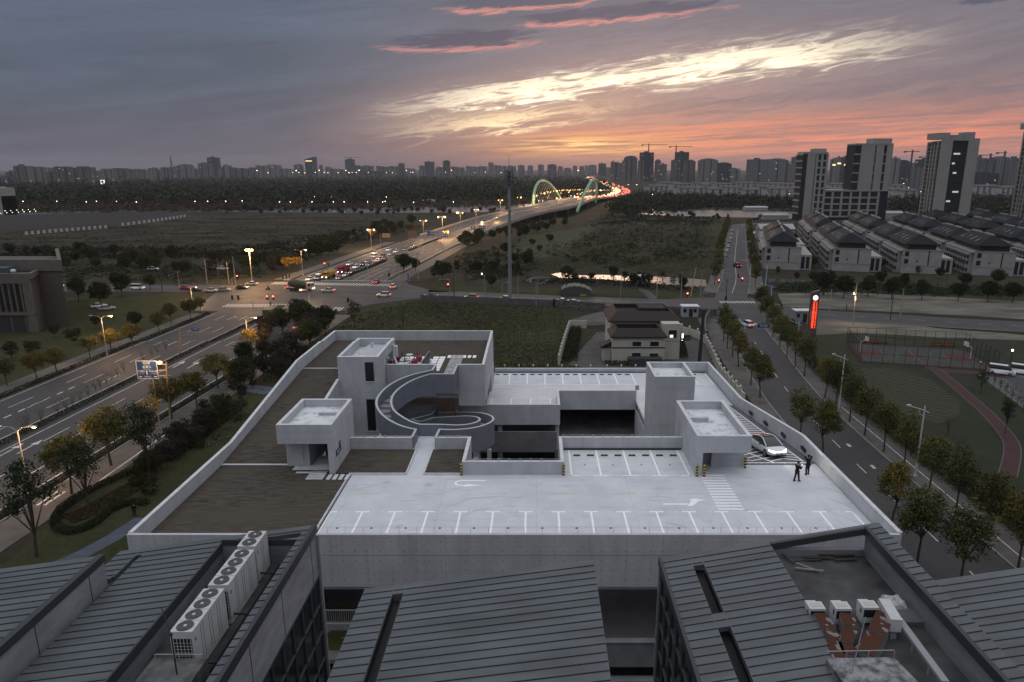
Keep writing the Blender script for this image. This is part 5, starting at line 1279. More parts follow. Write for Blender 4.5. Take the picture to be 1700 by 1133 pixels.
for u0, lb in ((.055, 'white basketball hoop at the pylon end of the court'), (.93, 'white basketball hoop at the van end of the court')):
    c = bil(u0, .5); s_ = 1 if u0 < .5 else -1; t = thing('basketball_hoop', lb, 'hoop', (c[0], c[1], 0), group='basketball hoops')
    m = MB(); m.tube([(c[0], c[1], 0), (c[0], c[1], 2.6), (c[0] + s_ * 1.3, c[1], 3.3)], .09, 6); m.build('post', M_cap, t)
    m = MB(); m.box(c[0] + s_ * 1.35 - .04, c[0] + s_ * 1.35 + .04, c[1] - .9, c[1] + .9, 2.9, 3.95); m.build('backboard', M_cap, t)
    m = MB(); m.tube([(c[0] + s_ * (1.6 + .23 * math.cos(a)), c[1] + .23 * math.sin(a), 3.05) for a in [i * math.pi / 5 for i in range(11)]], .02, 4); m.build('rim', M_oran, t)
for i, (px, py) in enumerate(((1443, 570), (1464, 570.5), (1555, 575), (1575, 576))):
    c = U(px, py + 1); t = thing('court_bench', 'orange bench along the back of the court, %s from the pylon' % nth(i), 'bench', c, group='orange benches beside the court')
    m = MB(); m.box(c[0] - 1.35, c[0] + 1.35, c[1] - .2, c[1] + .2, .42, .5); m.build('seat', mat('orange_timber', (.17, .07, .02), .7), t)
    m = MB(); m.box(c[0] - 1.35, c[0] + 1.35, c[1] + .2, c[1] + .26, .5, .95); m.build('backrest', MATS['orange_timber'], t)
    for dx in (-1.1, 1.1): m = MB(); m.box(c[0] + dx - .06, c[0] + dx + .06, c[1] - .18, c[1] + .22, 0, .42); m.build('leg', M_frame, t)
pp = [(p[0], p[1], 0) for p in P2([(1535, 611), (1552, 614), (1572, 630), (1602, 655), (1641, 690), (1672, 725), (1681, 750), (1673, 790)])]
m = MB(); m.strip(dens(pp, 4), 1.05, .05); structure(m.build('red_path', mat('red_running_path', (.052, .021, .024), .8, var=.2, vs=.5)))
m = MB(); m.strip(offs(dens(pp, 4), 1.1), .06, .07); m.strip(offs(dens(pp, 4), -1.1), .07, .07); structure(m.build('path_edging', mat('path_edge', (.10, .10, .10), .8)))
m = MB(); m.strip([(p[0], p[1], 0) for p in P2([(1555, 616), (1620, 620), (1690, 630)])], 1.6, .045); structure(m.build('red_path', MATS['red_running_path']))
def ploughcol(b, pos, s):
    r_ = b.m('SINE', b.m('MULTIPLY', b.m('ADD', b.m('ADD', b.m('MULTIPLY', s[0], .5), s[1]), b.m('MULTIPLY', b.noise(pos, .4, 3, .6), 1.2)), 5.2))
    return b.mix(b.mr(r_, .1, .6), (.028, .034, .018, 1), (.085, .075, .068, 1))
sheet('planted_rows', P2([(1425, 612), (1475, 612), (1545, 632), (1592, 668), (1594, 690), (1560, 705), (1500, 690), (1445, 650)]), .03, mat_nodes('rows_of_seedlings', ploughcol, 1.0, .05))
sheet('car_park', P2([(1622, 622), (1640, 616), (1800, 640), (1800, 800), (1700, 680)]), .04, mat('car_park_paving', (.11, .11, .112), .85, var=.3, vs=.4))
sheet('car_park_lane', P2([(1665, 622), (1800, 650), (1800, 780), (1672, 632)]), .055, M_asph)
# long white panel fence across the bare field
lf = thing('panel_fence', 'long white panelled fence running across the bare field', 'fence', U(40, 392))
FP = dens([(p[0], p[1], 0) for p in P2([(42, 391), (110, 385), (178, 379.5)])], 8); FQ = dens([(p[0], p[1], 0) for p in P2([(202, 376), (255, 369), (308, 361)])], 8)
M_wp = mat('white_fence_panel', (.42, .42, .43), .7)
for F_ in (FP, FQ):
    F_ = resample(F_, 30)
    base = MB(); base.wall([(p[0], p[1], .5) for p in F_], .4, 0); base.build('plinth', M_gw, lf)
    for i in range(0, len(F_) - 1, 2):
        a, c = Vector(F_[i]), Vector(F_[i + 1]); w_ = MB(); w_.wall([(a.x, a.y, 2.7), (c.x, c.y, 2.7)], .2, .5); w_.build('fence_panel', M_wp, lf)
# ================================================================== vegetation
def leafmat(nm, c1, c2, c3=None):
    def f(b, pos, s):
        n = b.noise(pos, .9, 4, .7)
        c = b.mix(b.mr(n, .35, .65), tuple(c1) + (1,), tuple(c2) + (1,))
        if c3: c = b.mix(b.mr(b.noise(pos, .11, 4, .65), .46, .62), c, tuple(c3) + (1,))
        oi = b.n('ShaderNodeObjectInfo'); k = b.mr(oi.outputs['Random'], 0, 1, .7, 1.3)
        return b.mix(1.0, c, b.xyz(k, k, b.m('MULTIPLY', k, .95)), 'MULTIPLY')
    return mat_nodes(nm, f, .8, .15)
L_green = leafmat('plane_leaf', (.098, .104, .038), (.052, .060, .022), (.110, .096, .034))
L_dark = leafmat('dark_evergreen_leaf', (.036, .046, .018), (.018, .025, .011))
L_olive = leafmat('olive_leaf', (.096, .092, .030), (.052, .056, .018), (.125, .098, .024))
L_yellow = leafmat('yellow_leaf', (.26, .165, .018), (.15, .10, .018))  # street-lamp yellow put into the leaf colour itself
L_purple = leafmat('purple_leaf', (.040, .024, .024), (.020, .016, .014), (.030, .034, .014))
L_brown = leafmat('brown_leaf', (.060, .040, .022), (.030, .026, .014))
L_weed = leafmat('weed_leaf', (.118, .104, .070), (.040, .042, .025), (.074, .086, .034))
L_wood = leafmat('forest_leaf', (.022, .030, .015), (.013, .018, .010), (.032, .030, .016))
L_hedge = leafmat('hedge_leaf', (.030, .036, .013), (.016, .020, .008))
M_bark = mat('bark', (.075, .062, .050), .95, var=.4, vs=6, stretch=(1, 1, .3))
M_paleb = mat('whitewashed_bark', (.17, .155, .14), .95, var=.4, vs=4)
def quads(P, size, rng, flat=.0):
    """leaf quads with random tilt round points P (n,3)"""
    n = len(P)
    a = rng.normal(size=(n, 3)); a[:, 2] *= (1 - flat); a /= np.linalg.norm(a, axis=1)[:, None] + 1e-9
    r = rng.normal(size=(n, 3)); b = np.cross(a, r); b /= np.linalg.norm(b, axis=1)[:, None] + 1e-9
    s = size * rng.uniform(.6, 1.3, size=(n, 1)); u, w = a * s * .5, b * s * rng.uniform(.5, .9, size=(n, 1)) * .5
    V = np.stack([P - u, P + w * .9, P + u, P - w], 1).reshape(-1, 3)
    return V
def quad_obj(nm, V, m, parent=None):
    n = len(V) // 4; me = bpy.data.meshes.new(nm)
    me.vertices.add(len(V)); me.vertices.foreach_set('co', V.astype(np.float32).ravel())
    me.loops.add(4 * n); me.loops.foreach_set('vertex_index', np.arange(4 * n, dtype=np.int32))
    me.polygons.add(n); me.polygons.foreach_set('loop_start', np.arange(0, 4 * n, 4, dtype=np.int32)); me.polygons.foreach_set('loop_total', np.full(n, 4, dtype=np.int32))
    me.materials.append(m); me.update(calc_edges=True)
    o = bpy.data.objects.new(nm, me); COL.objects.link(o)
    if parent is not None: o.parent = parent
    return o
def crown_points(rng, blobs, ncl, nlf, spread):
    """clumps on the skin of several ellipsoids, each clump a little cloud of leaves"""
    out = []
    w_ = np.array([b[3] * b[4] for b in blobs], float); w_ /= w_.sum()
    for k in range(ncl):
        b = blobs[rng.choice(len(blobs), p=w_)]
        d = rng.normal(size=3); d /= np.linalg.norm(d); r_ = rng.uniform(.55, 1.0) ** .6
        c = np.array(b[:3]) + d * r_ * np.array([b[3], b[3], b[4]])
        m_ = max(4, int(nlf * rng.uniform(.5, 1.4))); q = rng.normal(size=(m_, 3)) * spread * rng.uniform(.7, 1.25); q[:, 2] *= .6
        out.append(c + q)
    return np.concatenate(out)
def tree_proto(nm, cat, H, trunk, blobs, ncl, nlf, spread, leaf, lm, seed, bark=None, r0=.13, limbs=7, twigs=0):
    rng = np.random.default_rng(seed); t = thing(nm, 'tree', cat)
    tb = MB(); top = trunk
    lean = rng.normal(size=2) * .12
    tb.tube([(0, 0, -.1), (lean[0] * .4, lean[1] * .4, top * .5), (lean[0], lean[1], top)], [r0 * 1.25, r0, r0 * .8], 7)
    ends = []
    for i in range(limbs):
        b = blobs[i % len(blobs)]; a = 2 * math.pi * (i + rng.uniform(0, .6)) / limbs
        e = np.array([b[0] + math.cos(a) * b[3] * .7, b[1] + math.sin(a) * b[3] * .7, b[2] + b[4] * rng.uniform(-.1, .6)])
        s_ = np.array([lean[0], lean[1], top * rng.uniform(.82, 1.0)]); m_ = (s_ + e) / 2 + np.array([0, 0, -.1 * H * rng.uniform(-.5, .6)])
        tb.tube([tuple(s_), tuple(m_), tuple(e)], [r0 * .55, r0 * .36, r0 * .12], 5); ends += [(m_, e)]
    for k in range(twigs):
        m_, e = ends[rng.integers(len(ends))]; p = m_ + (e - m_) * rng.uniform(.1, 1); d = rng.normal(size=3); d[2] = abs(d[2]) + .4; d /= np.linalg.norm(d); q = p + d * rng.uniform(.5, 1.3) * H * .13
        tb.tube([tuple(p), tuple(q)], [r0 * .13, r0 * .05], 3, cap=False)
    tb.build('trunk', bark or M_bark, t, world=False)
    if ncl:
        P_ = crown_points(rng, blobs, ncl, nlf, spread); P_[:, 2] = np.maximum(P_[:, 2], trunk * .55)
        quad_obj('crown', quads(P_, leaf, rng, .2), lm, t)
    return freeze(t)
T = {}
T['plane'] = [tree_proto('street_tree', 'tree', 9.4, 3.6, [(0, 0, 5.6, 1.9, 2.0), (.4, .3, 7.0, 1.5, 1.7), (-.5, .1, 6.6, 1.4, 1.8), (.2, -.6, 5.0, 1.6, 1.3)], 95, 46, .36, .26, L_green, 1, M_bark, .12, 9),
              tree_proto('street_tree', 'tree', 9.8, 3.4, [(0, 0, 5.4, 1.7, 1.9), (-.6, .4, 7.2, 1.2, 2.0), (.7, -.2, 6.3, 1.3, 1.7)], 85, 46, .36, .26, L_green, 2, M_bark, .12, 8),
              tree_proto('street_tree', 'tree', 9.0, 3.2, [(0, 0, 5.2, 2.1, 1.7), (.6, .5, 6.5, 1.2, 1.8), (-.6, -.4, 6.8, 1.2, 1.7)], 90, 46, .36, .26, L_olive, 3, M_bark, .12, 9)]
T['round'] = [tree_proto('camphor_tree', 'tree', 6.6, 2.4, [(0, 0, 4.5, 2.2, 1.7), (.7, .4, 5.1, 1.5, 1.2), (-.8, -.2, 4.9, 1.5, 1.2)], 120, 48, .32, .225, L_olive, 4, M_bark, .12, 8),
              tree_proto('camphor_tree', 'tree', 6.2, 2.2, [(0, 0, 4.2, 2.0, 1.6), (-.6, .6, 4.9, 1.3, 1.2), (.6, -.5, 4.7, 1.4, 1.1)], 110, 48, .32, .225, L_olive, 5, M_bark, .11, 8)]
T['dark'] = [tree_proto('evergreen_tree', 'tree', 8.5, 2.0, [(0, 0, 4.8, 3.0, 2.4), (1.4, .6, 5.8, 2.0, 1.8), (-1.5, -.3, 5.6, 2.1, 1.9), (.2, -1.2, 6.6, 1.7, 1.6)], 170, 30, .42, .44, L_dark, 6, M_bark, .2, 8),
             tree_proto('evergreen_tree', 'tree', 8.0, 1.8, [(0, 0, 4.6, 2.4, 2.6), (1.0, -.6, 5.9, 1.6, 1.8), (-1.0, .5, 5.2, 1.8, 1.9)], 150, 30, .40, .42, L_dark, 7, M_bark, .18, 8)]
T['yellow'] = [tree_proto('yellow_tree', 'tree', 6.5, 2.4, [(0, 0, 4.6, 1.9, 1.5), (.8, .4, 5.2, 1.2, 1.0), (-.9, -.4, 4.8, 1.2, 1.0)], 46, 20, .34, .30, L_yellow, 8, M_bark, .09, 9, 20)]
T['purple'] = [tree_proto('purple_tree', 'tree', 6.5, 1.4, [(0, 0, 3.6, 2.1, 2.0), (.9, .3, 4.8, 1.4, 1.4), (-1, -.4, 4.5, 1.5, 1.5)], 120, 26, .34, .30, L_purple, 9, M_bark, .1, 9, 30),
               tree_proto('purple_tree', 'tree', 6.0, 1.2, [(0, 0, 3.4, 1.8, 2.2), (.6, -.6, 4.6, 1.2, 1.5)], 95, 26, .34, .30, L_purple, 10, M_bark, .1, 8, 30)]
T['vase'] = [tree_proto('tall_open_tree', 'tree', 9.0, 2.2, [(-1.5, .2, 6.6, 1.1, 1.6), (1.3, -.3, 6.9, 1.0, 1.8), (.2, 1.1, 6.2, 1.0, 1.5), (.3, -1.2, 5.4, .9, 1.2), (-.3, .3, 7.8, .9, 1.1)], 62, 40, .36, .23, L_dark, 11, M_bark, .13, 10, 26),
             tree_proto('tall_open_tree', 'tree', 9.5, 2.6, [(-.8, .2, 6.4, 1.2, 1.7), (.9, -.3, 7.2, 1.1, 1.6), (.2, .6, 5.2, 1.3, 1.3), (0, -.5, 8.2, .9, 1.1)], 76, 42, .36, .23, L_dark, 12, M_bark, .13, 10, 26)]
T['bare'] = [tree_proto('bare_tree', 'tree', 7.5, 2.0, [(0, 0, 5.0, 1.5, 2.2), (.6, .4, 6.0, 1.1, 1.4)], 0, 0, .3, .3, L_brown, 13, M_bark, .10, 12, 110)]
T['sparse'] = [tree_proto('sparse_tree', 'tree', 7.5, 1.8, [(0, 0, 4.8, 1.7, 2.2), (.7, .4, 6.0, 1.2, 1.3), (-.8, -.4, 5.6, 1.1, 1.4)], 48, 16, .26, .34, L_dark, 14, M_bark, .1, 11, 60)]
T['bush'] = [tree_proto('bare_shrub', 'shrub', 2.6, .3, [(0, 0, 1.6, .9, 1.0), (.3, .2, 1.9, .7, .8)], 10, 6, .3, .16, L_brown, 15, M_bark, .035, 12, 60)]
T['green'] = [tree_proto('leafy_tree', 'tree', 7.0, 1.8, [(0, 0, 4.2, 2.2, 2.0), (.9, .5, 5.2, 1.5, 1.4), (-1, -.3, 4.9, 1.5, 1.5)], 125, 28, .38, .36, leafmat('mid_green_leaf', (.040, .050, .018), (.020, .027, .011), (.052, .046, .018)), 16, M_bark, .14, 8)]
T['shrub'] = [tree_proto('round_shrub', 'shrub', 1.5, .2, [(0, 0, .75, .85, .65)], 46, 20, .16, .16, L_hedge, 17, M_bark, .05, 5)]
for kk in T.values():
    for p in kk: p.location = (0, -120, 0)
trr = random.Random(11)
def put(kind, loc, sc, label, group):
    p = T[kind][trr.randrange(len(T[kind]))]
    o = place(p, (loc[0], loc[1], loc[2] if len(loc) > 2 else 0), trr.uniform(0, 6.28), sc * trr.uniform(.93, 1.07), label, group)
    return o
def row(kind, pts, sc, tmpl, group, z=.1):
    """tmpl holds {n} for the ordinal along the row"""
    for i, p in enumerate(pts):
        c = U(*p[:2]); put(p[3] if len(p) > 3 else kind, (c[0], c[1], z), sc * (p[2] if len(p) > 2 else 1), tmpl.format(n=nth(i), last='nearest the camera' if i == len(pts) - 1 else ''), group)
def grove(kinds, poly, n, s0, s1, tmpl, group, seed=1, z=0.0, mind=8):
    """n trees inside a survey polygon, ordered from the left so that the ordinal is true"""
    rg = random.Random(seed); xs = [p[0] for p in poly]; ys = [p[1] for p in poly]; L_ = []; tries = 0
    while len(L_) < n and tries < 6000:
        tries += 1; x, y = rg.uniform(min(xs), max(xs)), rg.uniform(min(ys), max(ys)); ins = False; j = len(poly) - 1
        for i in range(len(poly)):
            if (poly[i][1] > y) != (poly[j][1] > y) and x < (poly[j][0] - poly[i][0]) * (y - poly[i][1]) / (poly[j][1] - poly[i][1]) + poly[i][0]: ins = not ins
            j = i
        if ins and all(abs(x - q[0]) > mind or abs(y - q[1]) > mind * .45 for q in L_): L_.append((x, y))
    L_.sort()
    for i, (x, y) in enumerate(L_):
        c = U(x, y); put(kinds[rg.randrange(len(kinds))], (c[0], c[1], z), rg.uniform(s0, s1), tmpl.format(n=nth(i)), group)
# ---- street trees of the side road
row('plane', [(1201, 567), (1207, 581), (1216, 594), (1226, 611), (1246, 642), (1262, 662), (1327, 735, .95), (1366, 757), (1479, 871, 1.02), (1521, 944, 1.05), (1592, 985, 1.05)], 1.0,
    'green street tree on the building side of the side road, {n} from the crossing', 'street trees along the side road', .13)
row('plane', [(1263, 520), (1272, 540), (1283, 560), (1294, 578), (1306, 595), (1320, 611), (1335, 627), (1369, 662), (1387, 680), (1410, 702), (1435, 725), (1467, 752), (1500, 781), (1542, 817), (1586, 855), (1640, 900), (1690, 945)], 1.0,
    'street tree on the court side of the side road, {n} from the crossing', 'street trees along the side road', .13)
fl = offs(sub(SL, 246, 500), -7.2); fr_ = offs(sub(SL, 246, 500), 7.2)
for s_, F_ in (('left', fl), ('right', fr_)):
    q = resample(F_, 19)
    for i, p in enumerate(q): put('plane', (p[0], p[1], .1), .95, 'street tree %s of the far leg of the side road, %s beyond the traffic lights' % (s_, nth(i)), 'street trees beyond the crossing')
# ---- boulevard trees
row('round', [(61, 925, 1.25, 'vase'), (119, 822, 1.4), (148, 850, 1.05, 'vase'), (185, 775, 1.35), (249, 800, 1.2, 'vase'), (252, 715, .85, 'yellow'), (285, 697, 1.15), (327, 680, 1.1), (362, 646, 1.15), (384, 648, .85, 'yellow'), (402, 690, 1.1, 'vase'), (418, 592, 1.1, 'yellow'), (440, 600, .8)], 1.0,
    'tree on the near side of the boulevard, {n} from the left edge', 'trees along the near side of the boulevard')
row('round', [(12, 642), (62, 633), (95, 624), (150, 596), (186, 588), (221, 577), (265, 553, .95), (284, 537), (317, 531), (333, 521, .85)], .92,
    'yellowing tree on the far side of the boulevard, {n} from the left edge', 'trees along the far side of the boulevard')
row('dark', [(131, 500, 1.15), (203, 492, 1.1), (168, 508, .95), (124, 575, .7, 'purple'), (20, 600, .7, 'purple'), (57, 597, .7, 'purple'), (250, 480, .7), (226, 545, .6), (160, 545, .6, 'purple'), (92, 560, .6, 'purple')], 1.0,
    'dark tree on the lawn by the stone building, {n} planted', 'dark trees by the stone building')
row('bush', [(95, 690), (110, 684), (122, 676), (135, 668), (146, 660), (158, 651), (168, 646), (178, 640), (188, 636), (196, 628), (206, 620), (238, 602), (252, 594), (262, 590), (276, 584), (70, 702), (40, 720), (46, 712)], 1.0,
    'leafless brown shrub in the boulevard median, {n} of the clump by the big blue sign', 'bare shrubs in the median', .15)
# ---- planting between the boulevard and the parking building
grove(['purple', 'dark', 'purple', 'green'], [(405, 615), (440, 560), (500, 535), (560, 545), (545, 575), (490, 625), (430, 660)], 22, .75, 1.05, 'dark leafy tree beside the planted roof of the parking building, {n} from the left', 'dense planting beside the parking building', 3, mind=9)
row('purple', [(392, 640, .8), (455, 545, .8, 'yellow'), (520, 540, .8, 'green'), (470, 548, .85), (540, 555, .7, 'green'), (330, 740, .5), (300, 760, .5), (350, 712, .5)], 1.0, 'shrubby tree at the edge of the lawn by the parking building, {n} planted', 'dense planting beside the parking building')
row('sparse', [(588, 545, 1.05)], 1.0, 'dark sparse tree on the grass at the near corner of the junction', None); row('bare', [(668, 548, 1.0)], 1.0, 'bare grey tree on the grass near the junction corner', None)
# ---- beyond the junction
grove(['green', 'dark', 'dark', 'brown' if 'brown' in T else 'purple'], [(440, 452), (500, 420), (600, 392), (690, 372), (690, 380), (610, 404), (520, 436), (460, 462)], 30, .8, 1.15, 'tree in the belt behind the left boulevard barrier, {n} from the left', 'tree belt behind the boulevard barrier', 5, mind=7)
row('yellow', [(478, 455, 1.1), (494, 452, 1.1), (618, 400, 1.2), (690, 386, 1.1), (742, 398, .9), (660, 443, .9)], 1.0, 'bright yellow tree lit by the street lamps, {n} along the boulevard', 'lamp-lit yellow trees')
row('dark', [(671, 452, .9), (690, 450, .75), (735, 466, 1.0), (746, 458, .9, 'purple'), (722, 462, .8, 'purple'), (816, 478, .7), (760, 452, .8, 'purple')], 1.0, 'dark tree at the corner beyond the junction, {n} in the cluster', 'dark trees beyond the junction')
grove(['dark', 'green'], [(762, 404), (850, 388), (960, 362), (975, 366), (870, 396), (775, 414)], 24, .75, 1.0, 'tree lining the right foot of the bridge approach, {n} from the junction', 'trees along the bridge approach', 7, mind=6)
grove(['green', 'dark', 'sparse', 'purple'], [(760, 455), (800, 420), (860, 405), (930, 400), (920, 445), (860, 460)], 20, .55, .9, 'park tree between the mast and the bridge approach, {n} from the left', 'park trees by the mast', 9, mind=10)
grove(['dark', 'green', 'purple'], [(0, 425), (120, 420), (240, 430), (330, 425), (430, 425), (430, 455), (300, 462), (100, 450), (0, 430)], 34, .75, 1.1, 'dark tree in the belt across the road from the stone building, {n} from the left', 'tree belt on the left', 13, mind=9)
grove(['dark', 'green', 'sparse'], [(870, 470), (960, 458), (1080, 466), (1165, 476), (1165, 484), (1000, 478), (880, 476)], 14, .5, .8, 'tree on the near bank of the canal, {n} from the left', 'trees along the canal', 15, mind=12)
row('dark', [(1367, 490, 1.15), (1400, 494, 1.0), (1440, 492, .9), (1480, 496, .9), (1530, 497, .85), (1590, 500, .8), (1640, 500, .8), (1680, 502, .8), (1322, 466, .6, 'purple'), (1292, 455, .55, 'purple'), (1524, 456, .6, 'purple'), (1560, 462, .5), (1350, 470, .6), (1460, 474, .7), (1500, 478, .7), (1600, 478, .7), (1655, 474, .7)], 1.0,
    'dark tree in front of the terrace houses, {n} planted', 'trees in front of the terrace houses')
grove(['dark', 'dark', 'green'], [(370, 356), (862, 360), (862, 352), (370, 349)], 46, .55, .85, 'small dark tree on the left river bank, {n} from the left', 'trees on the left river bank', 17, mind=5)
grove(['dark', 'green'], [(1010, 361), (1280, 370), (1280, 362), (1010, 353)], 30, .45, .7, 'small tree on the right river bank, {n} from the bridge', 'trees on the right river bank', 19, mind=5)
# ---- hedges and clipped beds
def hedge(nm, pts, w_, h, n, label, lm, leaf=.2, seed=1, cat='hedge', z=0.0):
    rng = np.random.default_rng(seed); q = resample(pts, 400); i = rng.integers(0, 399, n); f = rng.uniform(0, 1, (n, 1))
    c = q[i] * (1 - f) + q[i + 1] * f; t = q[np.minimum(i + 1, 399)] - q[i]; t = t / (np.linalg.norm(t, axis=1)[:, None] + 1e-9)
    o_ = rng.uniform(-.5, .5, n) * w_; P_ = c.copy(); P_[:, 0] += t[:, 1] * o_; P_[:, 1] -= t[:, 0] * o_
    P_[:, 2] += z + h * np.sqrt(rng.uniform(0, 1, n)) * (1 - .35 * (2 * np.abs(o_) / w_) ** 3) + rng.normal(size=n) * .04
    o = quad_obj(nm, quads(P_, leaf, rng, .3), lm); tag(o, label, cat); return o
hedge('median_hedge', sub(BP, 84, 203), 1.5, .75, 9000, 'low dark hedge along the middle of the boulevard before the junction', L_hedge, .24, 2)
hedge('median_hedge', sub(BP, 268, 330), 1.6, .8, 3500, 'dark hedge on the median just beyond the junction', L_hedge, .3, 3)
hedge('median_hedge', sub(BP, 352, 430), 1.6, .8, 2800, 'dark median hedge farther up the boulevard before the bridge', L_hedge, .35, 4)
hedge('side_hedge', offs(sub(BP, 55, 196), 18.2), 1.3, .7, 8000, 'low dark hedge between the near carriageway and the bike lane', L_hedge, .24, 5)
hedge('side_hedge', offs(sub(BP, 95, 208), -18.4), 1.3, .7, 7000, 'low dark hedge along the far edge of the boulevard', L_hedge, .24, 6)
hedge('tall_hedge', [(57.6, 60, 0), (57.2, 90, 0), (57.8, 118, 0), (60, 145, 0), (66, 172, 0), (70, 186, 0)], 2.6, 2.0, 14000, 'tall dark hedge behind the street trees on the court side', L_dark, .34, 7)
hedge('verge_hedge', [(38, 112, 0), (39.6, 140, 0), (41.5, 160, 0), (44, 176, 0)], 1.6, .9, 4000, 'low green hedge between the garden wall and the pavement', L_hedge, .24, 8)
hedge('garden_hedge', [(7.5, 148, 0), (9.0, 164, 0), (10.6, 180, 0)], 3.2, 1.6, 5200, 'overgrown hedge inside the garden wall left of the house', L_hedge, .3, 9)
hedge('garden_hedge', [(33.5, 151, 0), (34.5, 158, 0), (36.0, 168, 0), (39, 170, 0)], 1.8, 1.3, 3000, 'rounded hedge between the house and the curved garden wall', L_dark, .26, 10)
hedge('garden_hedge', [(15, 146, 0), (20, 145.6, 0), (28, 145.6, 0)], 1.6, 1.0, 1600, 'low planting at the foot of the house front', L_dark, .26, 11)
RH = [(p[0], p[1], 0) for p in P2([(96, 880), (92, 868), (104, 848), (135, 826), (175, 806), (212, 790), (240, 775), (262, 762)])]
hedge('curved_hedge', dens(RH, 6), 1.1, .8, 5000, 'curved clipped hedge round the outer side of the lawn bed', L_hedge, .2, 12)
RH2 = [(p[0], p[1], 0) for p in P2([(96, 882), (125, 886), (158, 872), (185, 850), (220, 838), (245, 840)])]
hedge('curved_hedge', dens(RH2, 6), 1.1, .8, 4500, 'curved clipped hedge round the inner side of the lawn bed', L_hedge, .2, 13)
RH3 = [(p[0], p[1], 0) for p in P2([(112, 865), (150, 850), (200, 822), (250, 795)])]
hedge('flower_bed', dens(RH3, 6), 3.2, .35, 5200, 'low brownish planting filling the curved bed', L_brown, .2, 14, 'planting')
RH4 = [(p[0], p[1], 0) for p in P2([(262, 770), (300, 745), (340, 715), (372, 690), (395, 672)])]
hedge('flower_bed', dens(RH4, 6), 4.2, .8, 8000, 'dark purple shrub bed along the parapet side of the lawn', L_purple, .24, 15, 'planting')
for i, (px, py) in enumerate(((345, 687), (393, 700), (330, 745), (226, 810), (250, 822), (232, 792))):
    c = U(px, py); put('shrub', c, 1.1, 'clipped round shrub on the lawn by the parking building, %s planted' % nth(i), 'round shrubs on the lawn')
# ---- uncountable ground cover
def scatter(nm, poly, n, h, leaf, per, lm, seed, label, cat='undergrowth', z=0.0, spread=.6, world=False):
    rng = np.random.default_rng(seed); pl_ = np.array(poly, float); xs, ys = pl_[:, 0], pl_[:, 1]
    P_ = []; need = n
    while need > 0:
        x = rng.uniform(xs.min(), xs.max(), n * 2); y = rng.uniform(ys.min(), ys.max(), n * 2); ins = np.zeros(n * 2, bool); j = len(pl_) - 1
        for i in range(len(pl_)):
            c1 = (ys[i] > y) != (ys[j] > y); xi = (xs[j] - xs[i]) * (y - ys[i]) / (ys[j] - ys[i] + 1e-12) + xs[i]; ins ^= c1 & (x < xi); j = i
        P_ += list(zip(x[ins], y[ins])); need = n - len(P_)
    P_ = np.array(P_[:n]); P_ = P_ if world else P_ + rng.normal(size=P_.shape) * [7.0, 1.6]; W_ = np.array([p if world else U(p[0], p[1])[:2] for p in P_])
    k = (np.sin(W_[:, 0] * .11 + 1.7) + np.sin(W_[:, 1] * .083 + W_[:, 0] * .04) + rng.normal(size=n) * .6); hh = h * np.clip(.6 + .3 * (np.sin(W_[:, 0] * .19 + 2.1 * np.sin(W_[:, 1] * .061)) + np.sin(W_[:, 1] * .137 + 1.7 * np.sin(W_[:, 0] * .047))) + .25 * rng.normal(size=n), .15, 1.8)
    c = np.repeat(np.column_stack([W_, np.zeros(n)]), per, 0); hr = np.repeat(hh, per); m_ = n * per
    keep = np.repeat(hh > h * rng.uniform(.05, .75, n), per)
    q = rng.normal(size=(m_, 3)) * spread * leaf * 1.6; q[:, 2] = hr * rng.uniform(.25, 1.05, m_) - np.hypot(q[:, 0], q[:, 1]) * .25
    c = c + q; c[:, 2] = np.maximum(c[:, 2], .05) + z
    if nm == 'undergrowth': c = c[keep]
    o = quad_obj(nm, quads(c, leaf, rng, .35), lm); tag(o, label, cat, None, 'stuff'); return o
scatter('undergrowth', [(690, 500), (855, 508), (925, 512), (940, 530), (930, 608), (820, 612), (812, 556), (600, 552), (640, 520)], 11000, .42, .27, 8, L_weed, 21, 'rough brown weeds covering the waste ground behind the parking building')
scatter('undergrowth', [(935, 425), (1000, 385), (1060, 368), (1180, 372), (1185, 400), (1172, 440), (1150, 452), (1000, 448), (900, 450), (880, 440)], 8000, .85, .5, 8, L_weed, 22, 'overgrown scrub between the canal and the river')
scatter('undergrowth', [(765, 425), (850, 404), (900, 440), (860, 460), (770, 466)], 1900, .9, .6, 7, L_hedge, 23, 'low green ground cover in the park by the mast')
scatter('undergrowth', [(1280, 470), (1400, 470), (1700, 478), (1700, 492), (1420, 486), (1290, 484)], 2600, 1.2, .6, 7, L_dark, 24, 'dark undergrowth in front of the terrace houses')
scatter('undergrowth', [(0, 430), (330, 428), (470, 440), (600, 400), (690, 380), (700, 372), (560, 385), (420, 410), (200, 412), (0, 415)], 4200, 1.6, .9, 7, L_hedge, 25, 'dark scrub along the near edge of the bare field')
scatter('undergrowth', [(-26, 97), (4, 97), (4, 146), (-20, 150), (-50, 130), (-52, 100)], 3000, .7, .4, 7, L_weed, 26, 'weeds on the bank behind the far parapet of the parking building', world=True)
scatter('woods', [(-80, 341), (-80, 309), (60, 309), (300, 299), (560, 294), (850, 292), (978, 294), (992, 300), (1015, 312), (985, 327), (880, 332), (640, 338), (300, 341)], 11000, 12, 4.2, 12, L_wood, 27, 'broad dark forest spreading from the river to the far city', 'woods', spread=.35)
scatter('woods', [(1010, 352), (1040, 330), (1065, 322), (1120, 328), (1240, 330), (1310, 333), (1320, 346), (1180, 344), (1060, 352)], 2600, 8.5, 2.6, 11, L_wood, 28, 'belt of trees between the river and the white apartment blocks', 'woods', spread=.35)
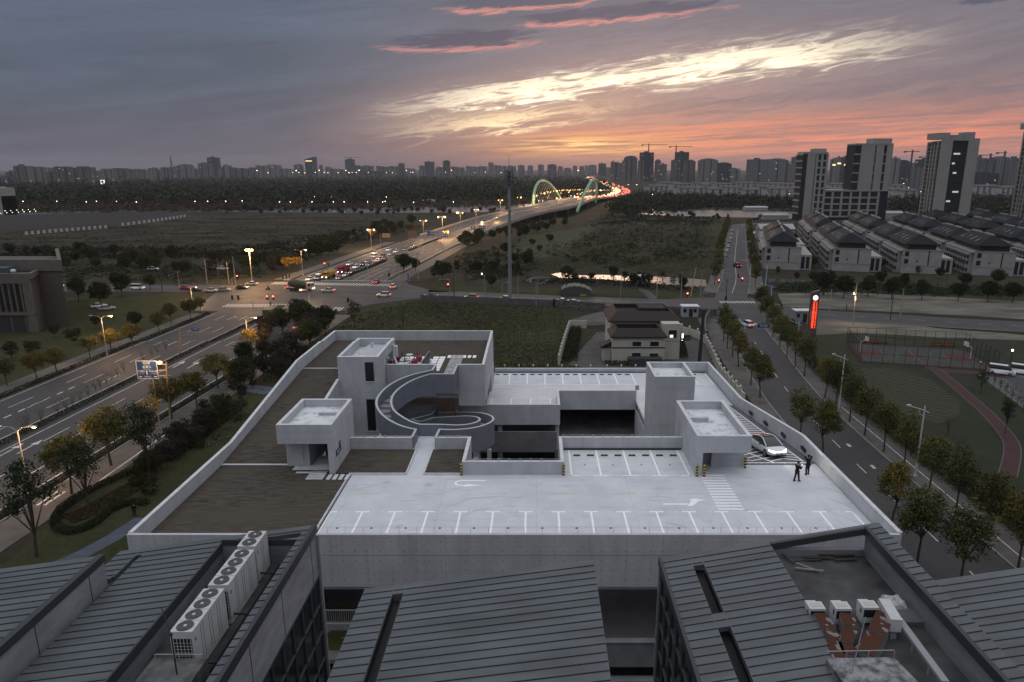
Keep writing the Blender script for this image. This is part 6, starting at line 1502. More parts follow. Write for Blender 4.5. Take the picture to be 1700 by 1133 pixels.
scatter('woods', [(1480, 352), (1480, 332), (1550, 330), (1720, 332), (1720, 360), (1640, 356), (1560, 350)], 2000, 8.0, 2.6, 11, L_wood, 29, 'dark woods behind the terrace houses on the right', 'woods', spread=.35)
scatter('woods', [(-80, 346), (360, 344), (700, 340), (900, 334), (860, 340), (640, 345), (360, 349), (-80, 352)], 2200, 6, 2.2, 10, L_brown, 30, 'brown and green trees strung along the far river bank', 'woods', spread=.4)

scatter('undergrowth', [(-60, 396), (320, 362), (640, 360), (700, 366), (620, 392), (430, 408), (250, 410), (-60, 420)], 5200, .45, .6, 6, L_brown, 31, 'dry brown tufts dotted over the bare field')
scatter('undergrowth', [(900, 420), (1000, 378), (1170, 374), (1180, 430), (1000, 445)], 900, 2.6, .8, 12, L_hedge, 32, 'taller dark bushes standing in the overgrown scrub')
scatter('undergrowth', [(1010, 356), (1180, 362), (1185, 374), (1060, 370), (980, 376)], 1500, 1.4, .9, 8, L_hedge, 33, 'low green growth on the near bank of the river')
scatter('undergrowth', [(300, 470), (100, 462), (100, 440), (330, 440), (440, 445), (430, 458)], 1800, .8, .6, 7, L_hedge, 34, 'low growth under the tree belt across the cross road')

grove(['purple', 'purple', 'green', 'bush'], [(440, 610), (405, 640), (330, 705), (270, 760), (235, 800), (262, 800), (330, 740), (395, 680), (440, 640)], 20, .42, .72, 'shrubby tree in the bed along the sloping parapet, {n} from the left', 'shrubs along the sloping parapet', 33, mind=10)
scatter('undergrowth', [(880, 463), (960, 462), (1060, 468), (1150, 478), (1150, 482), (1000, 473), (880, 469)], 900, 1.5, .55, 8, L_hedge, 35, 'low bushes on the near bank of the canal')
scatter('undergrowth', [(-62, 100), (-58, 130), (-54, 200), (-42, 221), (-8, 217), (2, 214), (2, 150), (-22, 152), (-50, 132)], 3600, .35, .35, 6, L_hedge, 36, 'tufted grass on the slope between the junction and the parking building', world=True)
# ================================================================== vehicles
M_tyre = mat('tyre', (.015, .015, .015), .9); M_rim = mat('alloy_rim', (.25, .26, .27), .35, metal=.6)
M_cglass = mat('car_glass', (.02, .024, .03), .08, spec=.7)
M_head = mat('headlight_on', (.9, .9, .95), .3, emit=(1, .96, .88), es=9); M_tail = mat('taillight_on', (.5, .02, .02), .3, emit=(1, .06, .04), es=4)
M_tdim = mat('taillight_off', (.16, .012, .012), .3); M_hdim = mat('headlight_off', (.35, .36, .38), .2)
def paint(n, c, r=.28): return mat('car_paint_' + n, c, r, spec=.6)
PT = {'white': paint('white', (.72, .74, .76)), 'silver': paint('silver', (.38, .39, .41)), 'black': paint('black', (.018, .019, .022)), 'red': paint('red', (.34, .025, .025)), 'grey': paint('grey', (.10, .105, .115)), 'tan': paint('tan', (.34, .28, .20)), 'blue': paint('blue', (.03, .05, .11)), 'cream': paint('cream', (.62, .55, .42))}
def loft(mb, st, mi=0):
    """st: list of (x, [(y,z)...]) rings"""
    k = len(st[0][1]); o = len(mb.v)
    for x, r in st: mb.v += [(x, y, z) for y, z in r]
    for i in range(len(st) - 1):
        for j in range(k): mb.f.append((o + i * k + j, o + i * k + (j + 1) % k, o + (i + 1) * k + (j + 1) % k, o + (i + 1) * k + j)); mb.mi.append(mi)
    mb.f += [tuple(range(o, o + k))[::-1], tuple(range(o + (len(st) - 1) * k, o + len(st) * k))]; mb.mi += [mi, mi]
def bodyring(w, zb, zt, sh=.9):
    return [(-w * .92, zb), (-w, zb + .18), (-w, zb + (zt - zb) * .62), (-w * .97, zt - .06), (-w * sh, zt), (w * sh, zt), (w * .97, zt - .06), (w, zb + (zt - zb) * .62), (w, zb + .18), (w * .92, zb)]
def cabring(wb, wt, zb, zt): return [(-wb, zb), (-(wb + wt) / 2 - .02, (zb + zt) / 2), (-wt, zt - .03), (-wt * .9, zt), (wt * .9, zt), (wt, zt - .03), ((wb + wt) / 2 + .02, (zb + zt) / 2), (wb, zb)]
CARS = {}
def car_proto(kind, L, W, H, hood, belt, cab, wb=.6, head=M_head, tail=M_tail):
    """forward is +x; cab = (x of windscreen foot, roof front, roof rear, rear window foot)"""
    t = thing('car', 'car', 'car'); h = L / 2; w = W / 2; b = MB()
    loft(b, [(-h, bodyring(w * .80, .42, belt * .86)), (-h + .12, bodyring(w * .93, .26, belt * .97)), (-h + .55, bodyring(w, .20, belt)), (cab[3], bodyring(w, .18, belt)), (cab[0] - .2, bodyring(w, .18, belt - .02)), (cab[0] + .25, bodyring(w, .18, hood + .03)), (h - .75, bodyring(w * .98, .2, hood - .04)), (h - .22, bodyring(w * .9, .22, hood - .14)), (h, bodyring(w * .72, .36, hood - .27))])
    b.build('body', PT['white'], t, smooth=True, world=False)
    c = MB(); wc = w * .91; wt = w * .70
    loft(c, [(cab[3], cabring(wc, wc * .96, belt - .03, belt + .02)), (cab[2], cabring(wc, wt, belt - .03, H - .02)), ((cab[1] + cab[2]) / 2, cabring(wc, wt * 1.02, belt - .03, H)), (cab[1], cabring(wc, wt, belt - .03, H - .03)), (cab[0], cabring(wc, wc * .96, hood, hood + .05))])
    c.build('window', M_cglass, t, smooth=False, world=False)
    r = MB(); r.prism([(cab[2] + .0, -wt * .93), (cab[1] - .05, -wt * .93), (cab[1] - .05, wt * .93), (cab[2], wt * .93)], H - .005, H + .025); r.build('roof', PT['white'], t, world=False)
    for x in (-L * .31, L * .30):
        for s in (-1, 1):
            m = MB(); m.tube([(x, s * (w - .2), .33), (x, s * (w + .015), .33)], .33, 14, 0); m.tube([(x, s * (w + .01), .33), (x, s * (w + .025), .33)], .2, 10, 1); m.build('wheel', [M_tyre, M_rim], t, world=False)
    for s in (-1, 1):
        m = MB(); m.prism([(h - .34, s * w * .5), (h - .06, s * w * .42), (h - .1, s * w * .72), (h - .36, s * w * .86)][::s], hood - .38, hood - .18); m.build('headlight', head, t, world=False)
        m = MB(); m.box(-h - .02, -h + .16, min(s * w * .5, s * w * .9), max(s * w * .5, s * w * .9), belt - .24, belt - .07); m.build('taillight', tail, t, world=False)
        m = MB(); m.obox((cab[0] - .35, s * (w + .1), belt + .06), (.12, .2, .13)); m.build('mirror', M_frame, t, world=False)
    t.location = (0, -150, 0); CARS[kind] = freeze(t); return t
car_proto('sedan', 4.7, 1.82, 1.46, .88, .93, (.95, .25, -.95, -1.75)); car_proto('suv', 4.65, 1.88, 1.70, 1.0, 1.06, (1.0, .45, -1.75, -2.1)); car_proto('van', 5.0, 1.9, 1.98, 1.12, 1.15, (1.75, 1.05, -2.25, -2.42)); car_proto('sedan_off', 4.6, 1.8, 1.47, .88, .93, (.95, .25, -.95, -1.75), head=M_hdim, tail=M_tdim); car_proto('van_off', 5.0, 1.9, 1.98, 1.12, 1.15, (1.75, 1.05, -2.25, -2.42), head=M_hdim, tail=M_tdim)
def car(kind, px, py, hd, col, label, group=None, z=.06):
    """hd: heading of the nose in degrees, 90 = away from the camera"""
    c = U(px, py, z); return place(CARS[kind], c, R(hd), 1.0, label, group, {'body': PT[col], 'roof': PT[col]})
Q = 'vehicles queuing at the far side of the junction'
for kind, px, py, col, lb in (('sedan', 514, 465, 'white', 'white saloon at the head of the queue, outermost lane'), ('suv', 529, 464, 'black', 'black estate second from the left at the head of the queue'), ('sedan', 531, 456, 'silver', 'silver car just behind the black estate at the head of the queue'), ('sedan', 564, 463, 'grey', 'grey car at the head of the queue beside the median hedge'), ('sedan', 574, 458, 'silver', 'silver car second in the lane beside the median hedge'), ('sedan', 584, 453, 'blue', 'dark blue car third in the lane beside the median hedge'),
    ('suv', 591, 445, 'white', 'white car right behind the red lorry'), ('sedan', 580, 440, 'white', 'white car in the outer lane level with the tail of the red lorry'), ('sedan', 603, 440, 'black', 'black car two places behind the red lorry'), ('sedan', 611, 435, 'silver', 'silver car three places behind the red lorry'), ('sedan', 626, 434, 'white', 'white car facing away with red tail lamps beside the queue'), ('suv', 621, 427, 'white', 'white estate in the middle of the queue'), ('sedan', 622, 421, 'white', 'white car in the outer lane of the queue nearest the yellow verge'), ('suv', 635, 427, 'black', 'black estate in the middle of the queue'), ('sedan', 648, 423, 'silver', 'silver car toward the back of the queue'), ('suv', 657, 419, 'white', 'large white car toward the back of the queue'), ('sedan', 673, 415, 'black', 'dark car third from the back of the queue'), ('sedan', 685, 411, 'grey', 'grey car second from the back of the queue'), ('sedan', 696, 411, 'black', 'black car at the very back of the queue'), ('sedan', 638, 430, 'red', 'dark red car between the black estate and the hedge in the queue'), ('sedan', 612, 441, 'grey', 'grey car beside the hedge half way down the queue'), ('sedan', 645, 416, 'white', 'white car at the outer side near the back of the queue')):
    car(kind, px, py, 90 if 'facing away' in lb else -95, col, lb, Q)
for kind, px, py, hd, col, lb in (('sedan', 730, 401, 90, 'white', 'lone white car driving away beside the median below the blue signs'), ('sedan', 625, 470, 85, 'red', 'bright red car driving away through the far zebra crossing'), ('suv', 653, 478, 90, 'cream', 'cream car with lit lamps waiting on the far zebra crossing'), ('suv', 637, 492, 178, 'cream', 'cream estate crossing the junction from the right'), ('sedan', 545, 484, 175, 'silver', 'silver saloon crossing the middle of the junction'), ('sedan', 402, 479, -8, 'black', 'black car at the left mouth of the junction'), ('sedan', 418, 473, 172, 'silver', 'silver car passing the black car at the left mouth of the junction'), ('sedan', 715, 493, 170, 'black', 'dark car with red lamps entering the cross road right of the junction'), ('suv', 782, 496, 170, 'tan', 'tan estate on the cross road left of the mast'), ('suv', 838, 499, 170, 'white', 'white estate on the cross road at the foot of the mast'), ('sedan', 932, 502, 172, 'white', 'white saloon on the cross road above the rubble wall'), ('sedan', 950, 504, 172, 'white', 'white saloon close behind the other white one above the rubble wall'),
    ('sedan', 310, 480, -8, 'red', 'dark red car on the cross road left of the junction'), ('sedan', 97, 476, 0, 'grey', 'dark car half hidden by the stone building'), ('van', 229, 480, -5, 'white', 'white van with bright headlamps coming along the cross road on the left'), ('suv', 468, 515, 92, 'black', 'dark estate waiting at the near zebra beside the green lorry'), ('sedan', 487, 518, 92, 'black', 'black car waiting at the near zebra, middle lane'), ('sedan', 517, 519, 92, 'white', 'white car waiting at the near zebra, lane nearest the verge'), ('sedan', 482, 532, 92, 'white', 'white car second in line behind the green lorry at the near zebra'), ('sedan', 496, 545, 92, 'silver', 'silver car third in line at the near zebra among the trees'), ('suv', 1240, 541, 105, 'white', 'white estate with red lamps driving away up the side road past the zebra'), ('van', 1223, 443, 98, 'black', 'dark van driving away on the far leg of the side road')):
    car(kind, px, py, hd, col, lb)
for i, (px, py) in enumerate(((1200, 437), (1202, 431), (1204, 425), (1207, 417), (1209, 410), (1211, 402), (1213, 396), (1214, 390), (1216, 384))): car('sedan_off', px, py, 74, 'white' if i % 3 != 2 else 'silver', 'parked %s car at the kerb of the far side road, %s from the traffic lights' % ('pale' if i % 3 != 2 else 'silver', nth(i)), 'cars parked along the far side road')
car('van_off', 1662, 622, -35, 'white', 'white minivan parked beside the basketball court'); car('van_off', 1699, 622, -35, 'white', 'white van at the right edge of the photo beyond the minivan')
for i, (px, py) in enumerate(((325, 483), (352, 484), (372, 483), (165, 510), (178, 514), (255, 448), (370, 447), (345, 447))): car('sedan_off', px, py, (0, 0, 5, 40, 40, 10, 5, 5)[i], ('black', 'silver', 'grey', 'white', 'silver', 'white', 'white', 'grey')[i], 'car standing on the left of the junction, %s listed from the lawn side' % nth(i), 'cars standing on the left')
# lorries
def lorry(px, py, hd, label, kind):
    c = U(px, py, .06); t = thing('lorry', label, 'lorry', c, R(hd)); cc = {'red': (.20, .012, .018), 'yellow': (.36, .22, .03), 'green': (.055, .085, .06), 'mixer': (.045, .06, .035)}[kind]; mm = mat('lorry_' + kind, cc, .5, var=.2, vs=.6)
    m = MB(); m.box(2.4, 4.3, -1.15, 1.15, .7, 2.9); m.prism([(4.3, -1.12), (4.55, -1.05), (4.55, 1.05), (4.3, 1.12)], .7, 1.9); m.build('cab', mm if kind != 'mixer' else mat('lorry_cab', (.30, .28, .24), .5), t, world=False)
    m = MB(); m.box(4.3, 4.36, -1.0, 1.0, 1.75, 2.65); m.box(3.0, 4.0, -1.17, 1.17, 1.75, 2.6); m.build('window', M_cglass, t, world=False)
    m = MB()
    if kind == 'mixer':
        P_ = [(-4.4, 0, 2.9), (-3.8, 0, 2.75), (-1.8, 0, 2.45), (.6, 0, 2.2), (2.0, 0, 2.05)]; m.tube(P_, [.7, 1.15, 1.5, 1.35, .8], 16)
    elif kind == 'yellow':
        m.box(-4.4, 2.1, -1.2, 1.2, 1.1, 1.6); m.tube([(-4.4, 0, 2.0), (-4.2, 0, 2.0), (1.8, 0, 2.0), (2.1, 0, 2.0)], [1.0, 1.25, 1.25, 1.0], 14)
    elif kind == 'red': m.box(-4.4, 2.1, -1.2, 1.2, 1.1, 2.3); m.prism([(-4.4, -1.2), (2.1, -1.2), (2.1, 1.2), (-4.4, 1.2)], 2.3, [2.5, 3.2, 3.2, 2.5])
    else: m.box(-5.4, 2.2, -1.25, 1.25, 1.0, 3.4)
    m.build('load_body', mm, t, world=False)
    m = MB(); m.box(-5.3, 4.2, -.5, .5, .6, 1.05); m.build('chassis', M_frame, t, world=False)
    for x in (3.3, -1.6, -3.2):
        for s in (-1, 1): m = MB(); m.tube([(x, s * .85, .5), (x, s * 1.2, .5)], .5, 12); m.build('wheel', M_tyre, t, world=False)
    for s in (-1, 1):
        m = MB(); m.box(4.5, 4.6, min(s * .65, s * 1.0), max(s * .65, s * 1.0), .85, 1.1); m.build('headlight', M_head, t, world=False)
        m = MB(); m.box(-5.5, -5.38, min(s * .8, s * 1.15), max(s * .8, s * 1.15), 1.0, 1.2); m.build('taillight', M_tail, t, world=False)
lorry(546, 461, -95, 'yellow tank lorry at the head of the queue beyond the junction', 'yellow'); lorry(571, 452, -95, 'red tipper lorry behind the yellow one in the queue', 'red'); lorry(500, 482, -5, 'green concrete mixer lorry crossing the junction', 'mixer'); lorry(455, 527, 92, 'green box lorry waiting at the near zebra with red tail lamps', 'green')
# the white car on the ramp: a finer model
def ramp_car():
    y0 = 59.6; loc = (21.3, y0, zr(y0) + .03); t = thing('electric_car', 'white coupe-like car with dark glass roof and headlamps on, coming up the parking ramp', 'car', loc, R(-90 + 9))
    t.rotation_euler[1] = -math.atan(.9 / 6.56) * .9
    L, w, H = 4.75, .93, 1.52; h = L / 2; b = MB(); PR = bodyring
    loft(b, [(-h, PR(w * .74, .5, .98)), (-h + .1, PR(w * .88, .32, 1.06)), (-h + .4, PR(w * .97, .24, 1.08)), (-1.3, PR(w, .2, 1.02)), (0, PR(w * .98, .2, .96)), (.9, PR(w * .98, .2, .94)), (1.25, PR(w, .2, .93)), (1.7, PR(w, .22, .86)), (2.05, PR(w * .95, .24, .76)), (h - .08, PR(w * .84, .26, .66)), (h, PR(w * .7, .34, .56))])
    bo = b.build('body', PT['white'], t, smooth=True, world=False); sb = bo.modifiers.new('s', 'SUBSURF'); sb.levels = 1; sb.render_levels = 2
    c = MB(); loft(c, [(-2.05, cabring(w * .80, w * .74, 1.0, 1.06)), (-1.3, cabring(w * .88, w * .66, .98, 1.32)), (-.6, cabring(w * .9, w * .66, .95, 1.47)), (0, cabring(w * .9, w * .66, .94, H)), (.45, cabring(w * .9, w * .68, .93, 1.46)), (1.45, cabring(w * .88, w * .84, .88, .93))]); c.build('glasshouse', M_cglass, t, smooth=True, world=False)
    r = MB(); 
    for s in (-1, 1): r.tube([(-2.0, s * w * .74, 1.06), (-1.3, s * w * .655, 1.33), (-.6, s * w * .655, 1.475), (0, s * w * .655, H + .003), (.45, s * w * .675, 1.465), (1.42, s * w * .84, .94)], .045, 6)
    r.build('roof_rail', PT['white'], t, world=False)
    r = MB(); r.prism([(-.75, -w * .58), (.2, -w * .58), (.2, w * .58), (-.75, w * .58)], [1.465, H - .02, H - .02, 1.465], [1.475, H + .008, H + .008, 1.475]); r.build('roof_panel', mat('copper_roof_reflection', (.045, .028, .026), .15, spec=.8), t, world=False)  # coppery reflection painted into the colour of the glass roof
    for x in (-1.42, 1.45):
        for s in (-1, 1):
            m = MB(); m.tube([(x, s * (w - .22), .35), (x, s * (w + .01), .35)], .355, 20, 0); wo = m.build('wheel', M_tyre, t, world=False)
            m = MB(); m.tube([(x, s * (w + .008), .35), (x, s * (w + .025), .35)], .24, 14, 0)
            for k in range(5): a = k * 1.2566; m.obox((x + .13 * math.cos(a), s * (w + .03), .35 + .13 * math.sin(a)), (.06, .02, .06)); 
            m.build('rim', M_rim, wo, world=False)
    for s in (-1, 1):
        m = MB(); m.tube([(h - .42, s * w * .88, .70), (h - .16, s * w * .72, .655), (h - .06, s * w * .52, .63)], [.05, .075, .05], 7); m.build('headlight', mat('car_headlamp_on', (.9, .9, 1), .3, emit=(1, .98, .93), es=16), t, world=False)
        m = MB(); m.tube([(-h + .02, s * w * .3, 1.0), (-h + .1, s * w * .8, 1.0)], .035, 5); m.build('taillight', M_tail, t, world=False)
        m = MB(); m.tube([(.75, s * w * .95, .98), (.72, s * (w + .12), 1.02), (.7, s * (w + .2), 1.02)], [.03, .07, .06], 6); m.build('mirror', M_frame, t, world=False)
        l = bpy.data.lights.new('headlamp_beam', 'SPOT'); l.energy = 320; l.spot_size = R(64); l.spot_blend = .6; l.color = (1, .93, .8); l.shadow_soft_size = .08
        lo_ = bpy.data.objects.new('headlamp_beam', l); COL.objects.link(lo_); lo_.parent = t; lo_.location = (h + .1, s * .6, .68); lo_.rotation_euler = (R(94), 0, R(-90 + 14))
    m = MB(); m.tube([(h + .01, -w * .52, .635), (h + .03, 0, .64), (h + .01, w * .52, .635)], .022, 5); m.build('light_bar', mat('car_light_bar', (.9, .9, 1), .3, emit=(1, .98, .95), es=6), t, world=False)
    m = MB(); m.box(h - .02, h + .02, -.3, .3, .36, .48); m.box(h - .2, h - .02, -w * .7, w * .7, .26, .33); m.build('bumper_grille', M_frame, t, world=False)
    m = MB(); m.box(h + .02, h + .03, -.22, .22, .38, .47); m.build('number_plate', mat('green_plate', (.25, .42, .32), .5), t, world=False)
    for s in (-1, 1): m = MB(); m.box(-.3, -.1, s * (w * .985) - .012, s * (w * .985) + .012, .74, .77); m.build('door_handle', M_rim, t, world=False)
ramp_car()
# ================================================================== people
M_skin = mat('skin', (.27, .16, .11), .6); M_cloth = mat('black_cloth', (.012, .012, .014), .9); M_jean = mat('dark_trousers', (.016, .017, .022), .9); M_hair = mat('black_hair', (.008, .007, .007), .6); M_shoe = mat('black_shoe', (.012, .012, .012), .6)
def skin_mesh(nm, pts, edges, rad, m, parent, root=0, lev=2):
    me = bpy.data.meshes.new(nm); me.from_pydata(pts, edges, []); me.materials.append(m)
    o = bpy.data.objects.new(nm, me); COL.objects.link(o); o.parent = parent
    o.modifiers.new('skin', 'SKIN'); sv = me.skin_vertices[0].data if me.skin_vertices else None
    if sv is None: bpy.context.view_layer.objects.active = o; sv = me.skin_vertices[0].data
    for i, r_ in enumerate(rad): sv[i].radius = (r_, r_) if not hasattr(r_, '__len__') else r_
    sv[root].use_root = True
    s = o.modifiers.new('sub', 'SUBSURF'); s.levels = s.render_levels = lev; o.modifiers['skin'].use_smooth_shade = True
    return o
def person(loc, rz, label, hands, elbows, feet, knees, head_tilt=0.0, phone=False, scale=1.0):
    """facing +y locally; hands, elbows, feet, knees as (left, right) local points"""
    t = thing('person', label, 'person', loc, rz); t.scale = (scale,) * 3
    pel, ch, nk = (0, 0, .95), (0, .01, 1.28), (0, .0, 1.47); hd = (0, .03 + head_tilt, 1.60)
    P_ = [pel, (0, .0, 1.1), ch, (0, 0, 1.42), nk, hd]; E_ = [(0, 1), (1, 2), (2, 3), (3, 4), (4, 5)]; r_ = [(.135, .10), (.125, .095), (.15, .105), (.10, .085), (.055, .055), (.075, .09)]
    for s, (ha, el) in zip((-1, 1), zip(hands, elbows)):
        i = len(P_); P_ += [(s * .19, 0, 1.40), el, tuple(Vector(el) + (Vector(ha) - Vector(el)) * .92), ha]; E_ += [(3, i), (i, i + 1), (i + 1, i + 2), (i + 2, i + 3)]; r_ += [.062, .043, .03, (.038, .02)]
        d = (Vector(ha) - Vector(el)).normalized(); sd = Vector((0, 0, 1)).cross(d); sd = sd.normalized() if sd.length > .01 else Vector((1, 0, 0)); up = d.cross(sd)
        for k, (f, ln) in enumerate(((-.032, .07), (-.011, .085), (.011, .08), (.032, .062))):
            j = len(P_); a = Vector(ha) + d * .05 + sd * f; P_ += [tuple(a), tuple(a + d * ln * .6 - up * .012), tuple(a + d * ln * .8 - up * .045)]; E_ += [(i + 3, j), (j, j + 1), (j + 1, j + 2)]; r_ += [.010, .009, .008]
        j = len(P_); a = Vector(ha) + sd * (-.035 * s); P_ += [tuple(a - up * .01), tuple(a + d * .04 - sd * .02 * s - up * .03)]; E_ += [(i + 3, j), (j, j + 1)]; r_ += [.012, .009]
    for s, (ft, kn) in zip((-1, 1), zip(feet, knees)):
        i = len(P_); P_ += [(s * .09, 0, .90), kn, (ft[0], ft[1] - .03, .09), (ft[0], ft[1] + .13, .035)]; E_ += [(0, i), (i, i + 1), (i + 1, i + 2), (i + 2, i + 3)]; r_ += [.085, .058, .04, .035]
    skin_mesh('body', P_, E_, r_, M_skin, t)
    # jacket, trousers, shoes follow the body a little larger
    J = [(0, 0, .80), (0, 0, .95), (0, 0, 1.1), ch, (0, 0, 1.46)]; JE = [(0, 1), (1, 2), (2, 3), (3, 4)]; JR = [(.20, .16), (.20, .15), (.175, .13), (.195, .14), (.12, .105)]
    for s, (ha, el) in zip((-1, 1), zip(hands, elbows)):
        i = len(J); J += [(s * .19, 0, 1.41), el, tuple(Vector(el) + (Vector(ha) - Vector(el)) * .86)]; JE += [(4, i), (i, i + 1), (i + 1, i + 2)]; JR += [.088, .070, .056]
    skin_mesh('jacket', J, JE, JR, M_cloth, t)
    J = [(0, 0, .98)]; JE = []; JR = [(.17, .13)]
    for s, (ft, kn) in zip((-1, 1), zip(feet, knees)):
        i = len(J); J += [(s * .09, 0, .88), kn, (ft[0], ft[1] - .03, .07)]; JE += [(0, i), (i, i + 1), (i + 1, i + 2)]; JR += [.112, .086, .072]
    skin_mesh('trousers', J, JE, JR, M_jean, t)
    for ft in feet: m = MB(); loft(m, [(-.11, [(-.04, 0), (-.04, .1), (.04, .1), (.04, 0)]), (.06, [(-.05, 0), (-.045, .09), (.045, .09), (.05, 0)]), (.17, [(-.045, 0), (-.03, .05), (.03, .05), (.045, 0)])]); m.v = [(ft[0] + y, ft[1] + x, z) for x, y, z in m.v]; m.build('shoe', M_shoe, t, world=False)
    m = MB(); m.ball((0, hd[1] - .018, hd[2] + .075), .112, n=12, m=8, sc=(.9, 1.0, 1.0)); m.v = [v for v in m.v]; m.build('hair', M_hair, t, smooth=True, world=False)
    m = MB(); m.ball((0, hd[1] + .02, hd[2] + .055), .098, n=12, m=8, sc=(.86, 1.0, 1.2)); f = m.build('face', M_skin, t, smooth=True, world=False)
    m = MB(); m.ball((0, hd[1] + .125, hd[2] + .04), .018, n=6, m=4, sc=(.8, 1, 1.3))
    for s in (-1, 1): m.ball((s * .088, hd[1] + .01, hd[2] + .05), .022, n=6, m=4, sc=(.5, 1, 1.4))
    m.build('nose_and_ears', M_skin, f, world=False)
    m = MB()
    for s in (-1, 1): m.ball((s * .035, hd[1] + .112, hd[2] + .065), .011, n=6, m=4)
    m.box(-.025, .025, hd[1] + .1, hd[1] + .116, hd[2] - .012, hd[2] - .004); m.build('eyes_and_mouth', mat('dark_lips', (.10, .04, .035), .6), f, world=False)
    return t
pA = U(1322, 800, 17); pB = U(1340, 789, 17)
person(pA, R(-62), 'person in black standing on the white deck and looking down at a phone', ((-.08, .36, 1.24), (.10, .38, 1.28)), ((-.24, .10, 1.12), (.24, .12, 1.13)), ((-.13, -.10, 0), (.12, .18, 0)), ((-.11, -.01, .5), (.1, .1, .5)), .02)
sp = thing('mobile_phone', 'small lit phone held by the person in black looking down', 'phone', (pA[0], pA[1], 18.2)); 
ca, sa = math.cos(R(-62)), math.sin(R(-62)); hx, hy = .03, .47
m = MB(); m.obox((pA[0] + hx * ca - hy * sa, pA[1] + hx * sa + hy * ca, 18.33), (.08, .012, .16), R(-62)); m.build('screen', mat('phone_screen', (.6, .62, .65), .3, emit=(.8, .85, .9), es=1.5), sp)
person(pB, R(12), 'person in black with both arms raised to the head, facing the white car', ((-.12, .12, 1.66), (.12, .12, 1.66)), ((-.36, .10, 1.52), (.36, .10, 1.52)), ((-.15, -.05, 0), (.13, .06, 0)), ((-.12, .02, .5), (.11, .05, .5)))
def simple_person(px, py, rz, lb, z=.06):
    return person(U(px, py, z), R(rz), lb, ((-.22, .2, .85), (.22, -.1, .83)), ((-.24, .02, 1.12), (.24, -.06, 1.12)), ((-.1, .22, 0), (.1, -.2, 0)), ((-.1, .14, .5), (.1, .02, .5)))
simple_person(449, 508, 90, 'pedestrian in dark clothes walking over the near zebra'); simple_person(1405, 513, 90, 'person in dark clothes standing by the road beyond the lit pylon'); simple_person(1297, 511, 0, 'person in dark clothes at the edge of the sandy ground'); simple_person(224, 858, 40, 'pedestrian in a pale top walking on the path beside the parapet'); simple_person(1404, 420, 0, 'person on the terrace house lane') if False else None
def rider(px, py, hd, lb):
    c = U(px, py, .1); t = thing('scooter', lb, 'scooter', c, R(hd)); m = MB()
    m.tube([(-.5, 0, .6), (.1, 0, .45), (.45, 0, .6), (.55, 0, 1.0)], .12, 6); m.box(-.6, -.05, -.15, .15, .55, .75); m.build('body', PT['black'], t, world=False)
    for x in (-.55, .62): m = MB(); m.tube([(x, -.06, .26), (x, .06, .26)], .26, 12); m.build('wheel', M_tyre, t, world=False)
    m = MB(); m.tube([(.5, -.32, 1.02), (.5, .32, 1.02)], .025, 5); m.build('handlebar', M_frame, t, world=False)
    m = MB(); m.tube([(-.62, 0, .8), (-.66, 0, .8)], .06, 6); m.build('taillight', M_tail, t, world=False)
    return t
for i, (px, py, hd) in enumerate(((470, 463, -85), (476, 462, -85), (481, 460, -85), (1226, 460, 98), (445, 481, 0), (886, 506, 0))):
    lb = ('first scooter waiting at the corner left of the queue', 'second scooter waiting at the corner left of the queue', 'third scooter waiting at the corner, nearest the lamp post', 'scooter riding away on the far side road behind the dark van', 'scooter crossing the left side of the junction', 'scooter on the cross road by the grey block wall')[i]
    rider(px, py, hd, lb)
    c = U(px, py, .1); person((c[0], c[1], .1), R(hd - 90), 'dark rider on the ' + lb, ((-.28, .45, 1.05), (.28, .45, 1.05)), ((-.28, .15, 1.0), (.28, .15, 1.0)), ((-.16, .25, .25), (.16, .25, .25)), ((-.16, .3, .62), (.16, .3, .62)), scale=.98)
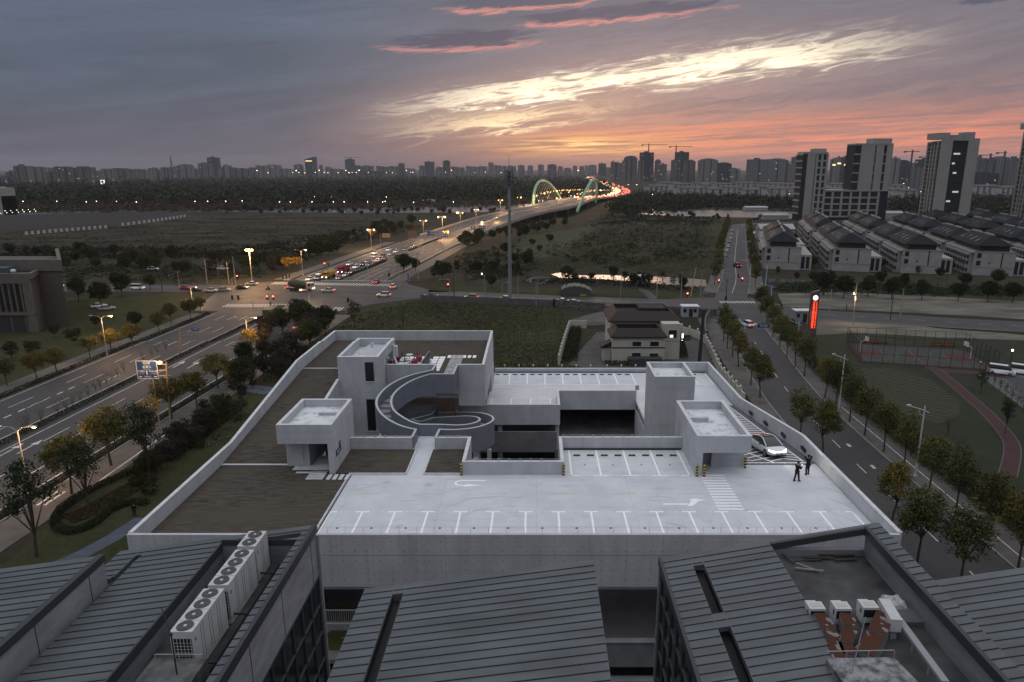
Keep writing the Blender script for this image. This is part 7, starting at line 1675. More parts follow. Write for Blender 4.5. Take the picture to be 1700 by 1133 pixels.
# ================================================================== street lamps
M_pole = mat('galvanised_pole', (.30, .29, .28), .5, var=.2, vs=1); M_lampon = mat('sodium_lamp_on', (1, .7, .35), .4, emit=(1, .50, .16), es=12); M_lampoff = mat('lamp_head', (.42, .43, .44), .5); M_lampw = mat('white_lamp_on', (1, .95, .9), .4, emit=(1, .93, .85), es=8)
def glow(loc, P_, col=(1, .56, .24), rad=.25, parent=None):
    l = bpy.data.lights.new('lamp_light', 'POINT'); l.energy = P_ * .55; l.color = col; l.shadow_soft_size = rad
    o = bpy.data.objects.new('lamp_light', l); COL.objects.link(o); o.location = loc; return o
def lamp_post(b, top, arms, label, group, power=0, z0=0, cat='street lamp', pr=.11, nm='street_lamp', bulb=.24):
    """b: pixel of the foot, top: pixel of the pole top, arms: list of (dx, dz, lit, dy)"""
    c = U(b[0], b[1], z0); tz = UY(top[0], top[1], c[1])[2] if hasattr(top, '__len__') else top
    t = thing(nm, label, cat, c, 0, group); m = MB(); m.tube([(c[0], c[1], z0), (c[0], c[1], z0 + (tz - z0) * .5), (c[0], c[1], tz)], [pr * 1.35, pr, pr * .7], 8); m.box(c[0] - .18, c[0] + .18, c[1] - .18, c[1] + .18, z0, z0 + .5); m.build('pole', M_pole, t)
    for (dx, dz, lit, dy) in arms:
        e = (c[0] + dx, c[1] + dy, tz + dz); m = MB(); m.tube([(c[0], c[1], tz - .15), (c[0] + dx * .4, c[1] + dy * .4, tz + dz * .75), e], .05, 5); m.build('arm', M_pole, t)
        s = 1 if dx >= 0 else -1
        m = MB(); m.prism([(e[0] - .1, e[1] - .16), (e[0] + s * .75, e[1] - .13), (e[0] + s * .75, e[1] + .13), (e[0] - .1, e[1] + .16)][::s], e[2] - .06, e[2] + .1); ho = m.build('lamp_head', M_lampoff, t)
        if lit:
            m = MB(); m.ball((e[0] + s * .4, e[1], e[2] - .1), bulb, n=10, m=6, sc=(1.1, .8, .6)); m.build('bulb', M_lampon if lit == 1 else M_lampw, ho)
            if power: glow((e[0] + s * .4, e[1], e[2] - .45), power)
    return t
G1 = 'double-armed street lamps of the boulevard'
BLP = [((46, 806), (32, 715), 'nearest the camera at the left edge', 4500), ((178, 592), (171, 527), 'on the far kerb beside the yellow trees', 7000), ((414, 590), (410, 530), 'on the near side behind the bright yellow tree', 7000)]
for b, tp, lb, pw in BLP: lamp_post(b, tp, [(-1.9, .5, 0, 0), (1.9, .5, 1, 0)], 'double-armed street lamp ' + lb, G1, pw)
lamp_post((319, 498), (318, 478), [(1.4, .4, 1, 0)], 'short lamp post on the grass left of the junction', G1, 6000)
t_ = lamp_post((419, 470), (415.5, 415), [], 'tall mast lamp blazing orange at the left corner of the junction', None, pr=.16)
c = U(419, 470); tz = UY(415.5, 415, c[1])[2]; m = MB()
for dx, dy in ((-1.1, 0), (-.4, -.6), (.4, -.6), (1.1, 0)): m.ball((c[0] + dx, c[1] + dy, tz + .1), .38, n=10, m=6)
o = m.build('floodlight', mat('flood_on', (1, .7, .35), .4, emit=(1, .48, .14), es=14), t_)
m = MB(); m.tube([(c[0] - 1.3, c[1], tz + .45), (c[0] + 1.3, c[1], tz + .45)], .08, 5); m.build('crossarm', M_pole, t_); glow((c[0], c[1] - 1.2, tz - .3), 42000, (1, .53, .2), .5)
for b, tp, arms, lb, pw in (((503, 457), (500, 416), [(-1.9, .4, 0, 0), (1.6, .4, 1, 0)], 'on the pavement behind the queue', 14000), ((514, 506), (513, 481), [(-2.0, .2, 1, 0)], 'on the near zebra island', 9000), ((617, 415), (615, 381), [(-1.2, .2, 2, 0), (1.4, .2, 1, 0)], 'beside the yellow tree behind the barrier', 14000), ((704, 400), (703, 366), [(-1.4, .2, 2, 0), (1.2, .2, 1, 0)], 'by the brown hoarding', 12000), ((736, 418), (735.5, 360), [(-1.6, .2, 2, 0), (1.0, .2, 1, 0)], 'on the median in front of the blue signs', 16000), ((765, 389), (764, 353), [(-1.4, .2, 2, 0), (1.2, .2, 1, 0)], 'right of the blue signs', 14000), ((791, 384), (790.6, 348), [(-.8, .2, 2, 0), (1.0, .2, 1, 0)], 'by the pair of blue lane signs', 14000), ((816.6, 364), (816, 343), [(1.0, .2, 0, 0)], 'unlit beyond the lane signs', 0), ((742, 398), (742, 384), [(-1.6, .2, 2, 0), (.6, .2, 1, 0)], 'low one behind the lane arrow sign', 8000), ((798, 379), (798, 368), [(.6, .2, 1, 0)], 'low one above the pair of blue lane signs', 8000), ((820.5, 377), (820.5, 361), [(1.6, .2, 1, 0)], 'on the right parapet of the approach', 12000)):
    lamp_post(b, tp, arms, 'street lamp ' + lb, 'street lamps beyond the junction', pw)
# lamps along the bridge and the road after it
bl = resample(offs(sub(BP, 575, 1000), -18.2), 13); br = resample(offs(sub(BP, 575, 1000), 18.2), 13)
for s_, F_ in (('left', bl), ('right', br)):
    for i, p in enumerate(F_):
        t = thing('street_lamp', 'street lamp on the %s parapet of the bridge road, %s from the near end' % (s_, nth(i)), 'street lamp', (p[0], p[1], p[2]), 0, 'street lamps of the bridge road')
        m = MB(); m.tube([(p[0], p[1], p[2]), (p[0], p[1], p[2] + 9.5)], [.16, .1], 6); m.tube([(p[0] - 1.6, p[1], p[2] + 9.8), (p[0] + 1.6, p[1], p[2] + 9.8)], .06, 4); m.build('pole', M_pole, t)
        for k in (-1, 1): m = MB(); m.ball((p[0] + k * 1.6, p[1], p[2] + 9.7), (.45 if (s_ == 'left' and i in (1, 3, 5) and k == 1) else .2), n=8, m=5); m.build('bulb', M_lampon if i % 2 or s_ == 'left' else M_lampw, t)
        if i % 2 == (0 if s_ == 'left' else 1): glow((p[0] + (2 if s_ == 'left' else -2), p[1] - 1, p[2] + 8.8), 22000)
# single-arm lamps of the side road
def side_lamp(b, tp, tip, lb):
    c = U(*b); z = UY(tp[0], tp[1], c[1])[2]; e = UY(tip[0], tip[1], c[1]); t = thing('street_lamp', 'white single-arm street lamp ' + lb, 'street lamp', c, 0, 'white street lamps of the side road')
    m = MB(); m.tube([(c[0], c[1], .1), (c[0], c[1], z)], [.13, .08], 8); m.box(c[0] - .2, c[0] + .2, c[1] - .2, c[1] + .2, 0, .35); m.build('pole', mat('white_pole', (.52, .53, .55), .5), t)
    m = MB(); m.tube([(c[0] + (c[0] - e[0]) * .28, c[1], z - 1.0), (c[0], c[1], z - .62), e], .05, 6); m.tube([(c[0], c[1], z - 1.5), (c[0] - .6, c[1], z - 1.1), (c[0] - .7, c[1], z - .55)], .03, 5); m.build('arm', MATS['white_pole'], t)
    m = MB(); dx = e[0] - c[0]; m.prism([(e[0], e[1] - .16), (e[0] - dx * .22, e[1] - .12), (e[0] - dx * .22, e[1] + .12), (e[0], e[1] + .16)], e[2] - .08, e[2] + .08); m.build('lamp_head', MATS['white_pole'], t)
for b, tp, tip, lb in (((1519, 793), (1530, 675), (1506, 674), 'in the foreground on the court side'), ((1392, 686), (1402, 590), (1382, 589), 'beside the court corner'), ((1323, 575), (1328, 533), (1309, 531), 'left of the lit pylon'), ((1279, 505), (1281, 472), (1262, 470), 'nearest the crossing'), ((1245, 455), (1245, 430), (1233, 431), 'just beyond the traffic lights'), ((1242, 425), (1241, 398), (1232, 400), 'farther along the far leg'), ((1239, 397), (1239, 372), (1231, 373), 'farthest along the far leg')): side_lamp(b, tp, tip, lb)
for b, tp, lit, lb in (((1146, 497), (1156, 445), 0, 'x'),): pass
for b, tp, tip, lb in (((1030, 497), (1032, 455), (1032, 455), 'with a banner by the canal'), ((893, 497), (902, 470), (908, 465), 'leaning arm left of the tent'), ((834, 500), (836, 470), (843, 468), 'white by the mast foot'), ((805, 494), (806, 456), (800, 454), 'dark with a golden head left of the mast'), ((298, 477), (297, 450), (281, 457), 'on the far side of the cross road at the left'), ((1415, 540), (1424, 468), (1418, 487), 'beside the road beyond the pylon, lit')): 
    c = U(*b); z = UY(tp[0], tp[1], c[1])[2]; e = UY(tip[0], tip[1], c[1]); t = thing('lamp_post', 'lamp post ' + lb, 'lamp post', c); m = MB(); m.tube([(c[0], c[1], 0), (c[0], c[1], z)], .1, 6); m.build('pole', M_pole, t); m = MB(); m.tube([(c[0], c[1], z - .2), e], .05, 5); m.build('arm', M_pole, t); m = MB(); m.ball(e, .2); m.build('lamp_head', M_lampw if 'lit' in lb or 'golden' in lb else M_lampoff, t)
    if 'pylon' in lb: glow((e[0], e[1] - .6, e[2] - 1.2), 1500)
for i, (px, py, hz) in enumerate(((365, 472, 10), (392, 481, 12), (344, 470, 9), (270, 486, 10), (380, 470, 8), (695, 466, 11), (754, 497, 10), (860, 500, 9), (1163, 493, 9), (1205, 498, 7), (1130, 497, 9), (1376, 525, 8), (1478, 530, 8), (1494, 530, 9), (612, 470, 9), (940, 510, 8), (1090, 497, 8), (890, 508, 7))):
    c = U(px, py); t = thing('utility_pole', 'plain grey utility pole, %s listed across the middle distance' % nth(i), 'pole', c, 0, 'utility poles'); m = MB(); m.tube([(c[0], c[1], 0), (c[0], c[1], hz)], [.16, .1], 6); m.build('shaft', M_pole if i % 3 else M_bark, t); m = MB(); m.box(c[0] - .6, c[0] + .6, c[1] - .05, c[1] + .05, hz - .6, hz - .5); m.build('crossarm', M_frame, t)
c = U(1250, 590); t = thing('timber_pole', 'tall dark timber pole in front of the garden wall by the house', 'pole', U(1161, 602)); c = U(1161, 602); m = MB(); m.tube([(c[0], c[1], 0), (c[0] + .3, c[1], 11.8)], [.42, .34], 8); m.build('shaft', mat('tarred_pole', (.035, .034, .036), .9), t); m = MB(); m.box(c[0] - .1, c[0] + .7, c[1] - .3, c[1] + .3, 11.8, 12.1); m.build('cap', M_frame, t)
# telecom mast
c = U(847, 501); mt = thing('telecom_mast', 'tall grey telecom mast with stacked antennas rising above the horizon', 'mast', c); zt_ = lambda y: UY(847, y, c[1])[2]
m = MB(); m.tube([(c[0], c[1], 0), (c[0], c[1], zt_(300)), (c[0], c[1], zt_(284))], [.62, .42, .32], 12); m.tube([(c[0], c[1], zt_(284)), (c[0], c[1], zt_(256))], [.12, .05], 6); m.build('shaft', mat('mast_grey', (.21, .22, .24), .6, var=.2, vs=.3), mt)
for k, y in enumerate((285, 292, 299, 306)):
    m = MB(); z = zt_(y); m.tube([(c[0], c[1], z - .1), (c[0], c[1], z + .1)], 1.15, 12); m.build('platform', M_frame, mt)
    for a in range(6): m = MB(); m.obox((c[0] + 1.2 * math.cos(a * 1.047), c[1] + 1.2 * math.sin(a * 1.047), z), (.3, .18, 1.9), a * 1.047); m.build('antenna', mat('antenna_grey', (.16, .165, .18), .6), mt)
# leaning crane boom and blue pole by the crossing
a_, b_ = U(1147, 492), UY(1156, 443, U(1147, 492)[1]); t = thing('boom', 'pale yellow boom leaning up behind the cross road', 'boom', a_); m = MB(); m.tube([a_, (a_[0] + (b_[0] - a_[0]) * .3, a_[1], b_[2] * .5), b_], [.2, .17, .12], 6); m.build('arm', mat('yellow_boom', (.42, .35, .16), .6), t)
a_, b_ = U(1269, 490), UY(1274, 440, U(1269, 490)[1]); t = thing('banner_pole', 'white pole with a furled blue banner beside the crossing', 'pole', a_); m = MB(); m.tube([a_, b_], .12, 6); m.build('shaft', MATS['white_pole'], t); m = MB(); m.tube([(b_[0] - .1, b_[1], b_[2] * .85), (b_[0] + .5, b_[1], b_[2] * .5), (b_[0] + 1.4, b_[1], b_[2] * .12)], [.1, .3, .12], 6); m.build('banner', mat('blue_banner', (.05, .11, .25), .8), t)
# ================================================================== traffic signals
M_sig = mat('signal_black', (.012, .012, .013), .7); M_redl = mat('red_signal_on', (.9, .05, .03), .4, emit=(1, .07, .04), es=22)
def signal(b, tp, boxes, label, arms=()):
    c = U(*b, .06); z = UY(tp[0], tp[1], c[1])[2]; t = thing('traffic_signal', label, 'traffic light', c, 0, 'traffic signals'); m = MB(); m.tube([(c[0], c[1], .06), (c[0], c[1], z)], [.13, .1], 7); m.build('pole', M_pole, t)
    for tip in arms: e = UY(tip[0], tip[1], c[1]); m = MB(); m.tube([(c[0], c[1], z - .2), ((c[0] + e[0]) / 2, c[1], (z + e[2]) / 2 + .25), e], [.08, .06, .05], 6); m.build('arm', M_pole, t)
    for (px, py, lit) in boxes:
        e = UY(px, py, c[1]); m = MB(); m.box(e[0] - .28, e[0] + .28, e[1] - .28, e[1] + .02, e[2] - .75, e[2] + .6); o = m.build('signal_head', M_sig, t)
        for k in range(3):
            m = MB(); m.ball((e[0], e[1] - .3, e[2] + .35 - k * .42), .2 if (lit and k == 0) else .12, n=8, m=5); m.build('lens', M_redl if (lit and k == 0) else mat('dark_lens', (.03, .02, .015), .3), o)
signal((421, 516), (420, 497), [(444, 493, 1), (454, 493, 1), (396, 493, 0), (386, 493, 0)], 'pair of red lights on a two-armed post at the near zebra', [(396, 491), (446, 491)])
signal((387, 484), (385, 461), [(394, 459, 1)], 'red light on an arm at the left corner of the junction', [(407, 457)])
signal((665, 492), (664, 452), [(646, 455, 0)], 'signal on an arm over the exit lanes right of the junction', [(641, 453)])
signal((747, 493), (747, 463), [(744, 473, 1)], 'single red light at the park corner of the junction', [(725, 465)])
signal((1177, 472), (1177, 463), [(1193, 466, 1)], 'red light left of the far leg of the side road', [(1193, 466)]); signal((1246, 476), (1246, 462), [(1232, 463, 1)], 'red light right of the far leg of the side road', [(1232, 463)])
signal((1143, 497), (1143, 485), [(1141, 488, 1)], 'small red light by the yellow boom', ()); signal((1166, 510), (1166, 485), [(1205, 494, 0)], 'dark signal back hanging over the side road crossing', [(1205, 488)]); signal((539, 458), (539, 447), [(539, 438, 1), (545, 438, 0)], 'red light above the barrier behind the queue', ()); signal((575, 519), (577, 497), [(578, 497, 0)], 'unlit signal post at the near verge of the junction', ())
# ================================================================== signs
M_blue = mat('road_sign_blue', (.012, .055, .20), .5, spec=.4); M_swhite = mat('sign_white', (.75, .74, .70), .6)
def road_sign(tl, br, Y, label, rows, arrows=(), posts=(), z0=.06, face=M_blue, border=True):
    a, b = UY(tl[0], tl[1], Y), UY(br[0], br[1], Y); w_, h_ = b[0] - a[0], a[2] - b[2]; t = thing('road_sign', label, 'road sign', (a[0], Y, z0))
    m = MB(); m.box(a[0], b[0], Y - .05, Y + .05, b[2], a[2]); p = m.build('panel', face, t)
    m = MB()
    if border:
        e = h_ * .025; g_ = .02 * h_
        for x0, x1, q0, q1 in ((0, w_, 0, e), (0, w_, h_ - e, h_), (0, e, e, h_ - e), (w_ - e, w_, e, h_ - e)): m.box(a[0] + x0, a[0] + x1, Y - .06, Y - .051, b[2] + q0, b[2] + q1)
    for (s_, sz, cx, cy) in rows: lettering(m, s_, sz * h_, lambda p_, q_, cx=cx, cy=cy: (a[0] + cx * w_ + p_, Y - .062, b[2] + cy * h_ + q_))
    for (cx, cy, L_, ang) in arrows:
        ca, sa = math.cos(ang), math.sin(ang); f = lambda x, y: (a[0] + cx * w_ + (x * ca - y * sa) * h_, Y - .063, b[2] + cy * h_ + (x * sa + y * ca) * h_)
        m.poly([f(-L_, -.02), f(0, -.02), f(0, .02), f(-L_, .02)]); m.poly([f(0, -.05), f(.07, 0), f(0, .05)])
    m.build('lettering', M_swhite, p)
    for (x0, y0, x1, y1) in posts: q0, q1 = UY(x0, y0, Y + .25), UY(x1, y1, Y + .25); m = MB(); m.tube([q0, q1], .14, 7); m.build('post', mat('sign_post_ochre', (.36, .25, .13), .6), t)
    return t, a, b
Ys = U(283, 700)[1]
t, a, b = road_sign((225, 600), (264, 630), Ys, 'large blue direction sign with white Chinese place names over the near carriageway', [('西公路', .13, .5, .87), ('Xihu Highway', .05, .5, .76), ('蕰 藻 浜', .13, .5, .64), ('Wenzaobang River', .05, .5, .53), ('文翔街', .13, .21, .41), ('Wenxiang St', .05, .21, .29), ('天华公路', .12, .79, .41), ('Tianhua Highway', .05, .79, .29), ('金昌公路', .10, .5, .12)],
    [(.47, .40, .17, math.pi / 2), (.13, .12, .10, math.pi), (.87, .12, .10, 0)], [(276, 602, 283, 705)])
for k in (606, 616, 625): q0, q1 = UY(262, k, Ys + .2), UY(278, k, Ys + .2); m = MB(); m.tube([q0, q1], .1, 6); m.build('bracket', MATS['sign_post_ochre'], t)
e = UY(267, 602, Ys); m = MB(); m.ball((e[0], e[1] - .4, e[2]), .3, n=8, m=6, sc=(1.4, 1, .8)); m.build('sign_lamp', M_lampon, t); glow((e[0] - 1.2, e[1] - 2.5, e[2] + .4), 1500)
e0, e1 = UY(253, 625, Ys - .8), UY(263, 690, Ys - .8); t = thing('traffic_camera_pole', 'thin pale pole passing in front of the big blue direction sign', 'pole', (e1[0], e1[1], 0)); m = MB(); m.tube([(e1[0], e1[1], .06), e0], .1, 6); m.build('shaft', MATS['sign_post_ochre'], t); m = MB(); m.box(e0[0] - .15, e0[0] + .15, e0[1] - .3, e0[1], e0[2] - .1, e0[2] + .15); m.build('camera', M_frame, t)
road_sign((317, 543), (331, 549), U(299, 590)[1], 'small blue lane sign over the far carriageway', [('文翔街', .5, .5, .5)], (), [(298, 543, 299, 588)])
Yt = U(706, 402)[1]; road_sign((708, 382), (722, 391), Yt, 'blue sign with arrow and white characters left of the median lamp', [('金昌路', .26, .62, .72), ('天华路', .22, .62, .32)], [(.15, .5, .3, math.pi / 2)], [(706, 382, 706, 404)])
Yt = U(733, 412)[1]; road_sign((731, 387), (744, 394), Yt, 'blue lane arrow sign behind the median lamp', [('↑ ↑ ↗', .5, .5, .55)], (), [(738, 394, 738, 410)])
Yt = U(792, 386)[1]; road_sign((781, 374), (789, 380.5), Yt, 'small blue U-turn sign left of the twin sign post', [('∩', .7, .5, .5)], (), ()); road_sign((795, 374), (806.5, 380.5), Yt, 'blue lane sign right of the twin sign post', [('↑ ↑ ↗', .5, .5, .5)], (), [(792, 370, 793, 385)])
Yt = U(634, 416)[1]; road_sign((634, 387), (648, 394), Yt, 'pale orange notice board beside the boulevard lamp', [], (), [(631, 387, 632, 412)], face=mat('pale_orange_board', (.45, .30, .20), .7), border=False)
Yt = U(690, 402)[1]; road_sign((677, 382.5), (692, 395), Yt, 'dull brown hoarding beyond the left barrier', [], (), [(679, 394, 679, 402), (690, 394, 690, 402)], face=mat('brown_hoarding', (.13, .095, .09), .8), border=False)
Yt = U(678, 466)[1]; road_sign((675.5, 452), (680.5, 465), Yt, 'tall blue banner sign on the pavement right of the junction', [('公', .15, .5, .8), ('交', .15, .5, .55), ('站', .15, .5, .3)], (), [(675, 451, 675, 467)])
Yt = U(1268, 548)[1]; road_sign((1257, 537), (1278, 544), Yt, 'blue street name sign beside the side road trees', [('天华路', .6, .5, .5)], (), [(1278, 537, 1279, 560)])
# lit pylon
c = U(1347, 560); pt = thing('led_pylon', 'dark pylon with a white clock face and red glowing text column', 'pylon', c); Yp = c[1]
m = MB(); b0, b1 = UY(1341, 560, Yp), UY(1354, 560, Yp); t0, t1 = UY(1350, 487, Yp), UY(1360, 487, Yp); w2 = (b1[0] - b0[0]) / 2; cx = (b0[0] + b1[0]) / 2; m.box(cx - w2, cx + w2, Yp, Yp + 1.0, 0, t0[2]); m.prism([(cx - w2, Yp), (cx + w2, Yp), (cx + w2, Yp + 1.0), (cx - w2, Yp + 1.0)], t0[2], [t0[2] + .2, t0[2] + .9, t0[2] + .9, t0[2] + .2]); m.build('case', mat('pylon_case', (.075, .07, .08), .5), pt)
zc = UY(1354, 494, Yp)[2]; m = MB(); m.tube([(cx, Yp - .08, zc), (cx, Yp - .01, zc)], .62, 20); m.build('clock_face', mat('clock_on', (1, 1, 1), .4, emit=(1, 1, 1), es=1.8), pt)
z0, z1 = UY(1351, 545, Yp)[2], UY(1353, 500, Yp)[2]; m = MB(); m.box(cx - .62, cx + .66, Yp - .04, Yp - .01, z0 - .1, z1 + .1); so = m.build('led_panel', mat('led_panel_dark', (.05, .006, .006), .5, emit=(.5, .02, .01), es=.18), pt)
m = MB(); tx_ = '华亭镇文明实践志愿服务'
for i, ch in enumerate(tx_): lettering(m, ch, .66, lambda p, q, i=i: (cx - .22 + p, Yp - .055, z1 - .32 - i * (z1 - z0) / len(tx_) + q))
for i in range(16): lettering(m, '爱国'[i % 2], .34, lambda p, q, i=i: (cx + .44 + p, Yp - .055, z1 - .2 - i * (z1 - z0) / 16 + q))
m.build('lettering', mat('led_red_on', (1, .1, .05), .4, emit=(1, .09, .035), es=2.6), so); 
l = glow((cx, Yp - 2.0, (z0 + z1) / 2), 500, (1, .1, .05), .5)
# small lit lamp posts and bollards on the right car park
for i, (px, py, hz) in enumerate(((1678, 600, 2.4), (1625, 622, 2.6), (1635, 645, .0))):
    if hz: c = U(px, py); t = thing('garden_lamp', 'short garden lamp beside the car park, %s one' % ('farther', 'nearer')[i], 'lamp', c, 0, 'garden lamps by the car park'); m = MB(); m.tube([(c[0], c[1], 0), (c[0], c[1], hz)], .06, 6); m.build('post', M_frame, t); m = MB(); m.ball((c[0], c[1], hz), .22, n=8, m=5); m.build('globe', M_lampw if i == 0 else M_lampoff, t)
for i in range(7):
    f = i / 6; c = U(1640 + 58 * f, 634 + 52 * f); t = thing('young_tree', 'thin young tree on the verge of the car park, %s from the court' % nth(i), 'tree', c, 0, 'young trees by the car park'); m = MB(); m.tube([(c[0], c[1], 0), (c[0], c[1], 2.2)], .05, 5); m.build('trunk', M_bark, t)
    rng = np.random.default_rng(40 + i); q = rng.normal(size=(120, 3)) * [.28, .28, .5] + [0, 0, 1.9]; quad_obj('crown', quads(q, .2, rng), L_dark, t)
row('vase', [(1668, 720, .6), (1570, 728, .55, 'bare'), (1588, 770, .6, 'bare'), (1628, 655, .5)], 1.0, 'slender tree by the red path, {n} planted', 'slender trees by the red path')
# ================================================================== terrace houses
M_wallT = mat('pale_grey_stone_cladding', (.34, .335, .33), .8, var=.2, vs=.4); M_slate = mat('dark_slate_roof', (.014, .017, .023), .7, var=.35, vs=.5, spec=.12); M_attic = mat('black_attic', (.018, .018, .021), .7); M_win = mat('dim_window', (.022, .024, .029), .2, spec=.5)
hdg = math.atan2(.275, .961)
def terrace(x, y, L, label, gb):
    """(x,y) front right corner, the house runs back along its own +y; local frame turned with the rows"""
    t = thing('terrace_house', label, 'house', (x, y, 0), -hdg, gb); Wd = 14.6
    m = MB(); m.box(-Wd, 0, 0, L, 0, 9.6); m.box(0, 4.6, 1.5, L - 1, 0, 6.4); m.box(-Wd - 1.2, -Wd, 2, L - 1, 0, 8.8); m.build('wall', M_wallT, t, world=False)
    m = MB(); m.box(-Wd + 2.0, -2.2, 1.2, L - 1.0, 9.6, 11.9); m.build('attic', M_attic, t, world=False)
    m = MB(); x0, x1, xc, e = -Wd + .2, -.8, -Wd / 2 - .2, 5.2
    v = [(x0, .4, 11.8), (x1, .4, 11.8), (x1, L - .4, 11.8), (x0, L - .4, 11.8), (xc - .6, .4 + e, 15.4), (xc + .6, .4 + e, 15.4), (xc + .6, L - .4 - e, 15.4), (xc - .6, L - .4 - e, 15.4)]
    m.add(v, [(0, 1, 5, 4), (1, 2, 6, 5), (2, 3, 7, 6), (3, 0, 4, 7), (4, 5, 6, 7), (3, 2, 1, 0)]); ro = m.build('roof', M_slate, t, world=False)
    n = max(2, int(L / 9))
    for i in range(n):
        yy = e + 3 + i * (L - e - 6) / n
        for k in (.42, .60):
            xx = x0 + (xc - .6 - x0) * k; zz = 11.8 + 3.6 * k; m = MB(); m.prism([(xx - .9, yy), (xx + .5, yy), (xx + .5, yy + 1.1), (xx - .9, yy + 1.1)], [zz - .45, zz + .36, zz + .36, zz - .45], [zz - .32, zz + .49, zz + .49, zz - .32]); m.build('skylight', mat('pale_skylight', (.16, .17, .19), .15, spec=.8) if (i + int(k * 10)) % 3 else M_win, ro, world=False)
    m = MB(); m.box(xc + .2, xc + .9, e + 1, L * .45, 15.3, 16.0); m.box(xc + .2, xc + .9, L * .55, L - 4, 15.3, 16.0); m.build('chimney', mat('pale_ridge_stack', (.26, .255, .245), .8), ro, world=False)
    m = MB(); m.box(-Wd - .2, .2, -.15, 0, 9.3, 9.75); m.box(-Wd - .1, 0.05, -.12, 0, 3.1, 3.3); m.box(-Wd - 1.3, -Wd, 0, L, 8.9, 9.2); m.build('string_course', mat('pale_trim', (.25, .245, .24), .8), t, world=False)
    m = MB(); m.box(-5.0, -4.55, -.05, .0, 3.3, 9.3); m.build('rainwater_slot', M_attic, t, world=False)
    for (a, z) in ((-Wd + .9, 6.9), (-Wd + .9, 3.9)): m = MB(); m.box(a, a + 1.5, -.06, 0, z, z + 1.9); m.build('window', M_win, t, world=False)
    m = MB(); m.box(-9.2, -8.7, -.06, 0, 4.6, 5.3); m.build('window', M_win, t, world=False)
    for a in (.5, 2.4): m = MB(); m.box(a, a + 1.3, 1.4, 1.5, .6, 5.6); m.build('window', M_win, t, world=False)
    nb = int(L / 4.2)
    for i in range(nb):
        yy = 2.6 + i * (L - 4) / nb
        m = MB(); m.box(-Wd - 2.1, -Wd - 1.2, yy, yy + 2.0, 0, 8.0); m.build('bay', M_wallT, t, world=False)
        for z in (1.0, 3.9, 6.4): m = MB(); m.box(-Wd - 2.16, -Wd - 2.1, yy + .3, yy + 1.7, z, z + 1.5); m.box(-Wd - 2.0, -Wd - 1.3, yy - .06, yy, z, z + 1.5); m.build('window', M_win, t, world=False)
    return freeze(t)
PRT = {}
corners = [(112, 293), (139, 287.5), (165, 281.5), (191, 275.5), (217, 269.5), (243, 263.5)]
dirv = (math.sin(hdg), math.cos(hdg)); rown = ('leftmost', 'second', 'third', 'fourth', 'fifth', 'sixth')
tp = terrace(0, 0, 38, 'terrace', 'terrace houses with dark hipped roofs')
for r_, (x, y) in enumerate(corners):
    for k in range(4 if r_ < 4 else 5):
        if r_ == 0 and k > 1: continue
        place(tp, (x + dirv[0] * 46 * k + (k % 2) * .8, y + dirv[1] * 46 * k, 0), -hdg, (1, 1, (1.0, .96, 1.02, .98, 1.0)[k]), 'pale terrace house with dark hipped roof, %s row from the left, %s house back' % (rown[r_], nth(k)), 'terrace houses with dark hipped roofs')
# ================================================================== tall blocks
M_tw = mat('pale_tower_cladding', (.31, .305, .30), .8, var=.1, vs=.1); M_twd = mat('dark_tower_glazing', (.022, .024, .03), .6, spec=.25)
def grid_face(mb, x0, x1, z0, z1, y, nx, nz, fr, mi=0):
    for i in range(nx + 1): x = x0 + (x1 - x0) * i / nx; mb.box(x - fr, x + fr, y - .5, y, z0, z1, mi)
    for j in range(nz + 1): z = z0 + (z1 - z0) * j / nz; mb.box(x0, x1, y - .42, y, z - fr * .7, z + fr * .7, mi)
Yt = 585.0
a1, b1 = UY(1336, 258, Yt), UY(1376, 255, Yt); zt1 = b1[2]; xL1, xR1 = UY(1326, 340, Yt)[0], UY(1366, 340, Yt)[0]
z_p = UY(1400, 317, Yt)[2]; xR2 = UY(1473, 340, Yt)[0]; xL2 = UY(1415, 310, Yt)[0]; zt2 = UY(1450, 240, Yt)[2]
tw = thing('office_towers', 'pair of pale office towers joined by a low gridded block', 'tower block', ((xL1 + xR2) / 2, Yt, 0))
m = MB(); m.box(xL1, xR1, Yt, Yt + 13, 0, zt1); m.box(xR1, xR2, Yt + 1, Yt + 24, 0, z_p); m.box(xL2, xR2, Yt + 2, Yt + 18, 0, zt2); m.build('glazing', M_twd, tw)
m = MB(); wL = xR1 - xL1; m.box(xL1 + wL * .18, xL1 + wL * .50, Yt - .8, Yt, 0, zt1); grid_face(m, xL1 + wL * .58, xR1, 4, zt1, Yt, 2, 9, .9); m.box(xL1, xR1, Yt - .9, Yt + 13, zt1, zt1 + 1.6); m.box(xL1 - .5, xL1 + .1, Yt - .5, Yt + 13, zt1 - 1, zt1)
for j in range(9): m.box(xL1 - .7, xL1, Yt, Yt + 13, 5 + j * (zt1 - 6) / 9, 6.2 + j * (zt1 - 6) / 9)
grid_face(m, xR1, xR2 - 8, 3, z_p, Yt + .9, 6, 4, .9); m.box(xR1, xR2, Yt, Yt + 25, z_p, z_p + 1.0); m.build('frame', M_tw, tw)
m = MB(); w2 = xR2 - xL2; 
for f0, f1 in ((.16, .52), (.56, .76), (.84, 1.0)): m.box(xL2 + w2 * f0, xL2 + w2 * f1, Yt + 1.2, Yt + 2, 0 if f0 > .8 else z_p, zt2)
for j in range(10): m.box(xL2 - .6, xL2 + w2 * .84, Yt + 1.5, Yt + 2, z_p + j * (zt2 - z_p) / 5 - .5, z_p + j * (zt2 - z_p) / 5 + .5) if j < 6 else None
m.box(xL2, xR2, Yt + 1, Yt + 18, zt2, zt2 + 1.2); m.build('cladding_panel', M_tw, tw)
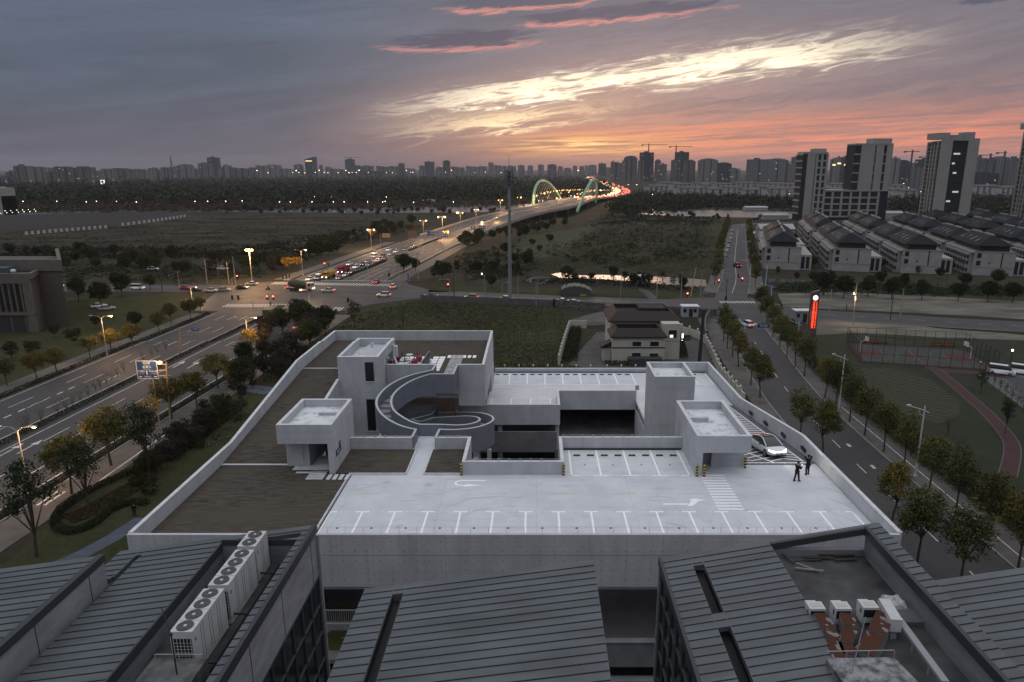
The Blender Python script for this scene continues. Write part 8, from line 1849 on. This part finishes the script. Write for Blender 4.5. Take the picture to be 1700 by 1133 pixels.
m = MB(); m.box(xL1 + wL * .48, xR1 - .5, Yt + 2, Yt + 11, zt1 + 1.6, UY(1360, 246, Yt)[2]); m.box(xL2 + w2 * .48, xR2 - .3, Yt + 4, Yt + 16, zt2 + 1.2, UY(1460, 229, Yt)[2]); m.build('roof_plant', M_tw, tw)
for (px, Yq, x0, x1, xs, yt, lb) in ((1590, 470, 1551, 1612, 1532, 233, 'tall pale tower with a dark glazed centre strip behind the terrace houses'), (1720, 475, 1705, 1760, 1686, 215, 'tall tower cut off by the right edge of the photo')):
    A, B_ = UY(x0, 320, Yq), UY(x1, 320, Yq); zt_ = UY((x0 + x1) / 2 + 20, yt, Yq)[2]; t = thing('tall_tower', lb, 'tower block', ((A[0] + B_[0]) / 2, Yq, 0)); w_ = B_[0] - A[0]; dp = 26.0; slx = (UY(xs, 320, Yq + dp)[0])
    m = MB(); m.prism([(A[0], Yq), (B_[0], Yq), (B_[0] + 6, Yq + dp), (slx, Yq + dp)], 0, zt_); m.build('glazing', M_twd, t)
    m = MB(); m.box(A[0], A[0] + w_ * .3, Yq - .9, Yq - .05, 0, zt_); m.box(A[0] + w_ * .72, B_[0] + .3, Yq - .9, Yq - .05, 0, zt_); m.box(A[0], B_[0] + .3, Yq - .9, Yq - .05, zt_, zt_ + 1.4); m.build('cladding_panel', M_tw, t)
    m = MB(); d = Vector((slx - A[0], dp)).normalized()
    for k in range(21):
        z = 2 + k * (zt_ - 3) / 20; m.wall([(A[0] + d.x * .8 - .3, Yq + .8, z + .5), (slx - .3, Yq + dp, z + .5)], .9, z)
    for f in (.12, .38, .62, .98): p = (A[0] + (slx - A[0]) * f - .3, Yq + dp * f); m.box(p[0] - .9, p[0] + .3, p[1] - .6, p[1] + .6, 0, zt_)
    m.build('balcony_frame', M_tw, t)
    m = MB(); m.box(A[0] + w_ * .72, B_[0] - 1, Yq + 3, Yq + 12, zt_, zt_ + 5.5); m.box(A[0] + w_ * .36, A[0] + w_ * .62, Yq + 3, Yq + 10, zt_, zt_ + 3.8); m.box(A[0] - 1, A[0] + w_ * .24, Yq + 1, Yq + 16, zt_ + 1, zt_ + 5.0); m.build('roof_plant', M_tw, t)
    rg = random.Random(4)
    for k in range(9):
        m = MB(); zz = 8 + k * 6.1; x_ = A[0] + w_ * rg.uniform(.34, .5); m.box(x_, x_ + rg.uniform(1.5, 4.5), Yq - .12, Yq - .02, zz, zz + 1.1); m.build('window', mat('lit_office_window', (.4, .42, .4), .4, emit=(.85, .92, .9), es=.45) if k in (2, 3, 5, 6, 7) else M_win, t)
# ================================================================== skyline
def windows_mat(nm, base, dark, fx, fz):
    def f(b, pos, s):
        h = b.m('ADD', s[0], s[1]); a = b.m('FRACT', b.m('DIVIDE', h, fx)); c = b.m('FRACT', b.m('DIVIDE', s[2], fz))
        w_ = b.m('MULTIPLY', b.m('GREATER_THAN', a, .45), b.m('GREATER_THAN', c, .5)); v = b.m('LESS_THAN', b.m('FRACT', b.m('DIVIDE', h, fx * 4.0)), .16)
        oi = b.n('ShaderNodeObjectInfo'); k = b.mr(oi.outputs['Random'], 0, 1, .75, 1.25)
        c_ = b.mix(b.m('MAXIMUM', w_, v), tuple(base) + (1,), tuple(dark) + (1,)); return b.mix(1.0, c_, b.xyz(k, k, k), 'MULTIPLY')
    m_ = mat_nodes(nm, f, .8, .2); b = NB(m_.node_tree); g = b.n('ShaderNodeNewGeometry'); sp = b.n('ShaderNodeSeparateXYZ'); b.L(g.outputs['Position'], sp.inputs[0]); s = sp.outputs
    h = b.m('DIVIDE', b.m('ADD', s[0], s[1]), fx); z_ = b.m('DIVIDE', s[2], fz); wn = b.n('ShaderNodeTexWhiteNoise', noise_dimensions='3D'); b.L(b.xyz(b.m('FLOOR', h), b.m('FLOOR', z_), 1.0), wn.inputs['Vector'])
    on = b.m('MULTIPLY', b.m('GREATER_THAN', wn.outputs['Value'], .985), b.m('MULTIPLY', b.m('GREATER_THAN', b.m('FRACT', h), .45), b.m('GREATER_THAN', b.m('FRACT', z_), .5)))
    p = m_.node_tree.nodes['Principled BSDF']; p.inputs['Emission Color'].default_value = (1, .74, .42, 1); b.L(b.m('MULTIPLY', on, .8), p.inputs['Emission Strength']); return m_
WM = [windows_mat('brown_block', (.20, .185, .18), (.06, .058, .06), 5.0, 3.0), windows_mat('grey_block', (.18, .185, .20), (.05, .053, .06), 6.5, 3.2), windows_mat('dark_glass_block', (.06, .07, .09), (.03, .035, .045), 4.0, 3.4), windows_mat('pale_block', (.30, .295, .29), (.07, .07, .075), 5.5, 3.0)]
skn = [0]
def sky_block(x0, x1, yt, yb, mi, style=0, label=None, lit=None, dp=None):
    c = U((x0 + x1) / 2, yb); Y = c[1]; a, b = UY(x0, yb, Y)[0], UY(x1, yb, Y)[0]; z = UY((x0 + x1) / 2, yt, Y)[2]; w_ = b - a; d = dp or max(14, min(w_, 40)); skn[0] += 1; m = MB()
    if style == 0: m.box(a, b, Y, Y + d, 0, z); m.box(a + w_ * .3, a + w_ * .55, Y + d * .2, Y + d * .6, z, z + 4)
    elif style == 1: m.box(a, b, Y, Y + d, 0, z * .93); m.box(a + w_ * .12, b - w_ * .12, Y + d * .1, Y + d * .9, z * .93, z * .975); m.box(a + w_ * .3, b - w_ * .3, Y + d * .2, Y + d * .7, z * .975, z)
    elif style == 2:
        n = max(2, int(w_ / 22)); 
        for i in range(n): q = w_ / n; m.box(a + q * i, a + q * (i + .86), Y + (i % 2) * 4, Y + d, 0, z - (i * 7 % 3) * 2.5)
        for i in range(n - 1): q = w_ / n; m.box(a + q * (i + .86), a + q * (i + 1), Y + 5, Y + d, 0, z * .9)
    elif style == 3: m.box(a, b, Y, Y + d, 0, z); m.prism([(a, Y), (b, Y), (b, Y + d), (a, Y + d)], z, [z + .01, z + w_ * .25, z + w_ * .25, z + .01])
    o = m.build('apartment_tower' if style != 3 else 'office_tower', WM[mi]); tag(o, label or 'x', 'tower block', 'towers on the skyline')
    if lit:
        l_ = MB(); l_.box(a + w_ * .1, b - w_ * .25, Y - .6, Y - .1, z * lit - 4, z * lit); l_.build('lit_sign', mat('warm_sign_on', (.8, .6, .3), .5, emit=(1, .72, .35), es=1.6), o)
    return o
SKY_L = [(27, 47, 275, 308, 0, 0), (47, 80, 276, 308, 0, 2), (80, 95, 284, 308, 0, 2), (94, 126, 276, 308, 0, 2), (126, 133, 283, 307, 1, 0), (132, 152, 275.5, 308, 0, 2), (-40, 12, 290, 309, 1, 2), (12, 27, 285, 306, 1, 0), (153, 170, 283, 303, 1, 2), (170, 190, 279.5, 303, 0, 2), (190, 222, 278.5, 303, 0, 2), (222, 248, 280, 302, 0, 2), (248, 262, 277.5, 299, 1, 1), (266, 279, 277, 299, 1, 1), (282, 296, 275.5, 299, 1, 1), (297, 316, 272, 299, 1, 1), (318, 330, 280, 298, 1, 0), (331, 349, 270.5, 297, 1, 0), (347, 362, 261, 296, 2, 0), (362, 372, 279, 296, 1, 0), (370, 382, 274, 296, 1, 0), (382, 425, 277.5, 296, 1, 2), (425, 442, 274, 295, 1, 2), (442, 464, 272.5, 295, 1, 1), (465, 478, 279, 295, 1, 1), (478, 489, 281, 294, 1, 0), (489, 501, 272, 294, 1, 1), (508, 524, 264, 294, 2, 3), (531, 536, 274, 292, 1, 0), (541, 549, 277, 292, 1, 0), (550, 574, 279.5, 292, 1, 2), (574, 588, 263, 292, 2, 1), (589, 603, 274, 292, 1, 2), (605, 620, 274, 292, 1, 2), (625, 661, 275, 291, 1, 2), (662, 671, 271, 291, 2, 0), (673, 690, 279, 291, 1, 2), (696, 705, 274, 291, 1, 1), (705.5, 720.5, 268, 291, 2, 0), (724, 736, 277, 291, 1, 0), (736, 747, 265.5, 291, 2, 1), (749, 772, 276, 291, 1, 2), (774, 810, 275, 291, 1, 2), (811, 819, 269.5, 290, 1, 0), (820, 842, 273.5, 290, 1, 2), (842, 857, 275, 290, 1, 0)]
for i, (x0, x1, yt, yb, mi, stl) in enumerate(SKY_L): sky_block(x0, x1, yt, yb, mi, stl, 'hazy %s on the left skyline, %s from the left edge' % (('slab of flats', 'tower', 'row of stepped flats', 'office tower with a slanted top')[stl], nth(i)), .93 if i == 27 else None)
SKY_C = [(860, 871, 274, 291), (876, 885, 274, 291), (893, 903, 273, 291), (909, 924, 272, 291), (926, 934, 276, 291), (936, 948, 278, 291), (951, 958, 275, 290), (962, 970, 275, 290), (971, 975, 274, 290), (976, 990, 273, 290), (994, 1006, 271, 291), (1006, 1014, 277, 291)]
for i, (x0, x1, yt, yb) in enumerate(SKY_C): sky_block(x0, x1, yt, yb, 2 if i in (3, 10) else 1, i % 2, 'small hazy tower on the horizon under the glow, %s from the mast' % nth(i))
SKY_R = [(1014, 1022, 268, 298, 1, 0), (1020, 1032, 270, 300, 1, 0), (1033, 1043, 266, 302, 0, 0), (1037, 1057, 258, 300, 1, 1), (1059, 1068, 266, 303, 0, 0), (1063, 1084, 252.5, 300, 2, 0), (1087, 1096, 264, 303, 0, 1), (1096, 1106, 272, 303, 1, 0), (1115, 1128, 265, 302, 0, 0), (1122, 1142, 252, 300, 2, 0), (1136, 1153, 264.5, 303, 0, 1), (1162, 1190, 262.5, 304, 0, 1), (1190, 1213, 269, 302, 2, 1), (1214, 1230, 278, 300, 1, 2), (1244, 1273, 264, 305, 1, 0), (1275, 1306, 262.5, 304, 1, 1), (1306, 1316, 270, 304, 0, 0), (1315, 1328, 260, 303, 0, 0), (1378, 1386, 264, 304, 1, 0), (1386, 1395, 261, 304, 1, 0), (1397, 1408, 260, 303, 2, 0), (1409, 1416, 265, 304, 1, 0), (1478, 1490, 262, 306, 3, 0), (1490, 1507, 265, 306, 2, 1), (1514, 1528, 269, 306, 3, 1), (1525, 1546, 264, 308, 2, 0), (1524, 1553, 277, 312, 1, 2), (1617, 1633, 262, 308, 1, 0), (1632, 1652, 264, 310, 1, 2), (1648, 1673, 259, 308, 1, 1), (1672, 1692, 262, 310, 1, 0), (1622, 1660, 285, 316, 2, 2), (1690, 1740, 266, 310, 1, 2)]
for i, (x0, x1, yt, yb, mi, stl) in enumerate(SKY_R): sky_block(x0, x1, yt, yb, mi, stl, 'grey %s behind the white flats on the right, %s from the bridge' % (('tower', 'stepped tower', 'row of flats')[stl], nth(i)), {18: .8, 19: .8, 20: .72}.get(i))
c = U(287.5, 298); t = thing('television_tower', 'needle-like television tower on the left skyline', 'tower', c); z = UY(287.5, 257, c[1])[2]; m = MB(); m.tube([(c[0], c[1], 0), (c[0], c[1], z * .6), (c[0], c[1], z)], [8, 4, 1], 8); m.build('shaft', WM[1], t); m = MB(); m.ball((c[0], c[1], z * .42), 14, n=10, m=6, sc=(1, 1, .7)); m.build('pod', WM[1], t)
c = U(617, 294); t = thing('exhibition_hall', 'broad flat-roofed hall on the far edge of the forest', 'hall', c); a, b = UY(600, 294, c[1]), UY(635, 284, c[1]); m = MB(); m.box(a[0], b[0], c[1], c[1] + 80, 0, b[2] - 3); m.build('wall', WM[3], t); m = MB(); m.box(a[0] - 12, b[0] + 12, c[1] - 15, c[1] + 95, b[2] - 3, b[2]); m.build('roof', WM[2], t)
c = U(175, 306); t = thing('lit_hoarding', 'white lit hoarding beside a pale shed under the left towers', 'hoarding', c); m = MB(); a, b = UY(168, 305, c[1]), UY(173.5, 298.5, c[1]); m.box(a[0], b[0], c[1] - 2, c[1], a[2], b[2]); m.build('screen', mat('white_screen_on', (1, 1, 1), .5, emit=(1, .98, .95), es=1.6), t); m = MB(); a, b = UY(174, 306, c[1]), UY(190, 299, c[1]); m.box(a[0], b[0], c[1], c[1] + 40, 0, b[2]); m.build('shed', WM[3], t)
# cranes
for i, (bx, by, tx0, tx1, ty, yb) in enumerate(((1075, 253, 1065, 1108, 240, 300), (1120, 253, 1111, 1150, 243, 300), (584, 264, 572, 600, 261, 292), (1508, 262, 1501, 1527, 251, 306), (1545, 262, 1540, 1562, 248, 306), (1539, 268, 1526, 1544, 260, 306), (1637, 263, 1625, 1650, 257, 308), (1660, 259, 1654, 1672, 253, 308))):
    c = U(bx, yb); Y = c[1] + 20; t = thing('tower_crane', 'tower crane on the skyline, %s counted from the bridge side' % nth(i), 'crane', (UY(bx, yb, Y)[0], Y, 0), 0, 'tower cranes on the skyline'); zt_ = UY(bx, ty, Y)[2]; x = UY(bx, yb, Y)[0]; m = MB(); m.box(x - 1.6, x + 1.6, Y - 1.6, Y + 1.6, 0, zt_ + 4); m.build('mast', mat('crane_steel', (.10, .05, .05), .7), t)
    m = MB(); m.box(UY(tx0, ty, Y)[0], UY(tx1, ty, Y)[0], Y - 1.2, Y + 1.2, zt_ - .8, zt_ + .8); m.build('jib', MATS['crane_steel'], t); m = MB(); m.box(UY(tx0, ty, Y)[0], UY(tx0, ty, Y)[0] + 6, Y - 2, Y + 2, zt_ - 3, zt_ + 1); m.build('counterweight', MATS['crane_steel'], t)
# white six-storey blocks
def flats(x0, x1, yt, yb, lb, sk=.25):
    c = U((x0 + x1) / 2, yb); Y = c[1]; a, b = UY(x0, yb, Y)[0], UY(x1, yb, Y)[0]; z = UY((x0 + x1) / 2, yt, Y)[2]; t = thing('apartment_block', lb, 'flats', ((a + b) / 2, Y, 0), 0, 'white six-storey flats'); s = (b - a) * sk
    m = MB(); m.prism([(a, Y), (b, Y + s), (b - 6, Y + s + 14), (a - 6, Y + 14)], 0, z - 2.5); m.build('wall', mat('white_flat_wall', (.40, .40, .41), .8, var=.15, vs=.1), t)
    m = MB(); P_ = [(a - 1, Y - 1), (b + 1, Y + s - 1), (b - 5, Y + s + 15), (a - 7, Y + 15)]; v = [(*p, z - 2.5) for p in P_] + [((a - 3.5) + 1, Y + 7, z), (b - 3.5, Y + s + 7, z)]; m.add(v, [(0, 1, 5, 4), (2, 3, 4, 5), (1, 2, 5), (3, 0, 4), (3, 2, 1, 0)]); m.build('roof', mat('grey_brown_roof', (.105, .085, .082), .8, var=.2, vs=.1), t)
    n = max(2, int((b - a) / 9)); W_ = MB()
    for j in range(5):
        for i in range(n):
            f = (i + .3) / n; p = (a + (b - a) * f, Y + s * f); W_.box(p[0], p[0] + (b - a) / n * .35, p[1] - .25, p[1] + .1 + s / n * .35, 1.5 + j * (z - 4) / 5, 1.5 + (j + .55) * (z - 4) / 5)
    W_.build('window_row', M_win, t)
FL = [(1077, 1112, 306, 321), (1126, 1168, 309, 322), (1168, 1178, 304, 321), (1177, 1204, 311, 323), (1204, 1234, 308, 322), (1234, 1262, 312, 325), (1258, 1274, 306, 324), (1275, 1322, 310, 326), (1095, 1130, 301, 313), (1118, 1150, 303, 315), (1150, 1190, 302, 314), (1188, 1222, 303, 315), (1222, 1256, 301, 315), (1256, 1298, 302, 317), (1298, 1326, 303, 316), (1378, 1412, 303, 318), (1480, 1500, 305, 320), (1497, 1524, 313, 330), (1480, 1498, 312, 328), (1556, 1572, 318, 334), (1618, 1660, 306, 322), (1660, 1700, 308, 324), (1380, 1402, 311, 326)]
for i, (x0, x1, yt, yb) in enumerate(FL): flats(x0, x1, yt, yb, 'white six-storey block of flats with a brownish roof, %s counted from the river bend' % nth(i), (.25, -.2, .1)[i % 3])
# low buildings by the river at the right
for i, (x0, x1, yt, yb, lb) in enumerate(((1262, 1320, 372, 398, 'long grey shed with a flat roof left of the terrace houses'), (1268, 1310, 354, 364, 'low pale industrial roof by the right river bank'), (1245, 1262, 384, 394, 'small white hut between the far side road and the shed'), (1238, 1275, 342, 349, 'low white boathouse roofs on the far river bank'), (1470, 1500, 350, 362, 'paved podium behind the terrace houses'), (700, 712, 331, 336, 'white gabled house at the forest edge left of the bridge'), (668, 676, 327, 332, 'white gabled house alone at the forest edge'), (713, 723, 331, 336, 'white gabled house beside the other two at the forest edge'))):
    c = U((x0 + x1) / 2, yb); a, b = UY(x0, yb, c[1]), UY(x1, yt, c[1]); t = thing('low_building', lb, 'building', c); d = max(8, (b[0] - a[0]) * .5); m = MB(); m.box(a[0], b[0], c[1], c[1] + d, 0, b[2] * .7); m.build('wall', MATS['white_flat_wall'] if i > 2 else M_wallT, t); m = MB(); x0_, x1_ = a[0] - .5, b[0] + .5; m.add([(x0_, c[1] - .5, b[2] * .7), (x1_, c[1] - .5, b[2] * .7), (x1_, c[1] + d, b[2] * .7), (x0_, c[1] + d, b[2] * .7), (x0_, c[1] + d / 2, b[2]), (x1_, c[1] + d / 2, b[2])], [(0, 1, 5, 4), (2, 3, 4, 5), (1, 2, 5), (3, 0, 4), (3, 2, 1, 0)]); m.build('roof', mat('pale_metal_roof', (.34, .34, .35), .6), t)
# small far lamps
M_far = mat('far_lamp_on', (1, .9, .8), .4, emit=(1, .9, .75), es=14); M_faro = mat('far_orange_lamp_on', (1, .7, .5), .4, emit=(1, .6, .32), es=14)
fp = thing('far_lamp', 'lamp', 'lamp'); m = MB(); m.tube([(0, 0, 0), (0, 0, 7)], .1, 4); m.build('post', M_pole, fp, world=False); m = MB(); m.ball((0, 0, 7.2), .27, n=7, m=5); m.build('bulb', M_far, fp, world=False); fp.location = (0, -160, 0); freeze(fp)
RV = [(29, 345), (40, 345), (96, 345), (145, 346), (162, 345), (195, 345), (228, 346), (254, 346), (283, 334), (325, 345), (346, 345), (376, 345), (403, 344), (463, 336), (523, 336), (551, 336), (608, 336), (642, 336), (465, 346), (483, 346), (519, 346), (554, 346), (572, 346), (611, 346), (636, 346), (687, 347), (640, 345), (753, 346), (1083, 331), (1205, 332), (1310, 330), (1022, 330), (1358, 330)]
for i, (px, py) in enumerate(RV): c = U(px, py); place(fp, c, 0, 1.0, 'small white lamp along the river promenade, %s from the left' % nth(i), 'promenade lamps', {'bulb': M_faro if i in (4, 7, 5) else M_far})
rg = random.Random(9); xs_ = sorted([155, 222, 250, 257, 272, 296, 312, 386, 428, 446, 462, 487, 493, 497, 507, 524, 531, 539, 545, 562, 575, 580, 585, 592, 597, 612, 642, 652, 675, 682, 686, 740, 750, 788, 806, 832, 960, 992])
for i, x in enumerate(xs_): yb_ = 296.5 - (x - 155) * .0035 + rg.uniform(-.6, 2.2); c = U(x, yb_); place(fp, c, 0, 3.4 if i % 4 else 4.6, 'bright lamp at the foot of the left skyline, %s from the left' % nth(i), 'lamps at the foot of the skyline', {'bulb': M_faro if i % 3 else M_far})
for i, (px, py, s) in enumerate(((1043, 306, 3.6), (1057, 306, 4.2), (1528, 318, 2.4), (1534, 318, 2.4), (1541, 319, 2.4), (1539, 324, 2.2), (1547, 325, 2.4), (1615, 332, 2.6), (1614, 350, 2.0), (1412, 305, 3.6), (1416, 294, 4.2), (1490, 268, 3.8), (1636, 265, 3.4), (1657, 262, 3.6), (1508, 311, 3.2), (1385, 293, 3.4), (1208, 295, 3.0), (1163, 304, 3.0), (1500, 304, 3.4))):
    yb_ = max(py + 4, 296); c = U(px, yb_); hz = UY(px, py, c[1])[2]; place(fp, (c[0], c[1], 0), 0, (s, s, hz / 7.2), 'bright far lamp among the right-hand blocks, %s listed' % nth(i), 'lamps among the right-hand blocks', {'bulb': M_faro if i in (0, 7, 14) else M_far})
for i in range(13): px, py = 3 + i * 4.8 + (2 if i % 2 else 0), 358 - (i % 2) * 4 - i * .3; c = U(px, py + 3); place(fp, c, 0, .55, 'tiny white lamp by the pleated tower, %s from the left edge' % nth(i), 'tiny lamps by the pleated tower', {'bulb': M_far})
# ---- the traffic jam beyond the bridge: one small mesh per car
def jam_proto(nm, front, lb):
    m = MB(); m.box(-2.3, 2.3, -.9, .9, .25, .95, 0); m.prism([(-1.7, -.8), (1.0, -.8), (1.0, .8), (-1.7, .8)], .95, 1.45, 1)
    for s in (-1, 1): m.ball((2.35 if front else -2.35, s * .62, .8), .42, 2, n=6, m=4, sc=(.6, 1, 1))
    o = m.build(nm, [PT['grey'], M_cglass, mat('jam_headlamp_on', (1, .9, .8), .4, emit=(1, .62, .30), es=8) if front else mat('jam_taillamp_on', (1, .2, .1), .4, emit=(1, .14, .08), es=7)]); tag(o, lb, 'car', 'cars in the traffic jam beyond the bridge'); return o
ja, jb = jam_proto('car', True, 'car with headlamps on in the jam beyond the bridge'), jam_proto('car', False, 'car with red tail lamps on in the jam beyond the bridge'); ja.location = jb.location = (0, -170, 0); jf = [0, 0]
rg = random.Random(21)
def jam(y0, y1, n, o0, o1, front, jit=1.2):
    q = sub(BP, y0, y1); F_ = resample(q, n * 2)
    for i in range(n):
        k = min(2 * n - 2, int(i * 2 + rg.uniform(0, 1.4))); a, b_ = F_[k], F_[k + 1]; d = np.array([b_[0] - a[0], b_[1] - a[1]]); d /= np.linalg.norm(d) + 1e-9; of = rg.choice([o0, (o0 + o1) / 2, o1]) + rg.uniform(-.4, .4)
        src = ja if front else jb; j = 0 if front else 1; o = src if jf[j] == 0 else src.copy()
        if jf[j]: COL.objects.link(o)
        jf[j] = 1; o.location = (a[0] + d[1] * of, a[1] - d[0] * of, a[2] + .05); o.rotation_euler = (0, 0, math.atan2(d[1], d[0]) + (math.pi if front else 0)); s = 1.0 if a[1] < 1200 else 1.35; o.scale = (s, s * 1.1, s)
jam(880, 1500, 58, -4, -14, True); jam(880, 1500, 40, 4, 14, False); jam(1500, 3600, 58, -5, -15, True); jam(1500, 3600, 40, 5, 15, False); jam(760, 900, 9, 4, 14, False)
# ---- evening haze
hz = MB(); hz.box(-6200, 6200, -60, 7200, -1.0, 152); ho = hz.build('haze', mat('haze_air', (0, 0, 0))); tag(ho, None, None, None, 'stuff')
hm = bpy.data.materials.new('evening_haze'); hm.use_nodes = True; nt = hm.node_tree; nt.nodes.clear(); b = NB(nt); pv_ = b.n('ShaderNodeVolumePrincipled'); pv_.inputs['Color'].default_value = (.82, .84, .92, 1); pv_.inputs['Density'].default_value = .00005; pv_.inputs['Anisotropy'].default_value = .0; out = b.n('ShaderNodeOutputMaterial'); b.L(pv_.outputs[0], out.inputs['Volume']); ho.data.materials[0] = hm

for r_ in range(4):
    x, y = corners[r_]
    for k in range(7):
        f = 8 + k * 19; put(('dark', 'green')[k % 2], (x + 6.5 + dirv[0] * f, y + dirv[1] * f), .62, 'dark garden tree between the %s and %s terrace rows, %s back' % (rown[r_], rown[r_ + 1], nth(k)), 'garden trees between the terrace rows')

for kk in T.values():
    for p in kk:
        if p.name not in FIRST:
            for c_, gs in KIDS[p.name]: bpy.data.objects.remove(c_)
            bpy.data.objects.remove(p)
